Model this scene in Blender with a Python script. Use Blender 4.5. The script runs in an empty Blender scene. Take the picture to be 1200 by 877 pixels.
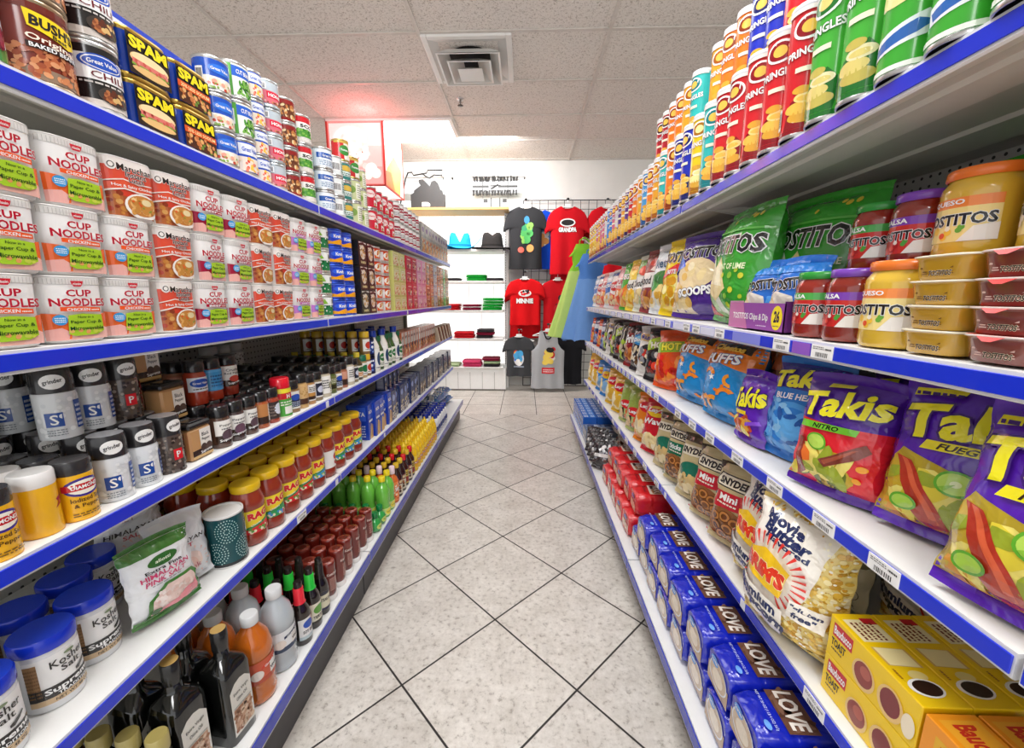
import bpy, math, random
from mathutils import Vector, Matrix, Euler
from mathutils.geometry import tessellate_polygon
PI = math.pi
R = random.Random(7)
scene = bpy.context.scene
COL = scene.collection
EYE = 1.17                      # camera height above the floor, metres

# ------------------------------------------------------------------ colour and materials
def lin(h):
    if isinstance(h, tuple): return h
    h = h.lstrip('#')
    out = []
    for i in (0, 2, 4):
        c = int(h[i:i+2], 16) / 255
        out.append(c / 12.92 if c <= .04045 else ((c + .055) / 1.055) ** 2.4)
    return tuple(out)

MATS = {}
def nodes_of(name):
    m = bpy.data.materials.new(name); m.use_nodes = True
    nt = m.node_tree; nt.nodes.clear()
    out = nt.nodes.new('ShaderNodeOutputMaterial')
    return m, nt, out
def N(nt, t, **kw):
    n = nt.nodes.new(t)
    for k, v in kw.items():
        if k.startswith('i_'):
            key = k[2:]
            n.inputs[int(key) if key.isdigit() else key.replace('_', ' ')].default_value = v
        else: setattr(n, k, v)
    return n
def printed(name, rough, metallic=0., bump=0., bscale=60., var=.06, vscale=30., coat=0., trans=0., alpha=None, spec=.5):
    """colour comes from the mesh's own Col attribute; noise gives wear, roughness change and relief"""
    m, nt, out = nodes_of(name); L = nt.links.new
    p = N(nt, 'ShaderNodeBsdfPrincipled')
    a = N(nt, 'ShaderNodeAttribute', attribute_name='Col')
    tc = N(nt, 'ShaderNodeTexCoord')
    ns = N(nt, 'ShaderNodeTexNoise', i_Scale=vscale, i_Detail=3.)
    L(tc.outputs['Object'], ns.inputs['Vector'])
    mr = N(nt, 'ShaderNodeMapRange', i_3=1 - var, i_4=1 + var * .5)
    L(ns.outputs['Fac'], mr.inputs['Value'])
    mx = N(nt, 'ShaderNodeMix', data_type='RGBA', blend_type='MULTIPLY')
    mx.inputs[0].default_value = 1.
    L(a.outputs['Color'], mx.inputs[6]); L(mr.outputs['Result'], mx.inputs[7])
    L(mx.outputs[2], p.inputs['Base Color'])
    r2 = N(nt, 'ShaderNodeMapRange', i_3=max(.03, rough - .06), i_4=rough + .08)
    L(ns.outputs['Fac'], r2.inputs['Value']); L(r2.outputs['Result'], p.inputs['Roughness'])
    p.inputs['Metallic'].default_value = metallic
    p.inputs['Coat Weight'].default_value = coat
    p.inputs['Specular IOR Level'].default_value = spec
    p.inputs['Transmission Weight'].default_value = trans
    if bump:
        nb = N(nt, 'ShaderNodeTexNoise', i_Scale=bscale, i_Detail=2., i_Distortion=.6)
        L(tc.outputs['Object'], nb.inputs['Vector'])
        b = N(nt, 'ShaderNodeBump', i_Strength=bump, i_Distance=.01)
        L(nb.outputs['Fac'], b.inputs['Height']); L(b.outputs['Normal'], p.inputs['Normal'])
    if alpha is not None: p.inputs['Alpha'].default_value = alpha
    L(p.outputs[0], out.inputs[0])
    MATS[name] = m
    return m
printed('paper', .5)
printed('gloss', .22, coat=.2)
printed('film', .2, bump=.8, bscale=24., spec=.7, coat=.25)
printed('metal', .28, metallic=.85)
printed('matte', .75)
printed('cloth', .9, bump=.5, bscale=240., spec=.15)
printed('enamel', .4)
printed('wet', .1, coat=.5, spec=.6)
printed('liquid', .06, trans=.35, spec=.6, coat=.6)
printed('tint', .06, trans=.85, spec=.5)
printed('rubber', .6)
def glow(name, col, strength):
    m, nt, out = nodes_of(name)
    e = N(nt, 'ShaderNodeEmission', i_Color=(*lin(col), 1), i_Strength=strength)
    tc = N(nt, 'ShaderNodeTexCoord'); ns = N(nt, 'ShaderNodeTexNoise', i_Scale=3.)
    mr = N(nt, 'ShaderNodeMapRange', i_3=strength * .95, i_4=strength * 1.05)
    nt.links.new(tc.outputs['Object'], ns.inputs['Vector']); nt.links.new(ns.outputs['Fac'], mr.inputs['Value'])
    nt.links.new(mr.outputs['Result'], e.inputs['Strength']); nt.links.new(e.outputs[0], out.inputs[0])
    MATS[name] = m
    return m
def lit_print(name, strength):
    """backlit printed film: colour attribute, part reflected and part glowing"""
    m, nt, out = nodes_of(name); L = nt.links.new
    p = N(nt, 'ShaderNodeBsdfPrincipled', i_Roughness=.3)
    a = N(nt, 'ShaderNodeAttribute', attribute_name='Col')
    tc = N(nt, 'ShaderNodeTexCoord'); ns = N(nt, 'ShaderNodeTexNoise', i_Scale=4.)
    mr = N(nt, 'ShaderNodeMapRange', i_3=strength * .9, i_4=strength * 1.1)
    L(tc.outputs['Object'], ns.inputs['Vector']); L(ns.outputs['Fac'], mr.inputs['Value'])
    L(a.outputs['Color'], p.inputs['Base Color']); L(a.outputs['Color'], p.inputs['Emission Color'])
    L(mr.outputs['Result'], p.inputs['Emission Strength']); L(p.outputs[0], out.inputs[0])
    MATS[name] = m
lit_print('backlit', .42)
def clear_mat():
    m, nt, out = nodes_of('clear'); L = nt.links.new
    a = N(nt, 'ShaderNodeAttribute', attribute_name='Col')
    t = N(nt, 'ShaderNodeBsdfTransparent'); g = N(nt, 'ShaderNodeBsdfGlossy', i_Roughness=.08)
    lw = N(nt, 'ShaderNodeLayerWeight', i_Blend=.35)
    mr = N(nt, 'ShaderNodeMapRange', i_3=.12, i_4=.75)
    tc = N(nt, 'ShaderNodeTexCoord'); ns = N(nt, 'ShaderNodeTexNoise', i_Scale=30.)
    L(tc.outputs['Object'], ns.inputs['Vector'])
    b = N(nt, 'ShaderNodeBump', i_Strength=.15, i_Distance=.01); L(ns.outputs['Fac'], b.inputs['Height']); L(b.outputs['Normal'], g.inputs['Normal'])
    L(lw.outputs['Facing'], mr.inputs['Value'])
    mx = N(nt, 'ShaderNodeMixShader')
    L(a.outputs['Color'], t.inputs['Color']); L(mr.outputs['Result'], mx.inputs[0])
    L(t.outputs[0], mx.inputs[1]); L(g.outputs[0], mx.inputs[2]); L(mx.outputs[0], out.inputs[0])
    MATS['clear'] = m
clear_mat()

# ------------------------------------------------------------------ mesh builder
class MB:
    def __init__(s): s.v = []; s.f = []; s.c = []; s.m = []; s.s = []
    def add(s, pts, col, mat, smooth=False):
        n = len(s.v); s.v.extend(tuple(p) for p in pts)
        s.f.append(tuple(range(n, n + len(pts)))); s.c.append(lin(col)); s.m.append(mat); s.s.append(smooth)
    def idx(s, ids, col, mat, smooth=True):
        s.f.append(tuple(ids)); s.c.append(lin(col)); s.m.append(mat); s.s.append(smooth)
    def grid(s, P, col, mat, smooth=True, close=False, flip=False):
        n0 = len(s.v); nr = len(P); nc = len(P[0])
        for r in P: s.v.extend(tuple(p) for p in r)
        for i in range(nr - 1):
            for j in range(nc if close else nc - 1):
                k = (j + 1) % nc
                q = (n0 + i*nc + j, n0 + i*nc + k, n0 + (i+1)*nc + k, n0 + (i+1)*nc + j)
                if flip: q = q[::-1]
                s.idx(q, col(i, j) if callable(col) else col, mat, smooth)
    def box(s, x0, y0, z0, x1, y1, z1, col, mat='paper', b=0.):
        if x0 > x1: x0, x1 = x1, x0
        if y0 > y1: y0, y1 = y1, y0
        if z0 > z1: z0, z1 = z1, z0
        cols = col if isinstance(col, dict) else {}
        cd = cols.get('d') if cols else col
        g = lambda k: cols.get(k, cd)
        b = min(b, (x1-x0)*.45, (y1-y0)*.45, (z1-z0)*.45)
        X = (x0, x0+b, x1-b, x1); Y = (y0, y0+b, y1-b, y1); Z = (z0, z0+b, z1-b, z1)
        s.add([(X[1],Y[0],Z[1]),(X[2],Y[0],Z[1]),(X[2],Y[0],Z[2]),(X[1],Y[0],Z[2])], g('f'), mat)
        s.add([(X[2],Y[3],Z[1]),(X[1],Y[3],Z[1]),(X[1],Y[3],Z[2]),(X[2],Y[3],Z[2])], g('b'), mat)
        s.add([(X[0],Y[2],Z[1]),(X[0],Y[1],Z[1]),(X[0],Y[1],Z[2]),(X[0],Y[2],Z[2])], g('l'), mat)
        s.add([(X[3],Y[1],Z[1]),(X[3],Y[2],Z[1]),(X[3],Y[2],Z[2]),(X[3],Y[1],Z[2])], g('r'), mat)
        s.add([(X[1],Y[1],Z[3]),(X[2],Y[1],Z[3]),(X[2],Y[2],Z[3]),(X[1],Y[2],Z[3])], g('t'), mat)
        s.add([(X[1],Y[2],Z[0]),(X[2],Y[2],Z[0]),(X[2],Y[1],Z[0]),(X[1],Y[1],Z[0])], g('u'), mat)
        if b <= 0: return
        for (yy, yi, zz, zi, fl) in ((0,1,0,1,0),(0,1,3,2,1),(3,2,0,1,1),(3,2,3,2,0)):
            q = [(X[1],Y[yy],Z[zi]),(X[1],Y[yi],Z[zz]),(X[2],Y[yi],Z[zz]),(X[2],Y[yy],Z[zi])]
            s.add(q[::-1] if fl else q, cd, mat, True)
        for (xx, xi, zz, zi, fl) in ((0,1,0,1,1),(0,1,3,2,0),(3,2,0,1,0),(3,2,3,2,1)):
            q = [(X[xx],Y[1],Z[zi]),(X[xi],Y[1],Z[zz]),(X[xi],Y[2],Z[zz]),(X[xx],Y[2],Z[zi])]
            s.add(q[::-1] if fl else q, cd, mat, True)
        for (xx, xi, yy, yi, fl) in ((0,1,0,1,0),(0,1,3,2,1),(3,2,0,1,1),(3,2,3,2,0)):
            q = [(X[xx],Y[yi],Z[1]),(X[xi],Y[yy],Z[1]),(X[xi],Y[yy],Z[2]),(X[xx],Y[yi],Z[2])]
            s.add(q[::-1] if fl else q, cd, mat, True)
        for xx, xi in ((0,1),(3,2)):
            for yy, yi in ((0,1),(3,2)):
                for zz, zi in ((0,1),(3,2)):
                    s.add([(X[xx],Y[yi],Z[zi]),(X[xi],Y[yy],Z[zi]),(X[xi],Y[yi],Z[zz])], cd, mat, True)
    def lathe(s, prof, col, mat, n=28, cx=0., cy=0., sx=1., sy=1., power=2.):
        """prof: (r, z) from bottom to top; col may be a function of the ring index"""
        P = []
        for r, z in prof:
            row = []
            for k in range(n):
                a = 2*PI*k/n; ca, sa = math.cos(a), math.sin(a)
                if power != 2.:
                    q = (abs(ca)**power + abs(sa)**power) ** (-1/power); ca *= q; sa *= q
                row.append((cx + r*sx*ca, cy + r*sy*sa, z))
            P.append(row)
        s.grid(P, col if not callable(col) else (lambda i, j: col(i)), mat, True, True)
    def disc(s, r, z, col, mat, n=28, cx=0., cy=0., down=False, sx=1., sy=1.):
        pts = [(cx + r*sx*math.cos(2*PI*k/n), cy + r*sy*math.sin(2*PI*k/n), z) for k in range(n)]
        s.add(pts[::-1] if down else pts, col, mat)
    def tube(s, path, r, col, mat, n=8, caps=True):
        P = []
        path = [Vector(p) for p in path]
        for i, p in enumerate(path):
            d = (path[min(i+1, len(path)-1)] - path[max(i-1, 0)]).normalized()
            u = d.cross(Vector((0,0,1)))
            if u.length < 1e-3: u = d.cross(Vector((0,1,0)))
            u.normalize(); w = d.cross(u)
            rr = r[i] if isinstance(r, (list, tuple)) else r
            P.append([p + (u*math.cos(2*PI*k/n) + w*math.sin(2*PI*k/n))*rr for k in range(n)])
        s.grid(P, col, mat, True, True)
        if caps:
            s.add(P[0], col, mat); s.add(P[-1][::-1], col, mat)
    def extrude_y(s, prof, y0, y1, col, mat, caps=True):
        """prof: closed (x, z) outline swept along y; col may be a list per edge"""
        n = len(prof)
        for i in range(n):
            (xa, za), (xb, zb) = prof[i], prof[(i+1) % n]
            s.add([(xa,y0,za),(xb,y0,zb),(xb,y1,zb),(xa,y1,za)], col[i] if isinstance(col, list) else col, mat)
        if caps:
            cc = col[0] if isinstance(col, list) else col
            for t in tessellate_polygon([[Vector((x, z, 0)) for x, z in prof]]):
                s.add([(prof[i][0], y0, prof[i][1]) for i in t], cc, mat)
                s.add([(prof[i][0], y1, prof[i][1]) for i in t][::-1], cc, mat)
    def build(s, name):
        me = bpy.data.meshes.new(name)
        me.from_pydata(s.v, [], s.f)
        order = []
        for k in s.m:
            if k not in order: order.append(k)
        for k in order: me.materials.append(MATS[k])
        ix = {k: i for i, k in enumerate(order)}
        me.polygons.foreach_set('material_index', [ix[k] for k in s.m])
        me.polygons.foreach_set('use_smooth', s.s)
        at = me.color_attributes.new('Col', 'FLOAT_COLOR', 'CORNER')
        buf = []
        for f, c in zip(s.f, s.c): buf.extend((c[0], c[1], c[2], 1.) * len(f))
        at.data.foreach_set('color', buf)
        me.update()
        return me

# ------------------------------------------------------------------ flat print laid on curved surfaces
def clip_half(poly, ax, val, keep_less):
    out = []
    for i in range(len(poly)):
        a, b = poly[i], poly[(i+1) % len(poly)]
        ia = (a[ax] <= val) == keep_less or a[ax] == val
        ib = (b[ax] <= val) == keep_less or b[ax] == val
        if ia: out.append(a)
        if ia != ib:
            t = (val - a[ax]) / (b[ax] - a[ax])
            out.append(tuple(a[k] + (b[k]-a[k])*t for k in (0, 1)))
    return out
def strips(polys, ax, step, org):
    if not step: return polys
    res = []
    for p in polys:
        lo = min(q[ax] for q in p); hi = max(q[ax] for q in p)
        k0 = math.floor((lo-org)/step + 1e-6); k1 = math.ceil((hi-org)/step - 1e-6)
        if k1 - k0 <= 1: res.append(p); continue
        for k in range(k0, k1):
            q = clip_half(clip_half(p, ax, org + k*step, False), ax, org + (k+1)*step, True) if len(p) > 2 else []
            if len(q) > 2: res.append(q)
    return res
class Surf:
    """maps print coordinates (0..1 across w, 0..1 up h) onto a 3-D surface; f(u, v, lift) in metres, u centred"""
    def __init__(s, f, w, h, v0=0., su=None, sv=None, lift=.0003, dl=.00012):
        s.f, s.w, s.h, s.v0, s.su, s.sv, s.lift, s.dl = f, w, h, v0, su, sv, lift, dl
        s.layer = 0
    def paint(s, mb, polys, col, mat, clip=True):
        L = s.lift + s.dl * s.layer; s.layer += 1
        q = [[((u-.5)*s.w, s.v0 + v*s.h) for u, v in p] for p in polys]
        if clip:
            for ax, lo, hi in ((0, -s.w/2, s.w/2), (1, s.v0, s.v0+s.h)):
                q = [clip_half(clip_half(p, ax, lo, False), ax, hi, True) if (min(t[ax] for t in p) < lo or max(t[ax] for t in p) > hi) else p for p in q]
                q = [p for p in q if len(p) > 2]
        q = strips(strips(q, 0, s.su, -s.w/2 if s.su else 0), 1, s.sv, s.v0)
        for p in q: mb.add([s.f(u, v, L) for u, v in p], col, mat)
TXT = {}
def text_tris(t, bold=0., off=0.):
    """triangles of a text, in a frame where the plain text's own box is 0..1"""
    key = (t, bold, off)
    if key in TXT: return TXT[key]
    def raw(o):
        cu = bpy.data.curves.new('txt', 'FONT'); cu.body = t; cu.resolution_u = 2; cu.offset = o; cu.space_line = .8
        cu.align_x = 'CENTER'
        ob = bpy.data.objects.new('txt', cu); COL.objects.link(ob)
        me = ob.to_mesh()
        vs = [(v.co.x, v.co.y) for v in me.vertices]
        me.calc_loop_triangles()
        tr = [tuple(p.vertices) for p in me.loop_triangles]
        ob.to_mesh_clear(); bpy.data.objects.remove(ob); bpy.data.curves.remove(cu)
        return vs, tr
    vs, _ = raw(0.)
    x0 = min(v[0] for v in vs); x1 = max(v[0] for v in vs); y0 = min(v[1] for v in vs); y1 = max(v[1] for v in vs)
    vs, tr = raw(bold + off)
    W = (x1-x0) or 1; Hh = (y1-y0) or 1
    P = [((x-x0)/W, (y-y0)/Hh) for x, y in vs]
    res = []
    for tri in tr:
        p = [P[i] for i in tri]
        ar = (p[1][0]-p[0][0])*(p[2][1]-p[0][1]) - (p[2][0]-p[0][0])*(p[1][1]-p[0][1])
        if abs(ar) > 1e-7: res.append(p if ar > 0 else p[::-1])
    TXT[key] = res
    return res
def ell(cu, cv, ru, rv, n=20, a0=0.):
    return [(cu + ru*math.cos(2*PI*k/n + a0), cv + rv*math.sin(2*PI*k/n + a0)) for k in range(n)]
def art(mb, S, items, mat='gloss'):
    for it in items:
        k = it[0]
        if k == 'r': S.paint(mb, [[(it[1],it[2]),(it[3],it[2]),(it[3],it[4]),(it[1],it[4])]], it[5], mat)
        elif k == 'e': S.paint(mb, [ell(*it[1:5])], it[5], mat)
        elif k == 'p':
            pts = it[1]
            tr = [[pts[i] for i in t] for t in tessellate_polygon([[Vector((a, b, 0)) for a, b in pts]])]
            tr = [t if (t[1][0]-t[0][0])*(t[2][1]-t[0][1]) - (t[2][0]-t[0][0])*(t[1][1]-t[0][1]) > 0 else t[::-1] for t in tr]
            S.paint(mb, tr, it[2], mat)
        elif k == 't':       # text, cu, cv, w, h, colour, outline colour, bold, rotation in degrees, shear
            _, t, cu, cv, w, h, col = it[:7]
            oc = it[7] if len(it) > 7 else None; bold = it[8] if len(it) > 8 else .02; off = .035
            if isinstance(bold, tuple): bold, off = bold
            rot = math.radians(it[9]) if len(it) > 9 else 0.; sh = it[10] if len(it) > 10 else 0.
            asp = S.w / S.h
            def tf(tris):
                res = []
                for tri in tris:
                    q = []
                    for a, b in tri:
                        x = ((a-.5)*w) * asp + sh*(b-.5)*h; y = (b-.5)*h
                        x, y = x*math.cos(rot) - y*math.sin(rot), x*math.sin(rot) + y*math.cos(rot)
                        q.append((cu + x/asp, cv + y))
                    res.append(q)
                return res
            if oc: S.paint(mb, tf(text_tris(t, bold, off)), oc, mat)
            S.paint(mb, tf(text_tris(t, bold)), col, mat)
        elif k == 'n':       # scattered blobs: u0 v0 u1 v1 count size colours [stretch]
            _, u0, v0, u1, v1, cnt, sz, cols = it[:8]
            st = it[8] if len(it) > 8 else 1.; asp = S.w / S.h
            rr = random.Random(int(cnt*1000 + sz*1e5))
            by = {}
            for _i in range(cnt):
                c = rr.choice(cols); r_ = sz*rr.uniform(.7, 1.25)
                q = ell(0, 0, r_*st, r_, 9); a = rr.uniform(0, PI); cu = rr.uniform(u0, u1); cv = rr.uniform(v0, v1)
                by.setdefault(c, []).append([(cu + (x*math.cos(a)-y*math.sin(a))/asp, cv + x*math.sin(a)+y*math.cos(a)) for x, y in q])
            for c, ps in by.items(): S.paint(mb, ps, c, mat)
        elif k == 'bar':     # bar code
            _, u0, v0, u1, v1 = it[:5]
            S.paint(mb, [[(u0,v0),(u1,v0),(u1,v1),(u0,v1)]], '#f4f4f2', mat)
            rr = random.Random(3); ps = []; x = u0 + (u1-u0)*.08
            while x < u1 - (u1-u0)*.1:
                w = (u1-u0)*rr.choice((.02, .035, .05)); ps.append([(x, v0+(v1-v0)*.15), (x+w, v0+(v1-v0)*.15), (x+w, v1-(v1-v0)*.12), (x, v1-(v1-v0)*.12)]); x += w + (u1-u0)*rr.choice((.025, .04))
            S.paint(mb, ps, '#222222', mat)
        elif k == 'ln':      # lines of small print
            _, u0, v0, u1, v1, n_, col = it[:7]
            ps = []; dv = (v1-v0)/n_; rr = random.Random(n_)
            for i in range(n_):
                x = u0
                while x < u1:
                    w = (u1-u0)*rr.uniform(.06, .2); ps.append([(x, v0+i*dv), (min(u1, x+w), v0+i*dv), (min(u1, x+w), v0+(i+.5)*dv), (x, v0+(i+.5)*dv)]); x += w + (u1-u0)*.04
            S.paint(mb, ps, col, mat)
def cyl_surf(r, w, h, v0, n=28, lift=.0003, r1=None, cx=0, cy=0):
    """print on the front (-y side) of a round wall; r1 gives the radius at the top of a taper"""
    def f(u, v, L):
        rr = r if r1 is None else r + (r1-r)*(v-v0)/h
        a = u / r
        return (cx + (rr+L)*math.sin(a), cy - (rr+L)*math.cos(a), v)
    return Surf(f, w, h, v0, su=2*PI*r/n/1.0, sv=None, lift=lift + r*.004)
def flat_surf(o, ux, uz, nrm, w, h, lift=.0003):
    o, ux, uz, nrm = Vector(o), Vector(ux), Vector(uz), Vector(nrm)
    return Surf(lambda u, v, L: tuple(o + ux*u + uz*v + nrm*L), w, h, 0., None, None, lift)
def front(x0, x1, y, z0, z1):  return flat_surf(((x0+x1)/2, y, z0), (1,0,0), (0,0,1), (0,-1,0), x1-x0, z1-z0)
def topf(x0, x1, y0, y1, z):   return flat_surf(((x0+x1)/2, y0, z), (1,0,0), (0,1,0), (0,0,1), x1-x0, y1-y0)
def rside(x, y0, y1, z0, z1):  return flat_surf((x, (y0+y1)/2, z0), (0,1,0), (0,0,1), (1,0,0), y1-y0, z1-z0)
def lside(x, y0, y1, z0, z1):  return flat_surf((x, (y0+y1)/2, z0), (0,-1,0), (0,0,1), (-1,0,0), y1-y0, z1-z0)

# ------------------------------------------------------------------ objects
def link(name, mesh, parent=None, loc=None):
    o = bpy.data.objects.new(name, mesh); COL.objects.link(o)
    if parent is not None: o.parent = parent
    if loc is not None: o.location = loc
    return o
USED = {}
def tag(o, label, cat, group=None):
    o['label'] = label; o['category'] = cat
    if group: o['group'] = group
    USED.setdefault(label, []).append(o.name)
    return o
def struct(name, mesh, loc=None):
    o = link(name, mesh, None, loc); o['kind'] = 'structure'
    return o
class Spec:
    """a kind of thing: its name, everyday category and parts [(part name, mesh, [(sub-part name, mesh)])]"""
    def __init__(s, name, cat, parts): s.name, s.cat, s.parts = name, cat, parts
SKIP = set()
for q in '44 51-52 60-63 75-77 140 142 144 146 148 150 152 154 156 160 162 164 166 168 170 172 174 176 180 182 184 186 188 190 192 194 196 201-204 294-295 301 304-307 312 319 324 327-328 331-332 335-336 340 345-346 352 364 379 381-382 403-406 437-441 448 450 452 581-592 636-637 644-645 652-653 660-661 668-669 673 675 812-813 817 866 868 870 872 874 876 878 880 882 884 886 888 890 892 894 896 904 906 908 910 912 914 916 918 920 922 924 926 971 983 985 987 989 991 995 997 999 1001 1003 1005 1007 1009 1013 1015 1017 1021 1023 1025 1030 1033 1035 1037 1039 1041-1043 1074 1086 1091 1094 1100-1101 1103-1104 1109-1110 1112-1113 1118-1119 1121-1122 1127-1128 1130-1131 1136-1137 1139-1140 1145-1146 1148-1149 1154-1155 1157-1158'.split(): a, b = (q.split('-') + [q])[:2]; SKIP.update(range(int(a), int(b) + 1))
COUNT = [0]
def put(spec, loc, rz, label, group=None, tilt=0., sc=1., roll=0.):
    COUNT[0] += 1
    if COUNT[0] in SKIP: return None          # stands wholly behind its neighbours
    if len(spec.parts) == 1 and not spec.parts[0][2:]:
        o = link(spec.name, spec.parts[0][1])
    else:
        o = link(spec.name, None); o.empty_display_size = .02
        for p in spec.parts:
            c = link(p[0], p[1], o)
            for g in (p[2] if len(p) > 2 else []): link(g[0], g[1], c)
    o.location = loc; o.rotation_euler = (tilt, roll, rz)
    if sc != 1.: o.scale = (sc, sc, sc)
    return tag(o, label, spec.cat, group)
ORD = 'zeroth first second third fourth fifth sixth seventh eighth ninth tenth eleventh twelfth thirteenth fourteenth fifteenth sixteenth seventeenth eighteenth nineteenth twentieth'.split()
ORD += ['twenty-' + w for w in ORD[1:10]] + ['thirtieth'] + ['thirty-' + w for w in ORD[1:10]] + ['fortieth']
LEFT, RIGHT = PI/2, -PI/2
# ================================================================== the room
YB = 5.45                        # back wall
CZ = EYE + 1.67                  # ceiling
def floor_mat():
    m, nt, out = nodes_of('floor_tile'); L = nt.links.new
    p = N(nt, 'ShaderNodeBsdfPrincipled', i_Roughness=.32)
    tc = N(nt, 'ShaderNodeTexCoord'); sp = N(nt, 'ShaderNodeSeparateXYZ'); L(tc.outputs['Object'], sp.inputs[0])
    def M(op, a, b=None, c=None):
        n = N(nt, 'ShaderNodeMath', operation=op)
        for i, q in enumerate((a, b, c)):
            if q is None: continue
            if isinstance(q, (int, float)): n.inputs[i].default_value = q
            else: L(q, n.inputs[i])
        return n.outputs[0]
    x, y = sp.outputs['X'], sp.outputs['Y']
    r2 = math.sqrt(.5)
    def line(c, size, org, w):       # 1 in the joint
        t = M('DIVIDE', M('SUBTRACT', c, org), size)
        d = M('ABSOLUTE', M('SUBTRACT', M('SUBTRACT', t, M('FLOOR', t)), .5))
        return M('GREATER_THAN', d, .5 - w/size/2), M('FLOOR', t)
    px, py = -.103, 1.312            # a node of the diagonal joints
    a = M('MULTIPLY', M('ADD', x, y), r2); b = M('MULTIPLY', M('SUBTRACT', y, x), r2)
    T = .3785
    l1, i1 = line(a, T, (px+py)*r2, .006); l2, i2 = line(b, T, (py-px)*r2, .006)
    s1, j1 = line(x, .376, -.625, .006); s2, j2 = line(y, .384, 4.0, .006)
    far = M('GREATER_THAN', y, 4.0)
    dg = M('MAXIMUM', l1, l2); st = M('MAXIMUM', s1, s2)
    mx = N(nt, 'ShaderNodeMix', data_type='FLOAT'); L(far, mx.inputs[0]); L(dg, mx.inputs[2]); L(st, mx.inputs[3])
    grout = mx.outputs[0]
    tid = M('ADD', M('MULTIPLY', M('ADD', i1, M('MULTIPLY', far, M('ADD', j1, 40))), 12.9), M('MULTIPLY', M('ADD', i2, M('MULTIPLY', far, j2)), 7.3))
    wn = N(nt, 'ShaderNodeTexWhiteNoise', noise_dimensions='1D'); L(tid, wn.inputs['W'])
    n1 = N(nt, 'ShaderNodeTexNoise', i_Scale=9., i_Detail=6., i_Roughness=.65); L(tc.outputs['Object'], n1.inputs['Vector'])
    n2 = N(nt, 'ShaderNodeTexNoise', i_Scale=55., i_Detail=4., i_Roughness=.7); L(tc.outputs['Object'], n2.inputs['Vector'])
    cr = N(nt, 'ShaderNodeValToRGB'); e = cr.color_ramp
    e.elements[0].position = .34; e.elements[0].color = (*lin('#b9b2a8'), 1)
    e.elements[1].position = .66; e.elements[1].color = (*lin('#e2ddd5'), 1)
    sm = M('ADD', M('MULTIPLY', n1.outputs['Fac'], .5), M('MULTIPLY', n2.outputs['Fac'], .5))
    L(sm, cr.inputs[0])
    sp2 = N(nt, 'ShaderNodeValToRGB'); e = sp2.color_ramp
    e.elements[0].position = .33; e.elements[0].color = (.5, .48, .46, 1); e.elements[1].position = .44; e.elements[1].color = (1, 1, 1, 1)
    L(n2.outputs['Fac'], sp2.inputs[0])
    m1 = N(nt, 'ShaderNodeMix', data_type='RGBA', blend_type='MULTIPLY'); m1.inputs[0].default_value = .7
    L(cr.outputs[0], m1.inputs[6]); L(sp2.outputs[0], m1.inputs[7])
    tv = N(nt, 'ShaderNodeMapRange', i_3=.93, i_4=1.05); L(wn.outputs['Value'], tv.inputs['Value'])
    m2 = N(nt, 'ShaderNodeMix', data_type='RGBA', blend_type='MULTIPLY'); m2.inputs[0].default_value = 1.
    L(m1.outputs[2], m2.inputs[6]); L(tv.outputs['Result'], m2.inputs[7])
    m3 = N(nt, 'ShaderNodeMix', data_type='RGBA'); L(grout, m3.inputs[0]); L(m2.outputs[2], m3.inputs[6]); m3.inputs[7].default_value = (*lin('#2b2724'), 1)
    L(m3.outputs[2], p.inputs['Base Color'])
    bp = N(nt, 'ShaderNodeBump', i_Strength=.25, i_Distance=.004); L(M('SUBTRACT', 1., grout), bp.inputs['Height']); L(bp.outputs['Normal'], p.inputs['Normal'])
    L(M('ADD', M('MULTIPLY', grout, .5), .3), p.inputs['Roughness'])
    L(p.outputs[0], out.inputs[0]); MATS['floor_tile'] = m
def ceil_mat():
    m, nt, out = nodes_of('ceiling_tile'); L = nt.links.new
    p = N(nt, 'ShaderNodeBsdfPrincipled', i_Roughness=.9)
    tc = N(nt, 'ShaderNodeTexCoord')
    n1 = N(nt, 'ShaderNodeTexNoise', i_Scale=75., i_Detail=3., i_Roughness=.6, i_Distortion=1.2); L(tc.outputs['Object'], n1.inputs['Vector'])
    n2 = N(nt, 'ShaderNodeTexNoise', i_Scale=1.5); L(tc.outputs['Object'], n2.inputs['Vector'])
    cr = N(nt, 'ShaderNodeValToRGB'); e = cr.color_ramp
    e.elements[0].position = .36; e.elements[0].color = (*lin('#b3a99e'), 1)
    e.elements[1].position = .47; e.elements[1].color = (*lin('#e6dfd8'), 1)
    L(n1.outputs['Fac'], cr.inputs[0])
    mr = N(nt, 'ShaderNodeMapRange', i_3=.93, i_4=1.05); L(n2.outputs['Fac'], mr.inputs['Value'])
    mx = N(nt, 'ShaderNodeMix', data_type='RGBA', blend_type='MULTIPLY'); mx.inputs[0].default_value = 1.
    L(cr.outputs[0], mx.inputs[6]); L(mr.outputs['Result'], mx.inputs[7]); L(mx.outputs[2], p.inputs['Base Color'])
    b = N(nt, 'ShaderNodeBump', i_Strength=.5, i_Distance=.004); L(n1.outputs['Fac'], b.inputs['Height']); L(b.outputs['Normal'], p.inputs['Normal'])
    L(p.outputs[0], out.inputs[0]); MATS['ceiling_tile'] = m
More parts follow.
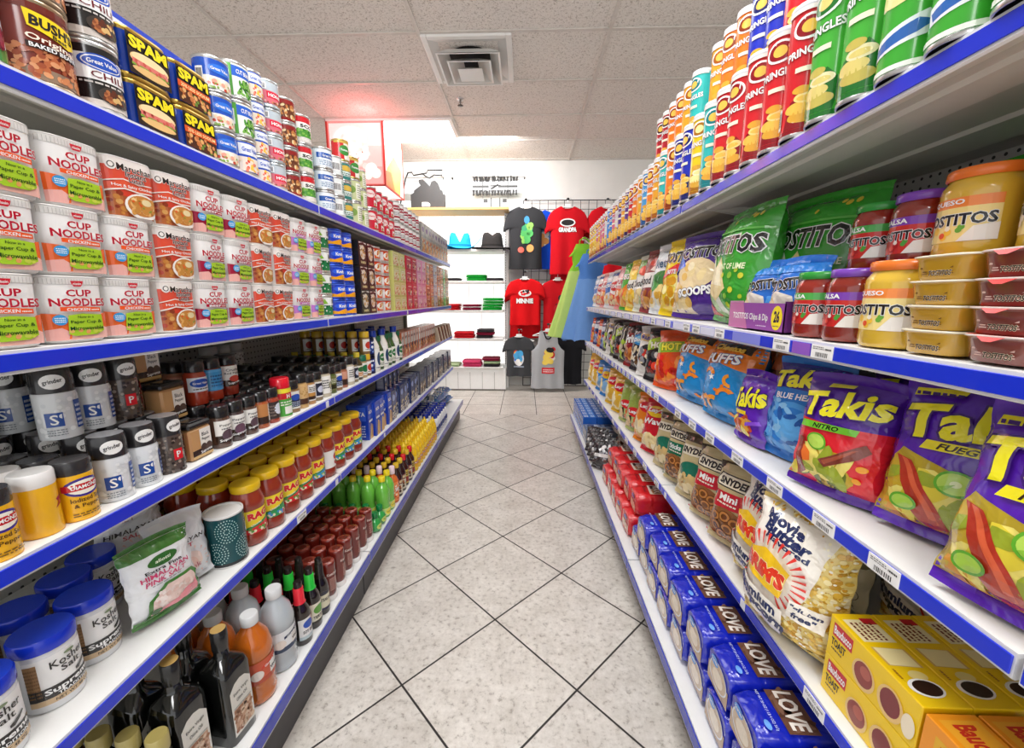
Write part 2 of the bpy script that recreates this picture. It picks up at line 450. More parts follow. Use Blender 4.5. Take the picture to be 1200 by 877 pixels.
def plain_mat(name, c0, c1, scale, rough, bump=.1):
    m, nt, out = nodes_of(name); L = nt.links.new
    p = N(nt, 'ShaderNodeBsdfPrincipled', i_Roughness=rough); tc = N(nt, 'ShaderNodeTexCoord')
    n1 = N(nt, 'ShaderNodeTexNoise', i_Scale=scale, i_Detail=4.); L(tc.outputs['Object'], n1.inputs['Vector'])
    cr = N(nt, 'ShaderNodeValToRGB'); cr.color_ramp.elements[0].position = .3; cr.color_ramp.elements[1].position = .7
    cr.color_ramp.elements[0].color = (*lin(c0), 1); cr.color_ramp.elements[1].color = (*lin(c1), 1)
    L(n1.outputs['Fac'], cr.inputs[0]); L(cr.outputs[0], p.inputs['Base Color'])
    b = N(nt, 'ShaderNodeBump', i_Strength=bump, i_Distance=.002); L(n1.outputs['Fac'], b.inputs['Height']); L(b.outputs['Normal'], p.inputs['Normal'])
    L(p.outputs[0], out.inputs[0]); MATS[name] = m
def peg_mat():
    m, nt, out = nodes_of('pegboard'); L = nt.links.new
    p = N(nt, 'ShaderNodeBsdfPrincipled', i_Roughness=.5); tc = N(nt, 'ShaderNodeTexCoord')
    mp = N(nt, 'ShaderNodeVectorMath', operation='MULTIPLY'); mp.inputs[1].default_value = (0, 45., 45.); L(tc.outputs['Object'], mp.inputs[0])
    fr = N(nt, 'ShaderNodeVectorMath', operation='FRACTION'); L(mp.outputs[0], fr.inputs[0])
    sb = N(nt, 'ShaderNodeVectorMath', operation='SUBTRACT'); sb.inputs[1].default_value = (0, .5, .5); L(fr.outputs[0], sb.inputs[0])
    ln = N(nt, 'ShaderNodeVectorMath', operation='LENGTH'); L(sb.outputs[0], ln.inputs[0])
    lt = N(nt, 'ShaderNodeMath', operation='LESS_THAN'); lt.inputs[1].default_value = .16; L(ln.outputs['Value'], lt.inputs[0])
    mx = N(nt, 'ShaderNodeMix', data_type='RGBA'); L(lt.outputs[0], mx.inputs[0]); mx.inputs[6].default_value = (*lin('#b4b4af'), 1); mx.inputs[7].default_value = (*lin('#2a2a2a'), 1)
    L(mx.outputs[2], p.inputs['Base Color']); L(p.outputs[0], out.inputs[0]); MATS['pegboard'] = m
floor_mat(); ceil_mat(); peg_mat()
plain_mat('wall_paint', '#d9d7d2', '#e4e2dd', 3., .7)
plain_mat('grid_paint', '#c9c2ba', '#d8d1c9', 20., .5)

mb = MB(); mb.add([(-7,-3,0),(7,-3,0),(7,YB,0),(-7,YB,0)], '#ffffff', 'floor_tile'); struct('floor', mb.build('floor'))
mb = MB(); mb.add([(-7,-3,CZ),(-7,YB,CZ),(7,YB,CZ),(7,-3,CZ)], '#ffffff', 'ceiling_tile'); struct('ceiling', mb.build('ceiling'))
mb = MB()                        # back wall with two high openings behind the display unit
WX = [-7, -1.86, -1.02, -.93, 0.0, 7]; WZ = [0, 2.2, 2.66, CZ]
for i in range(5):
    for j in range(3):
        if i in (1, 3) and j == 1: continue
        mb.add([(WX[i],YB,WZ[j]),(WX[i+1],YB,WZ[j]),(WX[i+1],YB,WZ[j+1]),(WX[i],YB,WZ[j+1])], '#ffffff', 'wall_paint')
for i in (1, 3):
    a, b, z0, z1 = WX[i], WX[i+1], WZ[1], WZ[2]
    for q in ([(a,YB,z0),(b,YB,z0),(b,YB+.1,z0),(a,YB+.1,z0)], [(a,YB,z1),(a,YB+.1,z1),(b,YB+.1,z1),(b,YB,z1)], [(a,YB,z0),(a,YB+.1,z0),(a,YB+.1,z1),(a,YB,z1)], [(b,YB,z0),(b,YB,z1),(b,YB+.1,z1),(b,YB+.1,z0)]):
        mb.add(q, '#ffffff', 'wall_paint')
struct('wall_back', mb.build('wall_back'))
# bright transom windows
glow('daylight', '#ffffff', 1.25)
for n, i in ((1, 1), (2, 3)):
    a, b, z0, z1 = WX[i], WX[i+1], WZ[1], WZ[2]
    w = link('window_%d' % n, None, None, ((a+b)/2, YB+.06, z0)); w['kind'] = 'structure'
    hw = (b-a)/2; hh = z1-z0
    mb = MB()
    for q in ((-hw,0,-hw+.025,hh),(hw-.025,0,hw,hh),(-hw,0,hw,.03),(-hw,hh-.03,hw,hh)): mb.box(q[0],-.02,q[1],q[2],.02,q[3],'#f2f2f0','enamel',.003)
    link('window_frame', mb.build('window_frame'), w)
    mb = MB(); mb.add([(-hw,.03,0),(hw,.03,0),(hw,.03,hh),(-hw,.03,hh)], '#ffffff', 'daylight'); link('window_pane', mb.build('window_pane'), w)
    mb = MB(); mb.box(-hw+.025,-.005,hh*.42,hw-.03,.0,hh*.6,'#a9aca6','paper'); link('window_blind', mb.build('window_blind'), w)
# T-bar grid of the ceiling
mb = MB()
GX = [-.69 + 1.22*k for k in range(-5, 7)]; GY = [2.945 + .6125*k for k in range(-9, 5)]
for x in GX: mb.box(x-.012, -3, CZ-.008, x+.012, YB, CZ-.0005, '#ffffff', 'grid_paint')
struct('trim_1', mb.build('trim_1'))
mb = MB()
for y in GY: mb.box(-7, y-.012, CZ-.0075, 7, y+.012, CZ-.0005, '#ffffff', 'grid_paint')
struct('trim_2', mb.build('trim_2'))

# ------------------------------------------------------------------ ceiling fittings
glow('tube_light', '#fdfbff', 6.)
def troffer(x0, y0, x1, y1, label):
    t = link('ceiling_light', None, None, ((x0+x1)/2, (y0+y1)/2, CZ-.02)); tag(t, label, 'light', 'ceiling lights')
    hx, hy = (x1-x0)/2-.012, (y1-y0)/2-.012
    mb = MB()
    for q in ((-hx,-hy,-hx+.03,hy),(hx-.03,-hy,hx,hy),(-hx+.03,-hy,hx-.03,-hy+.03),(-hx+.03,hy-.03,hx-.03,hy)): mb.box(q[0],q[1],-.004,q[2],q[3],.0125,'#f4f4f2','enamel')
    link('frame', mb.build('light_frame'), t)
    mb = MB(); mb.add([(-hx+.03,-hy+.03,0),(-hx+.03,hy-.03,0),(hx-.03,hy-.03,0),(hx-.03,-hy+.03,0)], '#ffffff', 'tube_light'); link('diffuser', mb.build('diffuser'), t)
troffer(-1.91, 4.17, -.69, 4.7825, 'glowing white ceiling light panel behind the hanging popcorn sign')
troffer(-.69, .495, .53, 1.1075, 'white ceiling light panel above the near end of the aisle')
troffer(-.69, -1.955, .53, -1.3425, 'white ceiling light panel behind the near end of the aisle')

v = link('air_vent', None, None, (-.39, 3.251, CZ-.001)); tag(v, 'white square air vent with nested louvres set in the ceiling', 'vent')
def frustum(mb, a0, z0, a1, z1, col, mat):
    for k in range(4):
        s = [(-1,-1),(1,-1),(1,1),(-1,1)]; p, q = s[k], s[(k+1) % 4]
        mb.add([(p[0]*a0,p[1]*a0,z0),(q[0]*a0,q[1]*a0,z0),(q[0]*a1,q[1]*a1,z1),(p[0]*a1,p[1]*a1,z1)], col, mat)
mb = MB()
for q in ((-.295,-.295,-.255,.295),(.255,-.295,.295,.295),(-.255,-.295,.255,-.255),(-.255,.255,.255,.295)): mb.box(q[0],q[1],-.02,q[2],q[3],-.001,'#eceae6','enamel',.004)
frustum(mb, .255, -.018, .2, .0, '#d8d6d2', 'enamel')
link('frame', mb.build('vent_frame'), v)
mb = MB(); mb.disc(.16, -.004, '#161514', 'matte', down=True); link('duct_opening', mb.build('duct_opening'), v)
for a0, z0, a1, z1 in ((.215, -.07, .15, -.015), (.15, -.085, .06, -.03), (.085, -.1, .01, -.06)):
    mb = MB(); frustum(mb, a0, z0, a1, z1, '#e4e2de', 'enamel'); frustum(mb, a0, z0-.004, a0-.012, z0-.004, '#efede9', 'enamel'); frustum(mb, a0-.012, z0-.004, a1-.01, z1-.004, '#cfccc6', 'enamel')
    if a0 < .1: mb.add([(-a0,-a0,z0-.005),(-a0,a0,z0-.005),(a0,a0,z0-.005),(a0,-a0,z0-.005)], '#e6e3de', 'enamel')
    link('louvre', mb.build('louvre'), v)
sp = link('fire_sprinkler', None, None, (-.561, 3.84, CZ)); tag(sp, 'small chrome fire sprinkler head in the ceiling tile', 'sprinkler')
mb = MB(); mb.lathe([(.032,-.002),(.03,-.008),(.012,-.011)], '#d8d8d8', 'metal', 18); link('escutcheon', mb.build('escutcheon'), sp)
mb = MB(); mb.lathe([(.009,-.01),(.009,-.03),(.005,-.032),(.005,-.05)], '#77706a', 'metal', 12); mb.lathe([(.004,-.05),(.024,-.053),(.024,-.056),(.002,-.057)], '#5a544f', 'metal', 14)
for a in (0, PI): mb.tube([(math.cos(a)*.008,0,-.028),(math.cos(a)*.014,0,-.04),(math.cos(a)*.004,0,-.052)], .002, '#6a635d', 'metal', 6)
link('nozzle', mb.build('nozzle'), sp)

# hanging popcorn sign: a four-sided lit box
s = link('hanging_sign', None, None, (-1.63, 4.2, CZ-.6)); tag(s, 'glowing red and white popcorn light box hanging from the ceiling', 'sign')
def sign_face(w):
    mb = MB(); S = flat_surf((0,0,0), (1,0,0), (0,0,1), (0,-1,0), w, .585)
    art(mb, S, [('r',0,0,1,1,'#ee8f8c'), ('r',.04,.04,.96,.96,'#f2b3ae'), ('r',.04,.3,.96,.96,'#f6cfca'), ('r',.04,.62,.96,.96,'#fae6e2'), ('e',.4,.72,.3,.2,'#ffffff'),
        ('n',.18,.3,.7,.75,60,.045,['#ffffff','#fff6f0','#f9e4dc']), ('e',.76,.25,.11,.11,'#ffffff'), ('e',.84,.2,.09,.08,'#fffaf6'), ('e',.7,.17,.07,.07,'#fff8f4'),
        ('n',.3,.35,.62,.55,14,.012,['#d98a80','#e7b3a8'])], 'backlit')
    return mb
for k, (cx_, cy_, rz, nm) in enumerate(((0,-.0,0,'front'),(.27,.3,PI/2,'side'))):
    mb = sign_face(.54) if k == 0 else MB()
    if k:
        S = flat_surf((0,0,0), (1,0,0), (0,0,1), (0,-1,0), .6, .585)
        art(mb, S, [('r',0,0,1,1,'#fff3ea'), ('p',[(0,0),(.8,0),(.95,.5),(.5,.62),(.1,.3)],'#f08a4e'), ('p',[(.0,.0),(.5,0),(.35,.3),(0,.25)],'#e5622f'), ('p',[(.55,.75),(.9,.68),(1,.95),(.7,.9)],'#f6bd86')], 'backlit')
    p = link('printed_panel', mb.build('sign_panel'), s, (cx_, cy_, 0)); p.rotation_euler.z = rz
mb = MB()
for x in (-.27, .27):
    for y in (0, .6): mb.box(x-.008, y-.008, 0, x+.008, y+.008, .59, '#c2392f', 'enamel')
for z in (0, .58):
    for y in (0, .6): mb.box(-.27, y-.008, z, .27, y+.008, z+.012, '#c2392f', 'enamel')
    for x in (-.27, .27): mb.box(x-.008, 0, z, x+.008, .6, z+.012, '#c2392f', 'enamel')
link('frame', mb.build('sign_frame'), s)
mb = MB(); mb.box(-.265,.59,.01,.265,.595,.58,'#f3d5d0','backlit'); mb.box(-.268,.01,.01,-.264,.59,.58,'#f3d5d0','backlit'); link('printed_panel', mb.build('sign_back'), s)
for x in (-.26, .26):
    mb = MB(); mb.box(x-.012,-.012,.585,x+.012,.012,.6,'#2a2626','rubber'); link('clip', mb.build('clip'), s)

# ================================================================== shelving
BLUE = '#1230cf'
def shelf_profile(s, xf, xb):
    X = lambda d: s*(xf + d)
    D = xb - xf
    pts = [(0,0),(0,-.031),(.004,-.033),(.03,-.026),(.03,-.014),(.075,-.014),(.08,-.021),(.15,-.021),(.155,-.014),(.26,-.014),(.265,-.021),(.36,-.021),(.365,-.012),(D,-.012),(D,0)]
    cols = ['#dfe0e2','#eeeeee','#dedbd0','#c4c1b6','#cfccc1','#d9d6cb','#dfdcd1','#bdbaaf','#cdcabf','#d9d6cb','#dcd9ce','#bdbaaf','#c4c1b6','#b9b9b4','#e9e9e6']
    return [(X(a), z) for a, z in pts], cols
def tag_mesh(w=.052):
    mb = MB(); mb.box(-w/2, -.0012, 0, w/2, 0, .024, '#f6f6f4', 'paper')
    art(mb, front(-w/2, w/2, -.0012, 0, .024), [('ln',.08,.66,.6,.92,2,'#777777'), ('bar',.18,.06,.86,.5), ('r',.64,.62,.92,.9,'#3a3a3a') if False else ('ln',.66,.66,.94,.9,1,'#222222')], 'paper')
    return mb.build('price_tag')
TAG = tag_mesh(); 
def insert_mesh(col, w):
    mb = MB(); mb.box(-w/2, -.0008, .001, w/2, 0, .023, col, 'paper'); return mb.build('strip_insert')
def gondola(s, xf, xb, xbase, xkick, joints, levels, zbase, side, tags, kick):
    for k in range(len(joints) - 1):
        y0, y1 = joints[k] + .003, joints[k+1] - .003
        near = ['nearest', 'middle', 'far'][k] if len(joints) == 4 else ['', 'first', 'second', 'third'][k]
        g = link('gondola_shelving', None, None, (0, 0, 0)); g.empty_display_size = .1
        where = ['section nearest the entrance', 'section at the near end', 'section in the middle', 'section at the far end'][k + (1 if len(joints) == 4 else 0)]
        tag(g, 'grey blue-edged metal shelving %s of the aisle, %s' % (side, where), 'shelving', 'shelving on the %s' % side)
        a, b = s*xb, s*(xb + .025)
        mb = MB(); mb.box(min(a,b), y0, .1, max(a,b), y1, levels[0] + (.32 if s < 0 else .3), '#a3a39e', 'pegboard'); link('back_panel', mb.build('back_panel'), g)
        for yy in (y0, y1 - .03) if k == len(joints) - 2 else (y0,):
            mb = MB(); mb.box(s*(xb-.001), yy, 0, s*(xb-.03), yy+.03, levels[0]+.3, '#77766f', 'enamel', .002); link('upright', mb.build('upright'), g)
        mb = MB(); ww = .002
        mb.box(s*xkick, y0, .0, s*(xkick+.012), y1, zbase-.03, kick, 'enamel', .002); link('kick_plate', mb.build('kick_plate'), g)
        prof = [(s*xbase,zbase),(s*xbase,zbase-.05),(s*(xbase+.006),zbase-.053),(s*(xbase+.012),zbase-.03),(s*xb,zbase-.03),(s*xb,zbase)]
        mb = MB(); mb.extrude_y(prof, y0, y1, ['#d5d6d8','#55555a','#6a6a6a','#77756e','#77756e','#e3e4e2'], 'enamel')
        bd = link('base_deck', mb.build('base_deck'), g)
        mb = MB(); mb.box(s*xbase, y0+.002, zbase-.043, s*(xbase-.0025), y1-.002, zbase-.006, '#2238b8', 'gloss', .0008); link('price_strip', mb.build('price_strip'), bd)
        for yy in (y0+.002, y1-.012):
            mb = MB(); mb.box(s*(xbase+.05), yy, .0, s*xb, yy+.01, zbase-.03, '#3a3a3c', 'enamel'); link('leg', mb.build('leg'), g)
        for li, z in enumerate(levels):
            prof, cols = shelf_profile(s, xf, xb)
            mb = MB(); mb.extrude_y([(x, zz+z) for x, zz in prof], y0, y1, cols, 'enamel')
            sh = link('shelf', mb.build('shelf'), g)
            mb = MB(); mb.box(s*(xf-.0025), y0+.002, z-.0275, s*(xf+.0), y1-.002, z-.0045, BLUE if not (s > 0 and k == len(joints)-2 and li in (1, 2)) else '#8f95d8', 'gloss', .0008)
            link('price_strip', mb.build('price_strip'), sh)
            for yy in (y0+.004, y1-.008):
                mb = MB()
                P = [(s*(xf+.05), z-.014), (s*xb, z-.014), (s*xb, z-.085), (s*(xb-.12), z-.06)]
                for (dy, fl) in ((0, 0), (.004, 1)):
                    q = [(x, yy+dy, zz) for x, zz in P]; mb.add(q if not fl else q[::-1], '#cfccc2', 'enamel')
                for i in range(4):
                    p, q = P[i], P[(i+1) % 4]; mb.add([(p[0],yy,p[1]),(q[0],yy,q[1]),(q[0],yy+.004,q[1]),(p[0],yy+.004,p[1])], '#cfccc2', 'enamel')
                link('bracket', mb.build('bracket'), sh)
            for ty, kind in tags.get(li, []):
                if not (y0 + .03 < ty < y1 - .03): continue
                t = link('price_tag' if kind == 't' else 'strip_insert', TAG if kind == 't' else INS[kind], sh, (s*(xf-.003), ty, z-.028))
                t.rotation_euler = (0, 0, RIGHT if s > 0 else LEFT)
INS = {'p': insert_mesh('#8d55c2', .05), 'l': insert_mesh('#7f86dd', .12), 'w': insert_mesh('#d9dcef', .09), 'j': insert_mesh('#e8eaf0', .02)}
LZ = [1.475, 1.10, .82, .52]; LBASE = .195
RZ = [1.476, 1.093, .802, .476]; RBASE = .16
ltags = {2: [(1.36,'j')], 3: [(1.14,'t'),(1.38,'j'),(1.9,'j')], 1: [(1.395,'j'),(2.4,'j')], 0: [(1.395,'j')]}
rt1 = [(.775,'p'),(.72,'t'),(.835,'t'),(.97,'l')] + [(1.1+.075*i,'w' if i % 3 == 1 else 't') for i in range(5)] + [(1.5+.085*i,'w' if i % 2 else 't') for i in range(23)]
rt2 = [(.54,'t'),(.66,'t'),(.80,'t'),(.95,'t'),(1.10,'t'),(1.22,'t'),(1.34,'t')] + [(1.48+.09*i,'t') for i in range(22)]
rt3 = [(.62,'t'),(.86,'j'),(1.4,'j')] + [(1.5+.16*i,'t') for i in range(12)]
gondola(-1, .69, 1.14, .60, .633, [.20, 1.42, 2.64, 3.86], LZ, LBASE, 'left', ltags, '#37363a')
gondola(1, .52, .97, .41, .45, [-.66, .38, 1.45, 2.48, 3.5], RZ, RBASE, 'right', {0: [], 1: rt1, 2: rt2, 3: rt3}, '#5b5b5c')
# ================================================================== kinds of goods
RED, WHITE, BLACK = '#d3141f', '#f4f4f2', '#161616'
def can(kind, cat, r, h, base, items, span=2.6, band=True, mat='gloss', rim='#c9c9c6', lid='#bdbdb9', lidmat='metal'):
    """tin can: metal body with rims and recessed ends; paper label as its own part"""
    mb = MB()
    mb.lathe([(r*.93,0),(r,.001),(r,.005),(r*.975,.007),(r*.975,h-.007),(r,h-.005),(r,h-.001),(r*.93,h)], rim, 'metal', 26)
    mb.disc(r*.935, .002, '#9b9b98', 'metal', 26, down=True); mb.disc(r*.935, h-.003, lid, lidmat, 26)
    body = mb.build('can_body')
    mb = MB(); mb.lathe([(r*.985,.008),(r*.985,h-.008)], base, mat, 26)
    art(mb, cyl_surf(r*.985, r*span, h-.016, .008, 26), items, mat)
    return Spec(kind, cat, [('can_body', body), ('paper_label', mb.build('paper_label'))])
def jar(kind, cat, prof, fill, lidprof, lidcol, base, items, v0, v1, span=2.4, lidtop=None, fmat='wet', n=26, sx=1., sy=1., power=2., lidmat='gloss', rl=None, lidart=None):
    """screw-top jar: filled body, lid, label"""
    mb = MB(); mb.lathe(prof, fill, fmat, n, sx=sx, sy=sy, power=power); mb.disc(prof[0][0], prof[0][1], fill if not callable(fill) else fill(0), fmat, n, down=True, sx=sx, sy=sy)
    body = mb.build('jar_body')
    mb = MB(); mb.lathe(lidprof, lidcol, lidmat, n); mb.disc(lidprof[-1][0], lidprof[-1][1], lidtop or lidcol, lidmat, n)
    if lidart: art(mb, topf(-lidprof[-1][0], lidprof[-1][0], -lidprof[-1][0], lidprof[-1][0], lidprof[-1][1]), lidart)
    lid = mb.build('lid')
    parts = [('body', body), ('lid', lid)]
    if items is not None:
        r = rl or max(p[0] for p in prof) + .0004
        mb = MB()
        if base:
            P = [[((r)*math.sin(a), -(r)*math.cos(a), v) for a in [(-.5+i/16)*span for i in range(17)]] for v in (v0, v1)]
            mb.grid(P, base, 'paper')
        art(mb, cyl_surf(r, r*span, v1-v0, v0, 26), items, 'gloss')
        parts.append(('paper_label', mb.build('paper_label')))
    return Spec(kind, cat, parts)
def carton(kind, cat, w, d, h, col, f=(), t=(), l=(), r=(), b=.0012, mat='gloss'):
    mb = MB(); mb.box(-w/2, 0, 0, w/2, d, h, col, mat, b)
    if f: art(mb, front(-w/2+b, w/2-b, 0, b, h-b), f, mat)
    if t: art(mb, topf(-w/2+b, w/2-b, b, d-b, h), t, mat)
    if l: art(mb, lside(-w/2, b, d-b, b, h-b), l, mat)
    if r: art(mb, rside(w/2, b, d-b, b, h-b), r, mat)
    return Spec(kind, cat, [(kind, mb.build(kind))])
def pillow(kind, cat, w, h, t, col, items, seed=1, crimp=.018, back=None, nose=.0, nu=18, nv=22, pinch=.07, slump=.0, mat='film', seal=None, wr=.0035):
    """pillow pouch: bulging front and back, flat crimped seals at both ends"""
    rr = random.Random(seed)
    ph = [rr.uniform(0, 6.28) for _ in range(8)]
    def prof(u, v):
        a = min(1, abs(2*u/w)); b = min(1, max(0, (v-crimp)/(h-2*crimp)))
        bb = 2*b-1
        p = (1 - a**2.4)**.6 * (max(0, 1 - abs(bb)**3.2))**.62
        p *= 1 + slump*(.5-b)
        k = math.sin(u*95/w*.16 + 14*b + ph[0]) * math.sin(9*a + ph[1] + 5*b) + .7*math.sin(21*b + ph[2] + u*60) * (1-b*.3)
        return t/2*p + wr*k*(.25 + .75*(1-p))*min(1, 3*p + .08)
    def f(side):
        def g(u, v, L):
            b = v/h
            env = 1 - pinch*(1 - (2*b-1)**4)
            x = u*env + .0015*math.sin(b*31+ph[3])
            z = v - .012*(abs(2*u/w)**2)*(1 if b > .5 else -1)*abs(2*b-1)**3*pinch*8
            y = prof(u, v)
            crm = .0012*math.sin(v*2600) if v < crimp or v > h-crimp else 0
            return (x, (-(y + L) + crm) if side else (y + L + crm), z)
        return g
    mb = MB()
    vs = [0, crimp*.5, crimp] + [crimp + (h-2*crimp)*i/nv for i in range(1, nv)] + [h-crimp, h-crimp*.5, h]
    us = [-w/2 + w*i/nu for i in range(nu+1)]
    for s in (1, 0):
        P = [[f(s)(u, v, 0) for u in us] for v in vs]
        def cc(i, j, s=s):
            v = vs[i]
            if seal and (v < crimp or v >= h-crimp*1.01): return seal
            return col if s else (back or col)
        mb.grid(P, cc, mat, True, flip=not s)
    S = Surf(f(1), w, h-2*crimp, crimp, w/nu, (h-2*crimp)/nv, .0009, .0003)
    art(mb, S, items, mat)
    return Spec(kind, cat, [(kind, mb.build(kind))])
def bottle(kind, cat, prof, fill, capprof, capcol, base=None, items=None, v0=0, v1=0, span=2.4, fmat='wet', n=20, capmat='gloss', rl=None, lblname='paper_label', captop=None, parts_=True):
    mb = MB(); mb.lathe(prof, fill, fmat, n); mb.disc(prof[0][0], prof[0][1], fill if not callable(fill) else fill(0), fmat, n, down=True)
    body = mb.build('bottle_body')
    mb = MB(); mb.lathe(capprof, capcol, capmat, n); mb.disc(capprof[-1][0], capprof[-1][1], captop or (capcol if not callable(capcol) else capcol(9)), capmat, n)
    parts = [('body', body), ('cap', mb.build('cap'))]
    if items is not None:
        r = (rl or max(p[0] for p in prof)) + .0005; mb = MB()
        if base:
            P = [[(r*math.sin(a), -r*math.cos(a), v) for a in [(-.5+i/14)*span for i in range(15)]] for v in (v0, v1)]
            mb.grid(P, base, 'paper')
        art(mb, cyl_surf(r, r*span, v1-v0, v0, n), items, 'gloss')
        parts.append((lblname, mb.build('paper_label')))
    return Spec(kind, cat, parts)

# ---- instant noodle cups
def cup(items, base='#f3f2f0'):
    PW = 4.2; ra, rb = .0405, .0442
    mb = MB(); mb.lathe([(ra*.9,0),(ra*.98,.003),(ra,.006),(rb,.097),(rb,.1005)], base, 'paper', 44, power=PW)
    mb.lathe([(.002,.001),(ra*.9,0)], '#e4e2dd', 'paper', 44, power=PW)
    def sq(u, v, L):
        t = (v-.004)/.096; r = ra + (rb-ra)*t; a = u / (.0405*1.06); k = (abs(math.sin(a))**PW + abs(math.cos(a))**PW) ** (-1/PW)
        return ((r*k+L)*math.sin(a), -(r*k+L)*math.cos(a), v)
    art(mb, Surf(sq, .078, .094, .005, .004, None, .0006), items, 'gloss')
    body = mb.build('cup_body')
    mb = MB(); mb.lathe([(rb*1.005,.1),(rb*1.015,.1008),(rb*1.0,.102),(rb*.9,.1023),(.002,.1023)], '#e9e7e2', 'paper', 44, power=PW)
    return Spec('noodle_cup', 'noodle cup', [('cup', body), ('lid', mb.build('lid'))])
def cn(band, low, low2, flav):
    tick = [[(x/46+.005, .9), (x/46+.012, .9), (x/46+.012, .985), (x/46+.005, .985)] for x in range(46)]
    return [('r',0,.9,1,1,'#e3e1dd')] + [('p', q, '#bdbab6') for q in tick[::2]] + [
        ('r',0,.0,1,.36,low2), ('p',[(0,.18),(0,.44),(.2,.42),(.34,.3),(.3,.02),(.0,.0)],low), ('p',[(1,.14),(1,.44),(.84,.42),(.7,.3),(.74,.05),(1,.0)],low),
        ('p',[(.0,.0),(.26,.0),(.3,.13),(.2,.2),(0,.17)],'#f0b3aa'), ('p',[(.62,0),(1,0),(1,.14),(.82,.2),(.68,.12)],'#f2bdb2'),
        ('p',[(.41,.955),(.6,.955),(.585,.9),(.555,.865),(.45,.865),(.425,.9)],'#cc1f33'), ('t','nissin',.505,.91,.12,.035,WHITE,None,.015),
        ('t','CUP',.51,.76,.36,.105,'#b8122e','#fdf3f2',(.03,.03)), ('t','NOODLES',.51,.61,.78,.12,'#b8122e','#fdf3f2',(.03,.03)),
        ('p',[(.22,.47),(.8,.45),(.8,.52),(.5,.545),(.22,.535)],band), ('t',flav,.47,.495,.34,.045,WHITE,None,.02), ('ln',.66,.475,.78,.52,1,'#ffe6da'),
        ('e',.2,.33,.085,.085,'#3c9bd8'), ('ln',.14,.29,.26,.38,3,'#e6f4ff'),
        ('p',[(.27,.1),(.3,.4),(.5,.425),(.8,.4),(.82,.13),(.7,.07),(.35,.06)],'#a7cf2b'), ('n',.3,.1,.8,.16,9,.03,['#e9c26a','#c7d64a','#e6a15c']),
        ('t','Now in a',.55,.37,.24,.04,'#24471c',None,.012), ('t','Paper Cup &',.55,.285,.46,.065,'#1d4018',None,.015), ('t','Microwavable',.55,.185,.5,.06,'#1d4018',None,.015)]
CN_C = cup(cn('#ee5a26', '#ef6b2c', '#f3b9a8', 'CHICKEN'))
CN_B = cup(cn('#a51535', '#a3153a', '#eab8bb', 'BEEF'))
CN_S = cup(cn('#c561b4', '#c77fd0', '#e8c6ea', 'SHRIMP'))
noodle = ['#e8b368','#d99b4c','#f2cf90','#c98a3e']
MAR = cup([('r',0,0,1,1,'#d8432f'), ('r',0,0,1,.36,'#a9562f'), ('p',[(0,.0),(.3,.0),(.24,.4),(0,.44)],'#b8693a'), ('n',.0,.02,.26,.4,14,.04,['#c9853f','#8f3b22','#d7a05a','#b5402a']),
    ('r',0,.86,1,1,'#efe8e2'), ('r',0,.6,1,.86,'#e0503a'), ('p',[(0,.42),(.3,.5),(.6,.47),(1,.5),(1,.62),(.6,.58),(.3,.63),(0,.55)],'#e2573a'), ('p',[(0,.4),(.3,.48),(.6,.45),(1,.48),(1,.5),(.6,.475),(.3,.505),(0,.43)],'#f6e9df'),
    ('p',[(0,.57),(.3,.645),(.6,.595),(1,.635),(1,.655),(.6,.615),(.3,.665),(0,.59)],'#f6e9df'), ('t','Hot & Spicy Chicken',.5,.535,.78,.06,WHITE,None,.02,1),
    ('e',.14,.87,.075,.085,'#f1ece6'), ('e',.14,.87,.05,.055,'#3b3330'), ('e',.14,.87,.035,.04,'#f1ece6'), ('t','Maruchan',.55,.86,.66,.11,'#1c1a1a','#fff4ee',.02), ('t','Instant',.55,.755,.4,.085,'#1c1a1a','#fff4ee',.02), ('t','Lunch',.55,.665,.3,.08,'#1c1a1a','#fff4ee',.02),
    ('e',.62,.21,.36,.235,'#f7f1ea'), ('e',.62,.225,.31,.19,'#c8823f'), ('n',.4,.1,.84,.34,70,.035,noodle,1.6), ('e',.7,.3,.1,.06,'#e9d6a4'), ('n',.42,.12,.8,.3,8,.022,['#e4642c','#7f9b3a'])], '#efe9e4')

# ---- tins of the upper left shelf
def beanpic(c): return ('n',.25,.06,.95,.42,70,.035,c,1.3)
BEANS = can('bean_can', 'can', .047, .125, '#7a2b1e', [('r',0,0,1,.16,'#8d7460'), ('r',0,.9,1,1,'#6a2218'), ('n',.2,.04,.98,.4,90,.035,['#b5623a','#c97f52','#9a4a2c','#d69568'],1.4), ('e',.15,.86,.05,.05,WHITE), ('e',.15,.68,.05,.05,WHITE), ('e',.15,.5,.05,.05,WHITE), ('e',.15,.32,.05,.05,WHITE),
    ('ln',.1,.4,.2,.8,5,'#e9d9c8'), ('p',[(.42,.9),(.96,.82),(.98,.62),(.84,.56),(.44,.68)],'#f2d21f'), ('t',"BUSH'S",.7,.745,.46,.13,BLACK,None,.04,-6), ('t','Best',.74,.63,.16,.05,BLACK,None,.02,-6), ('t','Original',.66,.52,.5,.1,'#f6e6d3','#7a2b1e',.02,-5), ('r',.4,.4,.98,.48,'#2a1512'), ('t','BAKED BEANS',.68,.44,.5,.055,WHITE,None,.02)], rim='#bfa98c')
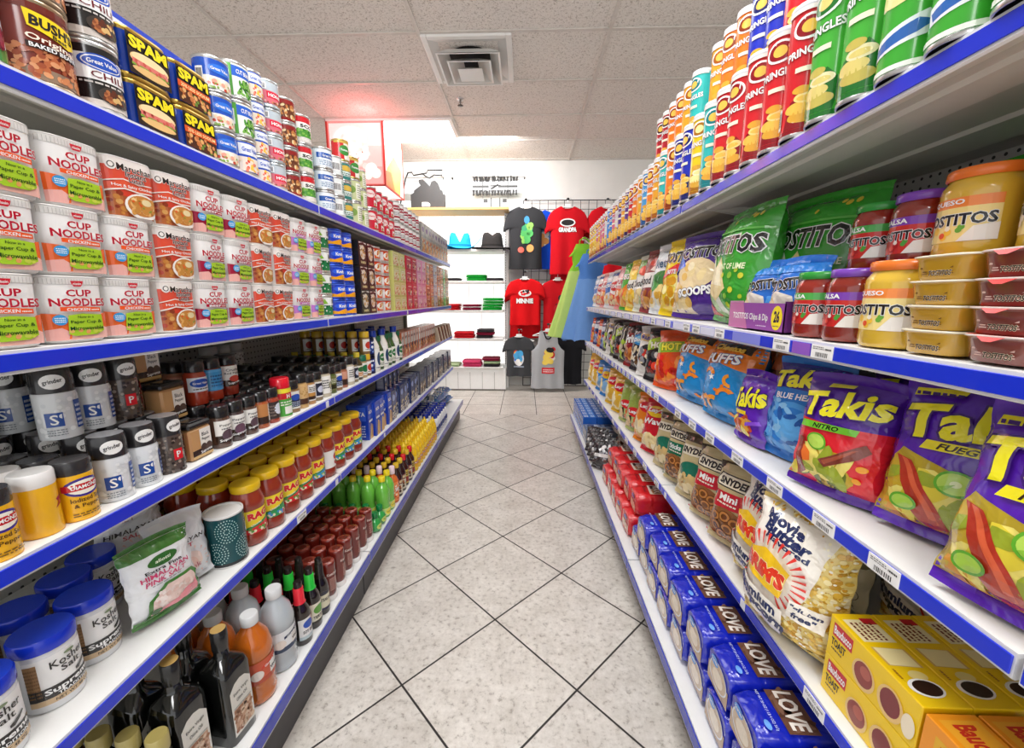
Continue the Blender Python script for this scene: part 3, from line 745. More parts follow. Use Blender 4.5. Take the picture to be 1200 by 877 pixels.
CHILI = can('chili_can', 'can', .0385, .112, '#1d1b1b', [('r',0,0,1,.12,'#cfc6bd'), ('r',.1,.45,1,.86,'#f3f3f1'), ('e',.55,.75,.34,.14,'#2450b5'), ('e',.55,.75,.29,.115,WHITE), ('e',.55,.75,.27,.1,'#2450b5'), ('t','Great Value',.55,.75,.42,.07,WHITE,None,.02), ('t','CHILI',.62,.54,.5,.11,'#6b1626',None,.01), ('ln',.2,.38,.8,.44,1,'#c8c2bc'), ('e',.68,.22,.26,.16,'#3b332e'), ('n',.5,.12,.86,.32,30,.035,['#8a4a2c','#b06a3c','#5f2d1d','#d6b070'])])
ORANGE = can('soup_can', 'can', .043, .125, '#e4491f', [('r',0,0,1,.1,'#c73c18'), ('p',[(.2,.5),(.8,.6),(.8,.85),(.2,.75)],'#5a2a8c'), ('ln',.25,.2,.8,.45,4,'#f9d9c8')])
KIDNEY = can('kidney_bean_can', 'can', .0375, .112, '#dfe6ea', [('r',0,0,1,.2,'#3c7a3a'), ('r',0,.86,1,1,'#2450b5'), ('t','Kidney',.55,.7,.5,.1,'#5a5f66',None,.01), ('e',.62,.36,.34,.24,'#7c2034'), ('n',.36,.2,.88,.52,40,.045,['#8f2a3e','#6a1a2c','#a53a50'],1.4)])
def spam(kind):
    w, d, h = .1, .056, .085; mb = MB()
    n = 30
    def ring(k, z): return [(k*w/2*math.copysign(abs(math.cos(a))**.55, math.cos(a)), d/2 + k*d/2*math.copysign(abs(math.sin(a))**.55, math.sin(a)), z) for a in [2*PI*i/n for i in range(n)]]
    P = [ring(.95,0), ring(1.01,.002), ring(1.01,.006), ring(.985,.008), ring(.985,h-.008), ring(1.01,h-.006), ring(1.01,h-.002), ring(.95,h)]
    mb.grid(P, '#c8a34c', 'metal', True, True); mb.add(P[-1], '#cfae5e', 'metal'); mb.add(P[0][::-1], '#b8943e', 'metal')
    body = mb.build('tin_body')
    mb = MB(); P = [ring(.992,.009), ring(.992,h-.009)]; mb.grid(P, '#153a9a', 'gloss', True, True)
    S = front(-w*.43, w*.43, -.0004, .009, h-.009); S.lift = .0006
    top = [('r',-.1,0,1.1,1,'#17120f')]
    if kind == 0:
        it = [('r',0,0,1,.62,'#2a1a12'), ('e',.5,.42,.46,.2,'#e9c58a'), ('e',.5,.46,.42,.16,'#f1d9a6'), ('r',.08,.27,.92,.4,'#d9756a'), ('r',.06,.22,.94,.28,'#7da23c'), ('e',.5,.16,.44,.1,'#e2b878'), ('n',.1,.28,.9,.38,12,.05,['#e08a7a','#c9584c'])]
    else:
        it = [('r',0,0,1,.4,'#4a2414'), ('n',.05,.05,.95,.38,40,.06,['#c4733c','#8a3f20','#e2ad6c','#6a8a34','#d98f56']), ('r',0,.4,1,.58,'#d8541e'), ('t','25% LESS SODIUM',.52,.49,.86,.09,'#ffe9a8',None,.02)]
    art(mb, S, top + it + [('t','SPAM',.5,.8,.86,.27,'#f6df1c','#1a1408',.05)])
    S2 = lside(-w*.5, .012, d-.012, .009, h-.009); S2.lift = .0005
    art(mb, S2, [('bar',.1,.35,.9,.75), ('ln',.1,.05,.9,.28,3,'#d6e0f4')])
    return Spec('luncheon_meat_tin', 'tin', [('tin_body', body), ('printed_sleeve', mb.build('printed_sleeve'))])
SPAM_A, SPAM_B = spam(0), spam(1)
TUNA = can('vegetable_can', 'can', .0355, .077, '#1b50b8', [('e',.6,.7,.3,.16,'#2f72d6'), ('t','Great Value',.58,.7,.42,.1,WHITE,None,.02), ('r',.2,.0,1,.42,'#e8e4da'), ('n',.3,.02,.95,.38,26,.06,['#e6a08a','#f3d7b4','#c94b3c','#7fa24a']), ('bar',.02,.15,.2,.7)])
PEAS = can('green_bean_can', 'can', .0365, .086, '#58a83c', [('bar',.06,.3,.3,.8), ('r',.36,.0,1,1,'#e9efe4'), ('r',.36,.62,1,.95,'#2f62c4'), ('t','CUT BEANS',.66,.78,.4,.13,WHITE,None,.02), ('n',.42,.05,.98,.55,30,.05,['#3f8a2c','#76b04a','#2f6a22'],2.2)])
MIX = can('mixed_vegetable_can', 'can', .0365, .086, '#1f4fc0', [('r',.3,.58,1,.95,'#e9edf4'), ('t','Great Value',.6,.76,.44,.14,'#1f4fc0',None,.02), ('r',.2,.02,1,.5,'#eddfd0'), ('n',.25,.03,.96,.48,26,.055,['#e9826a','#f2c14a','#e2473a','#f6dcc4'])])
PINK = can('corned_beef_can', 'can', .0385, .082, '#b9c3c9', [('r',.05,.05,.95,.62,'#d76b78'), ('r',.35,.3,.95,.58,'#d8213f'), ('t','HONEY',.65,.44,.5,.14,WHITE,None,.03), ('n',.05,.05,.9,.28,22,.05,['#c98a5a','#e8b1a0','#7d4a30']), ('bar',.05,.66,.35,.95)], rim='#cfd8dc')
BROWN = can('pasta_can', 'can', .0385, .083, '#6a3a24', [('r',0,.78,1,1,'#8d1f1e'), ('r',0,0,1,.14,'#8d1f1e'), ('e',.16,.55,.09,.16,'#e9e2d6'), ('n',.0,.14,1,.76,70,.055,['#d8a568','#8a5230','#c07a44','#e8cc9c','#5a2f1c'],1.8)])
SOUP = can('tomato_soup_can', 'can', .0365, .099, '#f1efe9', [('r',0,.78,1,1,'#c9202c'), ('r',0,0,1,.16,'#d8d4cc'), ('r',.1,.2,1,.52,'#4b9436'), ('t','SCO',.6,.64,.5,.12,BLACK,None,.03), ('n',.2,.22,.95,.5,16,.05,['#78b04a','#2f6e28'])])
SILVER = can('milk_can', 'can', .0385, .076, '#dfe6ee', [('r',.1,.5,1,.8,'#2c59a8'), ('t','Great Value',.56,.64,.5,.14,WHITE,None,.02), ('ln',.2,.1,.9,.42,3,'#8aa0b8')])
SILVER2 = can('evaporated_milk_can', 'can', .0375, .076, '#e6ebea', [('bar',.2,.2,.6,.75), ('r',.62,.1,1,.9,'#b7c8c2'), ('ln',.66,.2,.95,.8,4,'#5f7a72')])
TEAL = can('spinach_can', 'can', .0365, .08, '#2f7f78', [('r',.2,.2,.9,.5,'#dfeee6'), ('e',.5,.7,.3,.18,'#d9b54a'), ('ln',.25,.24,.85,.46,2,'#1c4a44')])
TOMATO = can('tomato_can', 'can', .0405, .1, '#c8252a', [('r',.45,0,1,1,'#f0eadc'), ('e',.5,.5,.28,.28,'#3f8a3c'), ('t','Tomato',.5,.52,.4,.1,WHITE,None,.03), ('r',0,.88,1,1,'#cfa94e')], rim='#cfb36a')
CREAM = can('creamed_corn_can', 'can', .0385, .1, '#cdd3a0', [('r',.45,.1,1,.9,'#f0efe2'), ('ln',.5,.15,.95,.85,6,'#8a8f6a'), ('e',.25,.55,.18,.2,'#7fa248')])
REDCAN = can('fruit_can', 'can', .039, .098, '#c41a34', [('r',.5,.1,1,.62,'#efe9e6'), ('e',.35,.7,.24,.2,'#e9d5d2'), ('t','Cherry',.36,.7,.34,.12,'#c41a34',None,.03), ('n',.5,.12,.96,.56,20,.05,['#d8283c','#a5122a','#7fa24a'])])
MAROON = can('cranberry_can', 'can', .0365, .098, '#e9e6e4', [('r',0,.55,1,.82,'#9a1230'), ('r',0,.1,1,.2,'#9a1230'), ('t','Great Value',.5,.68,.5,.1,WHITE,None,.02), ('ln',.2,.26,.8,.48,3,'#8a8a90')])
TALLBOX = carton('rice_box', 'box', .1, .05, .2, {'d':'#8e8a86','f':'#a09b96'}, [('r',0,.6,1,1,'#b9b3ae'), ('e',.5,.78,.3,.09,'#7a4e88'), ('n',.05,.05,.95,.5,60,.045,['#d8622c','#e9a052','#b53a22','#f2d2a0'])], l=[('r',.1,.1,.9,.9,'#77736f'), ('ln',.2,.2,.8,.8,10,'#b9b5b0')])
BLUEBOX = carton('foil_wrap_box', 'box', .3, .05, .055, '#1d3fc0', [('r',0,.2,.5,.8,'#dce4f4'), ('t','FOIL WRAP',.72,.5,.36,.3,WHITE,None,.02), ('ln',.05,.3,.45,.7,3,'#5f7fd0')], [('r',.1,.2,.6,.8,'#3f6ae0')])

# ---- second shelf, far half: soup cups, bowls and cartons
GREENCUP = can('soup_cup', 'cup', .037, .078, '#1f7a45', [('r',0,.55,1,1,'#f0f3ef'), ('n',.1,.08,.9,.5,16,.05,['#f0f0ea','#2a8a50','#0f3a22','#111111']), ('bar',.55,.6,.9,.94), ('p',[(.1,.6),(.4,.65),(.3,.9),(.12,.85)],'#8cc43c')], rim='#e9ece6', lid='#dfe3dc', lidmat='paper')
BLUEBOWL = can('macaroni_cup', 'cup', .044, .064, '#1739c4', [('p',[(.0,.0),(1,.0),(1,.22),(.6,.42),(.3,.2),(0,.34)],'#f0a41c'), ('e',.5,.62,.3,.22,'#2f62e6'), ('t','Kraft',.5,.62,.3,.22,WHITE,None,.04), ('r',0,.93,1,1,'#4f74e8')], rim='#3f60d8', lid='#2347d0', lidmat='gloss')
BLACKBOX = carton('ramen_box', 'box', .085, .1, .102, '#22201f', [('r',.08,.06,.92,.94,'#2c2927'), ('e',.5,.55,.34,.3,'#e4d9c6'), ('n',.22,.3,.78,.8,26,.05,['#e9c488','#b9863f','#5e4426','#f4ead8']), ('t','RAMEN',.5,.13,.6,.1,'#e8d9a0',None,.03), ('p',[(.05,.9),(.5,.96),(.95,.9),(.95,.96),(.05,.96)],'#e8e2d8')])
ORBOWL = can('noodle_bowl', 'bowl', .058, .061, '#e2592a', [('r',0,.0,.36,1,'#e9e7e6'), ('e',.62,.5,.26,.4,'#f4efe9'), ('n',.45,.2,.85,.8,26,.1,['#e9b46a','#c9602a','#d9381e','#f2dca8']), ('r',0,.9,1,1,'#c8371c')], rim='#e8e2de', lid='#efeae6', lidmat='paper')
def smallbox(c, c2, cols, w=.11, h=.078):
    return carton('dinner_box', 'box', w, .1, h, c, [('r',.06,.08,.94,.92,c2), ('n',.1,.08,.9,.6,22,.07,cols), ('r',.15,.68,.85,.88,c), ('ln',.2,.72,.8,.84,1,'#f4efe2')])
YELBOX = smallbox('#c9cf7a', '#e3e2b2', ['#d88a4a','#9aa24a','#f0e6c4','#c4603c'])
BOXES = [smallbox('#c4263c','#b8485c',['#f0d9c0','#8a2438','#e6a24a']), smallbox('#d889b0','#e8b4cc',['#b83c6a','#f3dcc2','#a4606a']), smallbox('#c9702c','#8a4a26',['#f0c890','#5a2c18','#d8a25a']), smallbox('#9aa0b4','#c4c4cc',['#b8784a','#e8dcc8','#8a5a3c']), smallbox('#b85c2a','#d98f56',['#6a2c18','#f2d49c','#a84a2a']), smallbox('#4fa03c','#8cc46a',['#e8e2c0','#2f6a28','#d8b45a'])]

# ---- spices
def grinder(kind):
    r, h = .0265, .118
    fill = '#d9dcdf' if kind == 's' else '#51443d'
    mb = MB(); mb.lathe([(r*.98,0),(r,.003),(r,.074),(r*.96,.078)], fill, 'wet', 22); mb.disc(r, .0005, fill, 'wet', 22, down=True)
    S = cyl_surf(r, r*2.9, .074, .0, 22)
    if kind == 's': art(mb, S, [('n',0,.0,1,1,40,.05,['#e6e8ea','#cfd3d7','#eceef0']), ('r',.2,.3,.48,.62,'#1f4a9a'), ('t','S',.34,.46,.12,.22,WHITE,None,.01), ('ln',.2,.1,.5,.26,3,'#8a9096'), ('r',.68,.2,.86,.85,'#1f4a9a'), ('ln',.7,.25,.84,.8,5,'#c8d4ea')])
    else: art(mb, S, [('n',0,.0,1,1,120,.035,['#2c2320','#6a5a50','#8a7a6e','#40352f','#a09284']), ('r',.28,.36,.5,.66,'#d8202c'), ('t','P',.39,.51,.09,.17,WHITE,None,.01), ('r',.7,.2,.9,.92,'#d8202c'), ('ln',.72,.25,.88,.85,5,'#f6c4c4')])
    body = mb.build('grinder_jar')
    mb = MB(); mb.lathe([(r*.99,.078),(r*1.0,.08),(r*.97,.112),(r*.9,.117)], '#2b2a2c', 'gloss', 22); mb.disc(r*.9, .117, '#8f8f92', 'gloss', 22)
    S = cyl_surf(r*.99, r*2.9, .034, .08, 22); art(mb, S, [('e',.42,.5,.2,.36,'#efefed'), ('t','grinder',.42,.5,.3,.26,'#1c1c1e',None,.02,8)])
    return Spec('spice_grinder', 'spice grinder', [('jar', body), ('grinder_cap', mb.build('grinder_cap'))])
GS, GP = grinder('s'), grinder('p')
def shakers():
    r, h = .0235, .098; parts = []
    for i, (dx, capc) in enumerate(((-.024, '#eeecea'), (.024, '#2a2829'))):
        mb = MB(); mb.lathe([(r*.97,0),(r,.002),(r,h-.022)], '#f2b619', 'gloss', 22, cx=dx); mb.disc(r, .0005, '#f2b619', 'gloss', 22, cx=dx, down=True)
        mb.lathe([(r,h-.022),(r*1.02,h-.021),(r*1.02,h-.003),(r*.96,h)], capc, 'gloss', 22, cx=dx); mb.disc(r*.96, h, '#dddbd8' if i == 0 else '#3a3839', 'gloss', 22, cx=dx)
        if i: art(mb, cyl_surf(r, r*2.5, h-.022, 0, 22, cx=dx), [('e',.48,.72,.46,.2,'#3c2a86'), ('e',.48,.72,.38,.15,'#f4ede0'), ('r',.0,.66,1,.8,'#c4222a'), ('t','DIAMOND',.5,.73,.6,.07,WHITE,None,.03), ('t','Iodized Salt',.5,.46,.7,.09,'#4a2c10',None,.012), ('t','& Pepper',.5,.32,.6,.1,'#4a2c10',None,.012), ('ln',.15,.1,.85,.2,2,'#7a5a20')])
        else: art(mb, cyl_surf(r, r*2.5, h-.022, 0, 22, cx=dx), [('p',[(.62,.5),(1,.6),(1,.78),(.66,.68),(.74,.6)],'#a82430')])
        parts.append(('shaker', mb.build('shaker')))
    return Spec('salt_and_pepper_set', 'shakers', parts)
SHAKERS = shakers()
def peppertin():
    w, d, h = .062, .04, .083; mb = MB(); mb.box(-w/2,0,0,w/2,d,h*.84,'#c39564','gloss',.004); art(mb, front(-w/2+.003,w/2-.003,0,.003,h*.84-.003), [('r',0,0,1,.3,'#32201a'), ('r',0,0,1,.1,'#c9a468'), ('r',.42,.25,.98,.98,'#eeeae2'), ('t','Black',.7,.78,.36,.13,'#2a2a2c',None,.01), ('t','Pepper',.7,.6,.4,.13,'#2a2a2c',None,.01), ('e',.56,.3,.16,.16,'#4a3832'), ('e',.82,.3,.16,.16,'#57443c'), ('t','Supreme',.66,.18,.56,.13,WHITE,None,.02,5)])
    body = mb.build('tin_body'); mb = MB(); mb.box(-w/2-.001,-.001,h*.84,w/2+.001,d+.001,h,'#1d1c1d','gloss',.004); mb.box(-w*.3,d*.2,h,w*.3,d*.8,h+.002,'#2c2b2c','gloss',.001)
    return Spec('pepper_tin', 'tin', [('body', body), ('lid', mb.build('lid'))])
PTIN = peppertin()
def spicejar(fill, lbl, items, lid='#1b1a1c', h=.1, r=.0225, lo=.12, hi=.66):
    return jar('spice_jar', 'spice jar', [(r*.96,0),(r,.003),(r,h*.68),(r*.82,h*.73),(r*.82,h*.75)], fill, [(r*.96,h*.74),(r*.97,h*.76),(r*.95,h*.985),(r*.86,h)], lid, lbl, items, h*lo, h*hi, n=20)
def sj_items(c): return [('r',0,.0,1,.34,'#33231c'), ('e',.5,.34,.26,.24,c), ('t','Pepper',.5,.78,.6,.12,'#2c2c30',None,.01), ('ln',.25,.6,.75,.7,1,'#55555a'), ('t','Supreme',.5,.14,.7,.14,WHITE,None,.02,6)]
SJ = [spicejar('#5a4034','#efece6',sj_items('#5a4650')), spicejar('#4a3a3a','#efece6',sj_items('#6a4a5c')), spicejar('#b05a30','#c2824a',[('r',0,0,1,.36,'#3c2820'), ('r',.55,.1,1,.95,'#efe9e2'), ('ln',.6,.4,.95,.85,3,'#6a4a3a')]), spicejar('#a33c26','#3a2c2a',[('e',.7,.5,.28,.3,'#dfe6f2'), ('r',0,.9,1,1,'#b0462c'), ('ln',.1,.15,.5,.8,4,'#8a7a72')]),
      spicejar('#8c6a44','#eceae4',[('r',.1,.1,.9,.55,'#27324c'), ('e',.5,.66,.3,.18,'#2450b5'), ('ln',.2,.15,.8,.45,3,'#b9c4dc')]), spicejar('#cfa76a','#d8b078',[('r',0,0,1,.3,'#4a2f26'), ('n',0,.3,1,1,40,.05,['#e0bc84','#c49a5c'])], h=.112, r=.024), spicejar('#b98a52','#f0eee9',[('r',.08,.08,.6,.5,'#c9954e'), ('r',.08,.08,.6,.28,'#3a2a22'), ('ln',.15,.6,.85,.9,3,'#3a3a40')]),
      spicejar('#8a7a5a','#e9e7e2',[('r',.15,.1,.85,.9,'#262b40'), ('e',.5,.5,.26,.22,'#cfd6ea')]), spicejar('#c9bfa8','#f2f0ea',[('e',.7,.45,.2,.2,'#9a9a80'), ('ln',.15,.3,.55,.85,4,'#4a4a4a'), ('n',.6,.1,.95,.5,12,.05,['#6a7a4a','#c8b890'])], h=.115, r=.027), spicejar('#5a6a34','#6b7238',[('r',.1,.1,.9,.4,'#2c2f1c'), ('ln',.2,.5,.8,.85,3,'#e6e6d0')]), spicejar('#a86a4c','#b46a52',[('r',0,0,1,.4,'#3a2620'), ('r',.1,.45,.9,.95,'#d8a088')])]
CRUSHED = spicejar('#8f3020','#eeeae4',[('r',0,0,1,.3,'#3c2018'), ('t','Crushed',.5,.8,.66,.12,'#2c2c30',None,.01), ('t','Red Pepper',.5,.62,.8,.12,'#2c2c30',None,.01), ('e',.5,.36,.24,.16,'#c9483a'), ('t','Supreme',.5,.15,.6,.14,WHITE,None,.02,6)], h=.105, r=.024, lo=.22, hi=.72)
FLAKES = spicejar('#a5361f','#e8eef6',[('e',.5,.6,.4,.3,'#2450b5'), ('t','Great Value',.5,.6,.6,.14,WHITE,None,.02), ('ln',.2,.15,.8,.3,1,'#4a4a50')], h=.105, r=.023, lo=.3, hi=.62)
FLAKES2 = spicejar('#a5361f','#3f9bd8',[('r',.06,.06,.94,.94,'#58aee6'), ('r',.12,.12,.88,.88,'#3f9bd8'), ('ln',.2,.2,.8,.8,4,'#1d4f86')], h=.105, r=.023, lo=.22, hi=.72)
REDTOP = spicejar('#e9e4d2','#4aa83a',[('r',0,.62,1,.84,'#c8242c'), ('r',0,.84,1,1,'#f2df3a'), ('r',.3,.08,.7,.35,'#f2f2ea'), ('ln',.15,.4,.85,.58,2,'#f0f6e0'), ('t','H',.5,.72,.14,.14,WHITE,None,.03)], lid='#d8142a', h=.118, r=.027, lo=.04, hi=.74)
GOLDJAR = spicejar('#8a6a3c','#efeee8',[('e',.5,.5,.3,.3,'#c43c2c'), ('ln',.2,.12,.8,.24,1,'#4a4a50')], lid='#d8b02c', h=.1)
GREENJAR = spicejar('#b59a6a','#f0efe8',[('e',.5,.55,.34,.3,'#1f7a4a'), ('ln',.2,.1,.8,.24,1,'#4a4a50')], lid='#12694a', h=.1)
NAVYJAR = can('seasoning_can', 'can', .024, .085, '#18286a', [('n',.05,.1,.95,.9,26,.07,['#6f8fd8','#e8ecf6','#2c4aa8']), ('r',0,.88,1,1,'#0e1638')], rim='#20264a')
CLEARJAR = spicejar('#b8b4ae','#c9c5be',[('n',0,0,1,1,50,.06,['#8a8580','#e6e3de','#5c5854'])], lid='#b9b7b3', h=.095, r=.027)
BOTTLEM = bottle('seasoning_bottle', 'bottle', [(.02,0),(.022,.003),(.022,.07),(.011,.09),(.011,.1)], '#4a3a20', [(.013,.098),(.013,.118)], '#d8c23a', '#efe9d6', [('r',.1,.1,.9,.4,'#c8762a'), ('e',.5,.68,.3,.22,'#2f6a3a'), ('ln',.2,.15,.8,.35,2,'#f6eed6')], .012, .062)
GREENBOT = bottle('dressing_bottle', 'bottle', [(.024,0),(.026,.004),(.026,.1),(.014,.13),(.014,.142)], '#3a5a2c', [(.016,.14),(.016,.165)], '#1f5f3a', '#eef0e4', [('e',.5,.6,.34,.26,'#2f7a44'), ('ln',.15,.1,.85,.3,3,'#5a6a4a'), ('t','RANCH',.5,.6,.44,.1,WHITE,None,.03)], .015, .092)
BLUEBOTL = bottle('marinade_bottle', 'bottle', [(.024,0),(.026,.004),(.026,.11),(.013,.14),(.013,.152)], '#e8e6dd', [(.016,.15),(.016,.178)], '#1f3a9a', '#f2f2ee', [('e',.5,.5,.22,.34,'#22406a'), ('ln',.2,.05,.8,.14,1,'#3a3a4a')], .012, .1)
SAUCEPK = carton('sauce_packet_box', 'box', .05, .08, .13, {'d':'#b9623c'}, [('r',.0,.5,1,1,'#c9c2b8'), ('n',.1,.1,.9,.48,14,.06,['#7a2c1c','#e0a05c','#3a1c14']), ('t','GRAVY',.5,.8,.7,.1,'#5a1c14',None,.03)])
PKT = carton('seasoning_packet', 'packet', .085, .006, .12, '#d9c8b0', [('r',0,.6,1,1,'#a8342a'), ('t','MIX',.5,.8,.5,.14,'#f6ead6',None,.03), ('n',.1,.08,.9,.5,20,.06,['#c9783c','#7a3a1c','#efd29a'])])
PKT2 = carton('gravy_packet', 'packet', .085, .006, .12, '#7a4a34', [('r',0,.55,1,1,'#5c2c20'), ('n',.1,.08,.9,.5,20,.06,['#a85a30','#d8a468','#e8532a']), ('t','Brown Gravy',.5,.78,.8,.1,'#f0dcc0',None,.02)])

# ---- third shelf
KOSHER = jar('kosher_salt_jar', 'salt jar', [(.040,0),(.0425,.004),(.0425,.118),(.039,.124)], '#dfe0e2', [(.0435,.12),(.0445,.122),(.0445,.143),(.0425,.146)], '#1236cc', '#f1f0ee', [('r',0,.12,.17,.92,'#9c7750'), ('ln',0,.2,.17,.88,9,'#7d5c3a'), ('r',0,.12,1,.36,'#2a2725'), ('r',0,0,1,.12,'#cdb18b'), ('t','Kosher',.58,.8,.52,.15,'#24221f',None,.012), ('t','Salt',.58,.64,.28,.13,'#24221f',None,.012), ('p',[(.62,.46),(.84,.56),(.86,.52),(.68,.4),(.62,.41)],'#2a2725'), ('t','Supreme',.56,.27,.7,.14,WHITE,None,.03,3), ('t','TRADITION',.6,.165,.5,.06,WHITE,None,.02), ('t','NET WT 48 OZ',.56,.06,.5,.06,'#3a2c20',None,.01), ('e',.58,.92,.08,.03,'#7a8a6a')], .016, .11, lidtop='#1b44dc', rl=.043, span=2.5)
def dotcan():
    it = [('r',0,.0,1,.05,'#101c20')]
    for cu, cv in ((.3,.72),(.62,.3),(.9,.78),(.08,.28)):
        for q in range(1, 5):
            n = 2 + q*6; S_ = []
            for k in range(n):
                a = 2*PI*k/n; u, v = cu + q*.05*math.cos(a), cv + q*.056*math.sin(a)
                if 0 < u < 1 and .06 < v < .97: S_.append(('e', u, v, .0125, .0135, '#9fd0cc'))
            it += S_
    polys = [ell(i[1], i[2], i[3], i[4], 6) for i in it if i[0] == 'e']
    mb = MB(); r, h = .0415, .135
    mb.lathe([(r,.004),(r,h-.006)], '#0f4a50', 'gloss', 28); S = cyl_surf(r, r*2.9, h-.01, .004, 28); S.paint(mb, polys, '#a9d6d2', 'gloss')
    art(mb, S, [('e',.84,.62,.13,.14,'#e9eef2'), ('e',.84,.62,.1,.09,'#2450b5'), ('r',0,.0,1,.06,'#1a1f22')])
    sl = mb.build('printed_sleeve')
    mb = MB(); mb.lathe([(r*.98,0),(r*1.01,.001),(r*1.01,.005),(r*.985,.006),(r*.985,h-.008),(r*1.0,h-.007),(r*1.02,h-.006),(r*1.02,h),(r*.93,h),(r*.92,h-.004)], '#e4e2e0', 'paper', 28); mb.disc(r*.925, h-.004, '#f0eeec', 'paper', 28); mb.disc(r, .0005, '#cfcfcf', 'paper', 28, down=True)
    return Spec('salt_canister', 'canister', [('body', mb.build('canister_body')), ('printed_sleeve', sl)])
DOTCAN = dotcan()
PINKSALT = pillow('pink_salt_pouch', 'pouch', .15, .195, .05, '#eceef0', [('r',0,.86,1,1,'#3f7a2e'), ('e',.5,.75,.22,.075,'#2f6a2a'), ('t','aliotti',.5,.75,.22,.04,'#e9f2dc',None,.02), ('t','Extra Fine',.5,.645,.52,.045,'#2c2a28',None,.02), ('t','HIMALAYAN',.5,.58,.7,.06,'#c73a68',None,.02), ('t','PINK SALT',.5,.505,.6,.06,'#c73a68',None,.02), ('ln',.28,.45,.72,.47,1,'#8a8a8a'),
    ('p',[(.14,.0),(.2,.28),(.44,.43),(.9,.42),(1,.3),(1,0)],'#3f7a2e'), ('p',[(.2,.06),(.25,.26),(.46,.39),(.86,.38),(.93,.28),(.92,.06)],'#e8cdc4'), ('n',.28,.1,.86,.34,40,.03,['#efdad2','#e2bfb4','#f4e6e0']), ('p',[(.2,.06),(.4,.12),(.6,.13),(.7,.19),(.85,.2),(.92,.26),(.92,.05)],'#e88a94'), ('r',0,0,1,.05,'#3f7a2e'), ('e',.26,.1,.07,.04,'#2f5a26')], 11, crimp=.012, seal='#3f7a2e')
WHITESALT = pillow('white_salt_pouch', 'pouch', .13, .19, .045, '#e4e6e9', [('t','SALT',.42,.78,.34,.05,'#b08a8a',None,.01), ('t','HIMALAYAN',.5,.62,.8,.06,'#3a3434',None,.012), ('t','SALT',.52,.54,.34,.055,'#c4505c',None,.012), ('e',.55,.28,.26,.16,'#f2d9cf'), ('e',.55,.26,.17,.1,'#f0cabc'), ('t','Pink',.6,.2,.3,.07,'#d0808a',None,.01)] + [('p',[(.55+.3*math.cos(a),.28+.19*math.sin(a)),(.55+.37*math.cos(a+.05),.28+.24*math.sin(a+.05)),(.55+.37*math.cos(a-.05),.28+.24*math.sin(a-.05))],'#eec6b8') for a in [i*.38 for i in range(17)]], 12, crimp=.012)
def ragu(var):
    lows = {'r': ['#d8242c','#b9161f','#5a9a34'], 'g': ['#2f9a5a','#d8342c','#3f8fd0'], 'w': ['#f2efe9'], 'b': ['#3f9ad8','#2f6ab8','#7fb84a']}[var]
    if var == 'w': it, base = [('e',.62,.6,.24,.22,'#c8342f'), ('e',.68,.6,.1,.1,'#f2efe9'), ('e',.6,.25,.18,.16,'#b9242a')], '#f2efea'
    else: it, base = [('t','RAGU',.5,.76,.78,.26,'#d81f26','#fff3b0',.06,2), ('p',[(0,.3),(.5,.46),(1,.62),(1,.5),(.5,.34),(0,.16)],'#2f8a44'), ('p',[(0,.0),(0,.2),(.5,.36),(1,.5),(1,0)],lows[0]), ('n',.1,.04,.9,.3,22,.07,lows+['#f2e6c4']), ('t','Chunky',.3,.4,.3,.09,WHITE,None,.02,14)], '#f5d522'
    return jar('pasta_sauce_jar', 'sauce jar', [(.036,0),(.0405,.006),(.0405,.028),(.039,.032),(.039,.1),(.0412,.108),(.0412,.122),(.034,.142),(.0325,.15)], '#94301a' if var != 'b' else '#8a2c1a', [(.0345,.148),(.0355,.15),(.0355,.166),(.0335,.168)], '#e8bd12', base, it, .034, .099, span=2.3, rl=.0395, lidtop='#eec526')
RAGU = {k: ragu(k) for k in 'rgwb'}
PASTA = carton('spaghetti_box', 'box', .056, .1, .165, '#1c3fae', [('r',.1,.62,.9,.9,'#2450c8'), ('t','PASTA',.5,.78,.74,.09,WHITE,None,.03), ('p',[(.2,.0),(.45,.0),(.7,.42),(.5,.44)],'#e9bd5c'), ('p',[(.5,.0),(.9,.0),(.95,.36),(.78,.4)],'#e2ae48'), ('r',.1,.5,.9,.56,'#dfe6f6')], l=[('r',.1,.55,.9,.95,'#3a62d8'), ('t','PASTA',.5,.75,.7,.12,WHITE,None,.02), ('ln',.15,.08,.85,.45,5,'#b9c6ea')], t=[('r',.1,.1,.9,.9,'#2a50c4')])
NAVYBOX = carton('lasagne_box', 'box', .07, .1, .16, '#26335f', [('r',.08,.5,.92,.92,'#33427a'), ('e',.5,.75,.3,.11,'#8a9ad0'), ('n',.1,.06,.9,.45,24,.05,['#d8c49a','#8a8fa8','#50587a','#e6dcc4'])], l=[('r',.1,.1,.9,.9,'#8a8fa6'), ('ln',.2,.2,.8,.8,8,'#d8dce6')], t=[('r',.05,.1,.95,.9,'#3a4a86'), ('e',.5,.5,.3,.3,'#dfe4f2')])
GREYBOX = carton('macaroni_box', 'box', .065, .1, .165, '#4a4c5c', [('r',.08,.55,.92,.94,'#6a6c80'), ('e',.5,.75,.32,.1,'#2f3a6a'), ('r',.1,.08,.9,.48,'#a08a7c'), ('n',.12,.1,.88,.46,20,.06,['#d9b98a','#7a5a48','#e8dccb'])], l=[('r',.08,.08,.92,.92,'#8d8f9c'), ('ln',.15,.2,.85,.8,8,'#c9ccd8')])

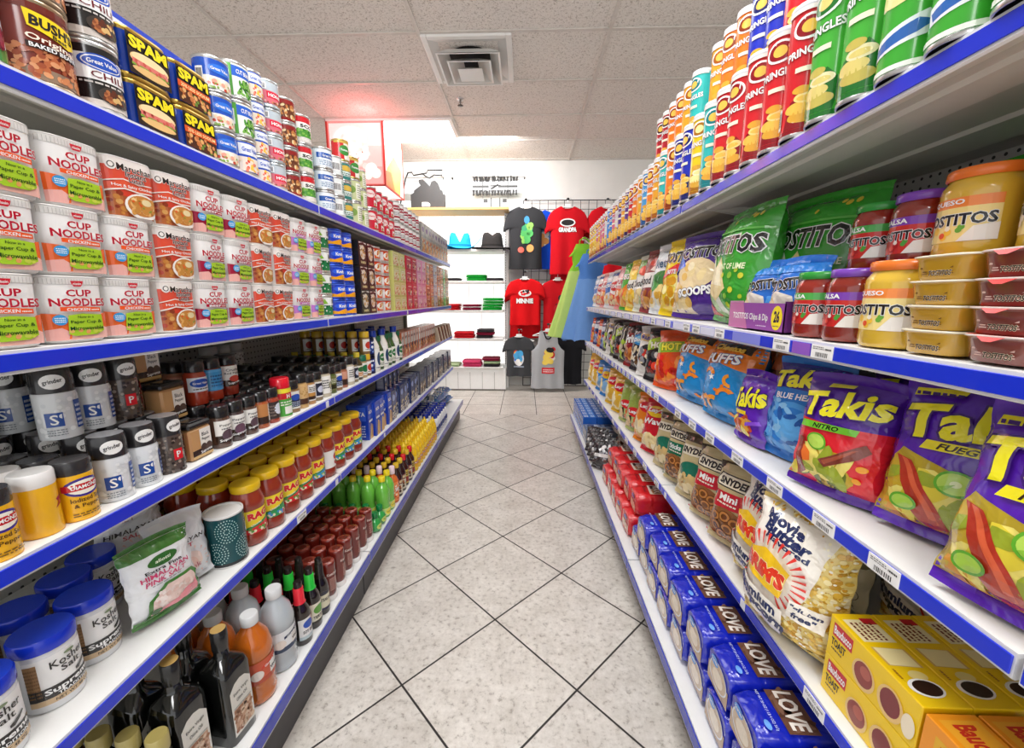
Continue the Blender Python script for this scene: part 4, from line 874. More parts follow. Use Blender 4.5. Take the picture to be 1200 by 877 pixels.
# ---- bottom shelf on the left
def oilbottle():
    w = .036; mb = MB()
    pf = [(w*.98,0),(w,.004),(w,.17),(w*.9,.185),(.018,.2),(.0145,.205),(.0145,.252)]
    P = []
    for r, z in pf:
        pw = 7. if z < .18 else (4. if z < .19 else 2.); row = []
        for k in range(32):
            a = 2*PI*(k+.5)/32; ca, sa = math.cos(a), math.sin(a); q = (abs(ca)**pw + abs(sa)**pw) ** (-1/pw); row.append((r*ca*q, r*sa*q, z))
        P.append(row)
    mb.grid(P, '#0c0d0c', 'wet', True, True)
    body = mb.build('bottle_body')
    mb = MB(); mb.lathe([(.0155,.22),(.016,.222),(.016,.266),(.0145,.268)], '#1a1a1a', 'gloss', 18); mb.disc(.0145, .268, '#b08f4f', 'paper', 18)
    cap = mb.build('cap')
    mb = MB(); art(mb, front(-.027,.027,-w*1.0,.02,.15), [('p',[(0,0),(1,0),(1,.86),(.75,.97),(.5,1),(.25,.97),(0,.86)],'#d9d6cd'), ('r',.08,.05,.92,.5,'#b98f72'), ('n',.1,.07,.9,.48,60,.035,['#9a6a4c','#c9a48a','#8a5238','#d6b89c']), ('t','Extra Virgin',.5,.78,.7,.07,'#3a3a34',None,.01,4), ('t','Olive Oil',.5,.66,.5,.06,'#3a3a34',None,.01,4), ('r',.08,.52,.92,.535,'#8a8a80')])
    return Spec('olive_oil_bottle', 'bottle', [('body', body), ('cap', cap), ('paper_label', mb.build('paper_label'))])
OIL = oilbottle()
def jug(fill, mat, lbl):
    pf = [(.036,0),(.04,.005),(.041,.02),(.038,.028),(.041,.036),(.038,.044),(.041,.052),(.0405,.058),(.0405,.12),(.042,.125),(.042,.14),(.034,.172),(.018,.196),(.0165,.205)]
    return bottle('vinegar_bottle', 'bottle', pf, fill, [(.019,.203),(.0195,.206),(.0195,.226),(.0175,.228)], '#d3d4d4', lbl, [('r',0,.0,1,.22,'#33415c' if lbl != '#c9583a' else '#b5482c'), ('r',.5,.2,1,.72,'#eae7e2'), ('p',[(.3,.6),(1,.82),(1,.94),(.3,.72)],'#27375a' if lbl != '#c9583a' else '#d8402a'), ('t','Great Value',.62,.74,.5,.09,WHITE,None,.02,9), ('t','VINEGAR',.72,.42,.42,.12,'#22222a',None,.03), ('e',.2,.4,.14,.22,'#e9dcd2')], .06, .118, fmat=mat, rl=.041, n=24)
JUGA = jug('#c2641a', 'wet', '#c9583a'); JUGC = jug('#d3dce2', 'liquid', '#e6e8ea')
SMALLOIL = bottle('small_oil_bottle', 'bottle', [(.02,0),(.021,.003),(.021,.085),(.011,.105),(.011,.118)], '#20210f', [(.0135,.116),(.0138,.118),(.0138,.14),(.0125,.142)], '#a89a5c', '#d8d2b4', [('e',.5,.6,.3,.24,'#5a6a2c'), ('ln',.2,.15,.8,.35,2,'#4a4a30')], .015, .07, n=18, captop='#9c8e52')
def sauce(cap, capbase, fill, lbl, it, h=.19, r=.0255, kind='soy_sauce_bottle'):
    b = h/.19
    pf = [(r*.95,0),(r,.004),(r,.088*b),(r*.9,.105*b),(r*.5,.13*b),(r*.46,.145*b)]
    mb = MB(); mb.lathe(pf, fill, 'wet', 20); mb.disc(pf[0][0], 0, fill, 'wet', 20, down=True); body = mb.build('bottle_body')
    mb = MB(); mb.lathe([(r*.66,.124*b),(r*.56,.13*b),(r*.52,.17*b),(r*.48,.172*b)], capbase, 'gloss', 18); mb.disc(r*.48, .172*b, capbase, 'gloss', 18); sl = mb.build('neck_sleeve')
    mb = MB(); mb.lathe([(r*.44,.172*b),(r*.44,.187*b),(r*.38,.19*b)], cap, 'gloss', 18); mb.disc(r*.38, .19*b, cap, 'gloss', 18); cp = mb.build('cap')
    mb = MB(); rr = r+.0005; P = [[(rr*math.sin(a), -rr*math.cos(a), v) for a in [(-.5+i/14)*2.5 for i in range(15)]] for v in (.018*b, .082*b)]
    mb.grid(P, lbl, 'paper'); art(mb, cyl_surf(rr, rr*2.5, .064*b, .018*b, 20), it)
    return Spec(kind, 'bottle', [('body', body), ('neck_sleeve', sl), ('cap', cp), ('paper_label', mb.build('paper_label'))])
SOYR = sauce('#1c1414', '#e02a38', '#1c0c08', '#e9e7e6', [('e',.45,.7,.26,.2,'#2450b5'), ('t','SOY SAUCE',.5,.36,.66,.14,BLACK,None,.03), ('r',.62,.76,1,1,'#c4222c'), ('r',0,0,1,.16,'#b9c9ce')])
SOYG = sauce('#1c1414', '#26c03c', '#180c08', '#e4e0cc', [('e',.5,.66,.3,.22,'#5a9a34'), ('t','TERIYAKI',.5,.3,.66,.14,BLACK,None,.03), ('r',0,0,1,.12,'#2a2a20')])
STEAK = sauce('#1a1716', '#221c1a', '#140c0a', '#e3ddc2', [('r',0,.8,1,1,'#2a2a3a'), ('t','STEAK SAUCE',.5,.55,.8,.16,'#2a2430',None,.03), ('r',0,.0,1,.12,'#26284a')], h=.185, r=.0225)
def invb():
    r = .0285; mb = MB()
    mb.lathe([(r*.86,.02),(r*.98,.032),(r,.05),(r*.96,.1),(r*1.0,.14),(r*.96,.15),(r*.9,.1515),(r*.55,.1505),(r*.5,.1527)], lambda i: '#6e1d14' if i < 6 else '#8d3c2e', 'wet', 20); mb.disc(r*.5, .1527, '#642016', 'wet', 20)
    S = cyl_surf(r*1.0, r*2.4, .1, .034, 20); S.lift = .0008; art(mb, S, [('ln',.3,.1,.72,.62,7,'#d9a89c'), ('t','Ketchup',.5,.74,.62,.13,'#f0d6cc',None,.02)])
    body = mb.build('bottle_body'); mb = MB(); mb.lathe([(r*.95,0),(r*.97,.002),(r*.95,.018),(r*.85,.0205)], '#ece9e6', 'gloss', 20); mb.disc(r*.95, .0004, '#dddddd', 'gloss', 20, down=True)
    return Spec('ketchup_bottle', 'bottle', [('body', body), ('cap', mb.build('cap'))])
KETCHUP = invb()
LEMON = bottle('lemon_juice_bottle', 'bottle', [(.026,0),(.029,.005),(.029,.05),(.0275,.06),(.029,.07),(.03,.12),(.022,.145),(.012,.155),(.012,.168)], '#6fbf45', [(.0145,.166),(.0145,.186),(.012,.188)], '#e9cf1e', '#cfe28a', [('e',.5,.5,.3,.4,'#f0e04a'), ('t','Lemon',.5,.5,.4,.2,'#2f6a2a',None,.02)], .01, .045, fmat='wet')
LIME = bottle('lime_juice_bottle', 'bottle', [(.012,0),(.022,.006),(.0255,.022),(.0255,.034),(.02,.05),(.011,.058),(.01,.064)], '#2fa24a', [(.013,.062),(.0135,.064),(.0135,.084),(.0115,.086)], '#0f7a3c', None, [('e',.5,.45,.34,.4,'#c9d96a'), ('n',.3,.2,.7,.7,8,.06,['#3a7a2c','#1f4a1c'])], .012, .044, fmat='wet')
HOTO = bottle('wing_sauce_bottle', 'bottle', [(.026,0),(.028,.004),(.028,.11),(.02,.128),(.012,.135),(.012,.145)], '#d86a2a', [(.0135,.143),(.014,.145),(.013,.178),(.011,.18)], '#f0d4dc', '#ef8a4a', [('n',.1,.1,.9,.9,18,.05,['#f6e2c8','#c8421c','#fff2e0']), ('t','WING',.5,.6,.6,.2,WHITE,'#c03a1a',.04)], .012, .106)
BROWNB = bottle('barbecue_sauce_bottle', 'bottle', [(.025,0),(.027,.004),(.027,.1),(.018,.125),(.012,.135),(.012,.148)], '#2c120c', [(.0135,.146),(.014,.148),(.014,.168),(.012,.17)], '#d9b22a', '#d9d2bb', [('r',0,.66,1,1,'#7a1c1c'), ('t','BBQ',.5,.82,.5,.2,'#f2e2b0',None,.03), ('n',.2,.1,.8,.55,10,.08,['#a8602c','#4a2a1a'])], .014, .09)
REDB = bottle('hot_sauce_bottle', 'bottle', [(.022,0),(.024,.004),(.024,.1),(.014,.12),(.011,.128),(.011,.14)], '#3c140c', [(.013,.138),(.013,.165),(.011,.167)], '#d81e24', '#cfb34a', [('r',.1,.1,.9,.5,'#8a1c1a'), ('ln',.2,.6,.8,.9,2,'#4a1c12')], .014, .088)
MUST = bottle('mustard_bottle', 'bottle', [(.022,0),(.025,.005),(.025,.095),(.021,.12),(.013,.132),(.0125,.138)], '#efc018', [(.0145,.136),(.0145,.148),(.007,.152),(.004,.168)], '#f2cd2a', '#f4d23a', [('p',[(.2,.1),(.8,.1),(.9,.5),(.5,.9),(.1,.5)],'#e9a818'), ('r',.1,.4,.9,.56,'#b3301c'), ('t','MUSTARD',.5,.48,.7,.1,WHITE,None,.02)], .015, .09, fmat='gloss')
MAYO = bottle('mayonnaise_bottle', 'bottle', [(.026,0),(.029,.005),(.029,.11),(.024,.132),(.018,.138)], '#e9eaec', [(.0215,.136),(.022,.138),(.022,.165),(.02,.168)], '#1d2f92', '#dfe3ee', [('p',[(.0,.2),(1,.5),(1,.9),(0,.6)],'#22367e'), ('ln',.2,.1,.8,.3,2,'#8a8fa6')], .015, .105, fmat='gloss')
SUGAR = pillow('sugar_bag', 'bag', .15, .15, .07, '#3f6fa8', [('p',[(.0,.3),(.5,.5),(1,.3),(1,.7),(.5,.85),(0,.7)],'#dfe6ee'), ('e',.5,.5,.26,.2,'#2450b5'), ('n',.0,.0,1,1,14,.06,['#8fb0d0','#e9eef4','#22406a'])], 31, wr=.008)
# ================================================================== goods of the right-hand shelves
def chipcan(base, dark, chips=('#f0c050','#e2a83a','#f6d884'), alt=False, band=None):
    r, h = .035, .232; mb = MB()
    mb.lathe([(r*.93,.0),(r*.99,.0),(r,.002),(r,.006),(r*.985,.007)], '#c4c4c4', 'metal', 26); mb.lathe([(r*.93,.0),(r*.9,.006)], '#4a4a4a', 'metal', 26); mb.disc(r*.9, .006, '#191b1c', 'matte', 26, down=True)
    mb.lathe([(r*.985,.007),(r*.985,h-.01)], base, 'gloss', 26)
    S = cyl_surf(r*.985, r*2.75, h-.017, .007, 26)
    it = [('r',0,0,1,.035,dark), ('p',[(.2,.04),(.8,.04),(.9,.24),(.66,.36),(.3,.26)],dark), ('e',.54,.13,.27,.05,chips[1]), ('e',.46,.2,.25,.05,chips[0]), ('e',.58,.28,.22,.045,chips[2]), ('e',.57,.276,.16,.024,chips[0]), ('e',.48,.345,.16,.034,chips[1]),
          ('t','PRINGLES',.5,.655,.7,.062,WHITE,dark,.03,5), ('e',.5,.84,.28,.1,WHITE), ('e',.5,.84,.23,.08,dark), ('e',.5,.84,.13,.05,chips[0]), ('r',.34,.49,.68,.53,'#f2ead0'), ('bar',.01,.06,.13,.24), ('r',.0,.965,1,1,band or '#e8e4dc')]
    if alt: it = [('e',.3,.5,.36,.11,chips[2]), ('e',.42,.46,.3,.08,chips[0]), ('p',[(.05,.2),(.8,.3),(.98,.24),(.8,.16),(.1,.1)],'#e9eff4'), ('p',[(.1,.17),(.7,.26),(.9,.23),(.7,.18),(.15,.12)],'#2f66b4'), ('e',.8,.55,.16,.06,'#f4f2da'), ('r',.84,.0,.86,1,dark), ('ln',.88,.3,.99,.8,12,dark), ('e',.62,.7,.22,.06,chips[2]), ('r',0,0,1,.03,'#f0f4ea')]
    art(mb, S, it)
    body = mb.build('tube')
    mb = MB(); mb.lathe([(r*1.0,h-.011),(r*1.025,h-.01),(r*1.025,h-.002),(r*.98,h)], '#d9dce0', 'gloss', 26); mb.disc(r*.98, h, '#e4e6e8', 'gloss', 26)
    return Spec('potato_crisp_can', 'crisp can', [('tube', body), ('lid', mb.build('lid'))])
PC = {'green': chipcan('#3faa35','#1f7a2a',('#e9e29a','#d8d070','#f4f0c4'),True), 'green_b': chipcan('#46b03a','#1c6f28',('#e2cf7a','#c9b85a','#efe6b4')), 'red': chipcan('#d3202a','#8e0f1c'), 'darkred': chipcan('#b01c2c','#3a0d14'),
      'blue': chipcan('#2030b4','#121a60'), 'teal': chipcan('#2fb8b4','#137a80'), 'yellow': chipcan('#f0cc20','#a86a10',('#fbe89a','#e0a83a','#fff2c8')), 'orange': chipcan('#ec7a1e','#8a3410'), 'amber': chipcan('#eea52a','#a85a14'), 'sky': chipcan('#4a9ed8','#1d4f8a'),
      'purple': chipcan('#5a2f8a','#2c144a'), 'white': chipcan('#e4dfe2','#8a2a4a'), 'azure': chipcan('#2f86dc','#14449a'), 'pink': chipcan('#d86a8a','#8a1f3f')}
def chips_art(name, nc, oc, top, low, chip, extra=(), rot=0, size=.2, y=.66):
    return [('r',0,.0,1,.5,low), ('p',[(0,.42),(.5,.52),(1,.42),(1,1),(0,1)],top), ('n',.12,.06,.88,.38,26,.07,chip,1.35)] + list(extra) + [('t',name,.5,y,.8,size,nc,oc,.04,rot)]
def chipbag(kind, col, items, w=.2, h=.26, t=.085, seed=1, cat='chip bag', **k): return pillow(kind, cat, w, h, t, col, items, seed, **k)
cream = ['#f0d9a0','#e2b866','#f7e8c2']; brn = ['#c97a3a','#e0a050','#a85a28']
GREENT = chipbag('tortilla_chip_bag', '#37a12e', [('p',[(0,0),(.62,0),(.4,.3),(.26,.62),(0,.75)],'#e9efe0'), ('p',[(.0,.0),(.5,.0),(.34,.25),(.12,.34)],'#a8d08a'), ('p',[(.1,.28),(.46,.56),(.62,.26),(.4,.14)],'#f0dc9a'), ('p',[(.16,.32),(.44,.52),(.56,.28)],'#f8ecc4'), ('p',[(.0,.0),(.3,.0),(.2,.2),(.05,.3)],'#d23a3a'), ('n',.45,.06,.95,.5,9,.028,['#b6d234','#d8d83c','#8cc43a']), ('n',.3,.84,.9,.95,4,.025,['#d8c63c']), ('r',0,.78,1,.8,'#5fb84a'), ('t','TOSTITOS',.52,.66,.9,.15,BLACK,WHITE,.035,0,.02), ('t','HINT OF LIME',.66,.46,.4,.05,'#e9f2c4',None,.03)], .26, .325, .13, 41)
PURPLET = chipbag('scoop_chip_bag', '#4b2a8c', [('p',[(0,0),(.5,0),(.4,.34),(.0,.44)],'#f0e2c4'), ('n',.04,.05,.44,.36,14,.07,cream,1.3), ('e',.5,.5,.34,.2,'#e9d2a4'), ('n',.3,.4,.7,.6,10,.06,cream), ('p',[(0,.5),(.3,.6),(.2,.75),(0,.7)],'#2f6ad0'), ('t','TOSTITOS',.52,.77,.88,.13,BLACK,WHITE,.05), ('t','SCOOPS!',.55,.27,.6,.1,WHITE,'#2c1458',.05,6)], .24, .29, .11, 42)
YELLOWT = chipbag('corn_chip_bag', '#f0cf1c', [('n',.05,.03,.95,.42,40,.07,['#f6e060','#e8b41c','#fbf0a0','#d89a14'],1.3), ('p',[(.1,.45),(.5,.55),(.9,.45),(.8,.58),(.5,.66),(.2,.58)],'#d8262c'), ('t','TOSTITOS',.52,.76,.88,.14,BLACK,WHITE,.05), ('t','BITE SIZE',.5,.55,.5,.06,WHITE,None,.03)], .21, .275, .1, 43)
WHITET = chipbag('white_chip_bag', '#e6ebee', [('p',[(0,.2),(.4,.34),(.9,.2),(.9,.5),(.4,.6),(0,.5)],'#4f9a4a'), ('n',.1,.04,.9,.34,22,.07,['#f0d58a','#e8c060','#d8a840','#f8ecc8'],1.2), ('e',.5,.5,.3,.1,'#3a7a3c'), ('t','kettle',.5,.72,.6,.14,'#2f5a7a',None,.02), ('ln',.3,.9,.7,.94,1,'#8fa0b0')], .2, .275, .1, 44)
MAROONT = chipbag('barbecue_chip_bag', '#8a3a3c', [('r',0,.36,1,.62,'#ece6e0'), ('n',.1,.04,.9,.32,22,.07,brn,1.2), ('t','Good Thins',.5,.49,.84,.14,BLACK,None,.02), ('p',[(.4,.66),(.6,.78),(.8,.7),(.6,.62)],'#f0dcd0'), ('e',.5,.8,.16,.07,'#c94a3c')], .2, .27, .1, 45)
PALET = chipbag('pretzel_thin_bag', '#dfe2d0', [('r',0,.36,1,.6,'#efeee8'), ('r',0,.66,1,1,'#7fa860'), ('n',.1,.04,.9,.34,24,.07,['#e8d49a','#b8c48a','#cfae60'],1.2), ('t','Good Thins',.5,.48,.84,.14,BLACK,None,.02), ('e',.5,.72,.25,.1,'#d8503c')], .19, .26, .095, 46)
YELT2 = chipbag('corn_snack_bag', '#f2d44a', [('r',0,.36,1,.58,'#f0ece0'), ('n',.1,.04,.9,.34,22,.08,['#f0b41c','#e09a14','#f6d050'],1.2), ('t','Good Thins',.5,.47,.84,.14,BLACK,None,.02), ('r',.2,.8,.8,.92,'#e09a2c')], .19, .255, .095, 47)
GRORT = chipbag('vegetable_chip_bag', '#4fb038', [('p',[(0,0),(1,0),(1,.4),(.5,.52),(0,.3)],'#ef8a1f'), ('n',.1,.04,.9,.36,18,.07,['#f2a83a','#e8661c','#f0d050'],1.3), ('t','VEGGIE',.5,.7,.7,.12,WHITE,'#1f6a1f',.04)], .18, .25, .09, 48)
PINKT = chipbag('puffed_snack_bag', '#e8a0a0', [('p',[(0,0),(1,0),(1,.4),(0,.5)],'#e8622c'), ('n',.1,.04,.9,.4,18,.07,['#f2b06a','#f6e0c4','#e84a2c'],1.2), ('r',.1,.55,.9,.75,'#f6ece8'), ('t','PUFFS',.5,.65,.6,.12,'#b8283c',None,.04)], .17, .235, .085, 49)
REDWT = chipbag('red_white_chip_bag', '#e9e4e0', [('p',[(0,0),(1,0),(1,.42),(.5,.3),(0,.42)],'#cf2a2a'), ('e',.5,.55,.34,.14,'#c8242c'), ('t','TOAST',.5,.55,.5,.1,WHITE,None,.04), ('n',.1,.03,.9,.24,14,.06,['#e8b86a','#f4dca8'],1.2), ('r',0,.86,1,1,'#3a4f9a')], .17, .235, .085, 50)
BLUEWT = chipbag('blue_white_chip_bag', '#dfe4ea', [('p',[(0,.3),(1,.5),(1,.8),(0,.66)],'#3a6ab8'), ('n',.1,.03,.9,.3,14,.06,['#e8b86a','#f4dca8','#d8683c'],1.2), ('t','CRISPS',.5,.62,.6,.1,WHITE,None,.04,8)], .17, .23, .08, 51)
# second shelf down
CHEETO = chipbag('cheese_puff_bag', '#1d8fd6', [('p',[(0,.64),(.5,.7),(1,.62),(1,1),(0,1)],'#ef7d16'), ('r',0,.9,1,1,'#c95f0e'), ('p',[(.14,.86),(.5,.93),(.88,.86),(.86,.97),(.14,.97)],'#2b1a10')] +
    [('p', [(cx_+.1*s_*math.cos(a)*1.0, cy_+.07*s_*math.sin(a)) for a in [k*.35+q for k in range(9)]] + [(cx_+.052*s_*math.cos(a), cy_+.034*s_*math.sin(a)) for a in [k*.35+q for k in range(8,-1,-1)]], c) for cx_, cy_, s_, q, c in ((.3,.52,1.5,.2,'#f08a1c'),(.75,.5,1.3,2.,'#f59b2a'),(.55,.4,1.2,4,'#e97a12'),(.25,.28,1.6,3,'#f59b2a'),(.7,.3,1.5,.6,'#ef861a'),(.5,.15,1.6,1.2,'#f59b2a'),(.85,.12,1.2,3.5,'#ef861a'),(.15,.1,1.2,5,'#f08a1c'))] +
    [('p',[(.42+.07*math.cos(a)*(1 if k % 2 else .4), .5+.05*math.sin(a)*(1 if k % 2 else .4)) for k, a in enumerate([i*PI/5 for i in range(10)])],WHITE), ('p',[(.12+.09*math.cos(a)*(1 if k % 2 else .4), .16+.06*math.sin(a)*(1 if k % 2 else .4)) for k, a in enumerate([i*PI/5+.2 for i in range(10)])],'#d8ecf8'), ('t','Cheetos',.5,.915,.56,.07,'#f6c43c',None,.05), ('t','PUFFS',.5,.765,.62,.12,WHITE,'#0f5ea8',.03,4)], .225, .255, .12, 61)
def takis(col, panel, word, wcol, wbg, w, h, t, seed, sub='#efe21c', kind='rolled_chip_bag'):
    it = [('p',[(0,.0),(1,.0),(1,.3),(.85,.5),(.5,.42),(.12,.52),(0,.36)],panel),
          ('n',.05,.03,.95,.34,34,.05,['#e2cf3a','#c9a92a','#efe070','#9aa82c','#d8962a'],2.6), ('p',[(.08,.46),(.2,.44),(.52,.04),(.38,.0),(.26,.1)],'#b3341f'), ('p',[(.12,.45),(.17,.44),(.46,.06),(.42,.04)],'#d8603a'), ('p',[(.6,.36),(.7,.38),(.78,.2),(.72,.08),(.62,.12),(.66,.22)],'#c2301c'), ('e',.5,.36,.13,.085,'#5fae2a'), ('e',.5,.36,.11,.07,'#b8dc5a'), ('e',.5,.36,.035,.022,'#e6f2b0'), ('p',[(.5,.36),(.41,.32),(.45,.3)],'#8cc43a'), ('e',.2,.14,.1,.06,'#5fae2a'), ('e',.2,.14,.08,.045,'#a8d24c'),
          ('p',[(.24,.54),(.78,.56),(.8,.62),(.26,.605)],wbg), ('t',word,.5,.58,.3,.04,wcol,None,.03,2,.3),
          ('t','Takis',.52,.76,.88,.22,'#f3ea20','#3a1470',.035,7,.18), ('p',[(.9+.085*math.cos(a)*(1-k/26), .93+.05*math.sin(a)*(1-k/26)) for k, a in enumerate([i*.5 for i in range(26)])],'#e8d81e'), ('p',[(.08,.9),(.4,.93),(.42,.97),(.1,.96)],'#e8d81e'), ('ln',.1,.91,.4,.96,1,'#3a1470')]
    return chipbag(kind, col, it, w, h, t, seed)
TK_F = takis('#5a22b4','#b8a02a','FUEGO','#2a1a08','#efe21c',.2,.265,.1,62)
def takis_nitro():
    it = [('r',0,0,1,.62,'#e0222e'), ('p',[(0,.62),(1,.62),(1,.7),(.5,.6),(0,.72)],'#51209a'), ('n',.05,.03,.75,.34,30,.05,['#e2cf3a','#c9a92a','#efe070','#9aa82c','#6a7a1c'],2.6), ('p',[(.1,.42),(.2,.42),(.26,.1),(.14,.02)],'#8f2a1c'), ('p',[(.42,.26),(.74,.44),(.84,.5),(.9,.44),(.8,.36),(.5,.2)],'#7d3424'), ('p',[(.46,.26),(.74,.42),(.8,.44),(.5,.23)],'#a85238'), ('e',.36,.42,.12,.08,'#5fae2a'), ('e',.36,.42,.1,.065,'#b8dc5a'), ('p',[(.2,.36),(.3,.3),(.34,.22),(.26,.2),(.2,.28)],'#e8742c'), ('e',.85,.28,.05,.03,'#f0a01c'), ('e',.82,.16,.04,.025,'#f0a01c'),
          ('p',[(.1,.53),(.74,.55),(.76,.61),(.12,.595)],'#6fc02c'), ('t','NITRO',.42,.572,.28,.04,'#1a2408',None,.03,2,.3), ('t','Takis',.52,.8,.88,.22,'#f3ea20','#3a1470',.035,7,.18), ('p',[(.3,.94),(.55,.96),(.55,.99),(.3,.98)],'#d8c83a')]
    return chipbag('rolled_chip_bag', '#51209a', it, .17, .24, .08, 63)
TK_N = takis_nitro()
TK_B = chipbag('blue_rolled_chip_bag', '#2a7bd0', [('r',0,.72,1,1,'#3a2a8c'), ('e',.5,.3,.44,.28,'#4f9ee2'), ('e',.5,.3,.36,.22,'#2f7fd2'), ('e',.5,.28,.26,.15,'#62b0ee'), ('n',.05,.05,.95,.6,40,.03,['#8cc8f4','#1f5aa8','#5fa8e8'],2.5), ('t','BLUE HEAT',.5,.64,.6,.06,WHITE,None,.03,4), ('t','Takis',.5,.84,.84,.18,'#f3ea20','#2a1470',.035,7,.18)], .17, .24, .08, 64)
TK_S = chipbag('small_rolled_chip_bag', '#5a1fae', [('n',.1,.03,.7,.3,18,.06,['#e2a03a','#c9462a','#efe070'],2.4), ('p',[(.05,.0),(.3,.3),(.5,.26),(.4,.0)],'#c2501c'), ('p',[(.15,.36),(.6,.38),(.6,.44),(.15,.42)],'#efd21c'), ('t','Takis',.5,.66,.88,.3,'#f3ea20','#2a1060',.035,10,.18), ('p',[(.6,.2),(.95,.28),(.9,.34),(.6,.26)],'#8a4ad8')], .125, .19, .06, 65)
FRITO = chipbag('corn_chip_bag', '#8a2426', [('n',.1,.04,.9,.4,24,.06,brn,1.6), ('r',0,.8,1,1,'#3a1414'), ('t','Fritos',.5,.66,.8,.18,WHITE,'#5a1010',.06,5)], .17, .24, .085, 66)
BLKC = chipbag('spicy_chip_bag', '#1b1a1c', [('p',[(0,.55),(.5,.66),(1,.5),(1,.75),(.5,.9),(0,.78)],'#a8c42c'), ('n',.1,.05,.9,.5,28,.06,['#e8432c','#8a1a1a','#d8d0c8','#4a4a4e'],1.4), ('t','HOT',.5,.72,.5,.12,'#f0e8d0','#2a2a10',.05,6)], .18, .24, .085, 67)
WBLK = chipbag('black_white_chip_bag', '#e6e2dc', [('e',.5,.4,.4,.26,'#26262a'), ('n',.2,.25,.8,.52,20,.05,['#8a8a90','#c83a2c','#e8d8b8'],1.4), ('p',[(0,.75),(1,.66),(1,.86),(0,.9)],'#c8a86a'), ('t','Ruffles',.5,.8,.66,.1,'#2a3a8a',None,.04,-4)], .18, .24, .085, 68)
BLUDIP = chipbag('ranch_chip_bag', '#2c2a2e', [('e',.5,.72,.4,.16,'#2f86c8'), ('e',.5,.72,.3,.1,'#8cd0f0'), ('n',.08,.05,.92,.5,30,.06,['#d8c8a8','#e8e4dc','#6a4a2c'],1.4), ('t','Doritos',.5,.72,.62,.09,WHITE,'#163a6a',.05,5)], .17, .235, .08, 69)
REDHOT = chipbag('hot_cheese_bag', '#e2521a', [('p',[(0,.6),(1,.7),(1,.9),(0,.82)],'#9ac42c'), ('n',.1,.05,.9,.52,20,.07,['#e8301c','#c41c14','#f28a2c'],1.8), ('t','HOT',.5,.76,.5,.13,'#f6ec3c','#2a1a08',.06,6)], .17, .24, .08, 70)
BWSTR = chipbag('striped_chip_bag', '#5b5a52', [('p',[(.1*i,.0),(.1*i+.045,.0),(.1*i+.1,1),(.1*i+.055,1)],['#e6e2d8','#2a2826'][i % 2]) for i in range(10)] + [('n',.1,.05,.9,.5,26,.06,['#c8b89a','#3a2a20','#a8c43c'],1.4)], .17, .235, .08, 71)
NAVYC = chipbag('navy_chip_bag', '#23346e', [('n',.1,.05,.9,.45,20,.06,['#e8d8b8','#c8442c','#8aa0d8'],1.4), ('r',0,.6,1,.78,'#dfe4ee')], .16, .22, .075, 72)
ORNGC = chipbag('orange_chip_bag', '#d8501f', [('n',.1,.05,.9,.5,20,.06,['#f0d0a0','#7a2010','#f2a03c'],1.4), ('r',0,.64,1,.8,'#f0e4d8')], .15, .21, .075, 73)
DARKCH = chipbag('dark_cheese_puff_bag', '#5b3018', [('p',[(.1,.2),(.8,.3),(.9,.6),(.4,.62),(.1,.5)],'#1d4a7a'), ('p',[(.2,.3),(.6,.36),(.66,.5),(.3,.5)],'#b85c1c'), ('r',0,.7,1,1,'#a8501a')], .2, .26, .1, 74)
# third shelf down
def pretzel(panel, w2, seed):
    it = [('r',0,.9,1,1,'#3a2a20'), ('p',[(.1,.9),(.9,.9),(.85,.98),(.15,.98)],'#d9c99c'), ('p',[(.12,.7),(.88,.7),(.94,.78),(.88,.87),(.12,.87),(.06,.78)],'#2a211c'), ('p',[(.14,.715),(.86,.715),(.91,.785),(.86,.855),(.14,.855),(.09,.785)],'#efe6cf'), ('t',"SNYDER'S",.5,.785,.68,.085,'#1f1a18',None,.05),
          ('p',[(.12,.42),(.7,.46),(.7,.66),(.12,.64)],panel), ('t',w2,.4,.58,.34,.08,WHITE,None,.03,2), ('ln',.2,.49,.6,.53,1,'#f0e6d8'), ('e',.42,.22,.42,.23,'#8e5a30')]
    for cx_, cy_ in ((.2,.3),(.4,.34),(.6,.3),(.25,.18),(.5,.2),(.7,.18),(.38,.1),(.58,.08)):
        it += [('e',cx_,cy_,.12,.075,'#6a3c1c'), ('e',cx_,cy_,.1,.06,'#b9783c'), ('e',cx_,cy_,.06,.035,'#6a3c1c')]
    it += [('r',0,-.01,1,.04,panel), ('r',.7,.36,.92,.48,'#3a7a9a')]
    return chipbag('pretzel_bag', '#cfbd8e', it, .165, .255, .09, seed)
SNY_R = pretzel('#c11f30','Mini',81); SNY_G = pretzel('#14694a','Sticks',82)
SNY_S = chipbag('pretzel_bag', '#cbb98a', [('r',0,.88,1,1,'#4a3a28'), ('p',[(.1,.66),(.9,.7),(.92,.86),(.1,.82)],'#efe6cf'), ('t',"SNYDER'S",.5,.76,.7,.09,'#1f1a18',None,.05,3), ('e',.5,.42,.36,.16,'#1c6f58'), ('n',.1,.03,.9,.32,30,.06,['#d8b878','#a8743c','#e8d4a4'],1.4)], .165, .25, .09, 83)
WAVY = chipbag('wavy_chip_bag', '#c9192a', [('e',.45,.84,.3,.11,'#f2c81e'), ('p',[(.1,.8),(.8,.84),(.82,.92),(.1,.88)],'#c9192a'), ('t',"Lay's",.46,.855,.5,.09,WHITE,None,.05,4), ('t','Wavy',.48,.62,.7,.15,WHITE,None,.03,6), ('n',.1,.04,.9,.34,22,.09,cream,1.3)], .19, .25, .095, 84)
LAYO = chipbag('cheddar_chip_bag', '#e8821e', [('e',.5,.78,.3,.12,'#d8202c'), ('t',"Lay's",.5,.78,.5,.09,WHITE,None,.05,4), ('n',.1,.04,.9,.44,22,.08,cream,1.3)], .18, .245, .09, 85)
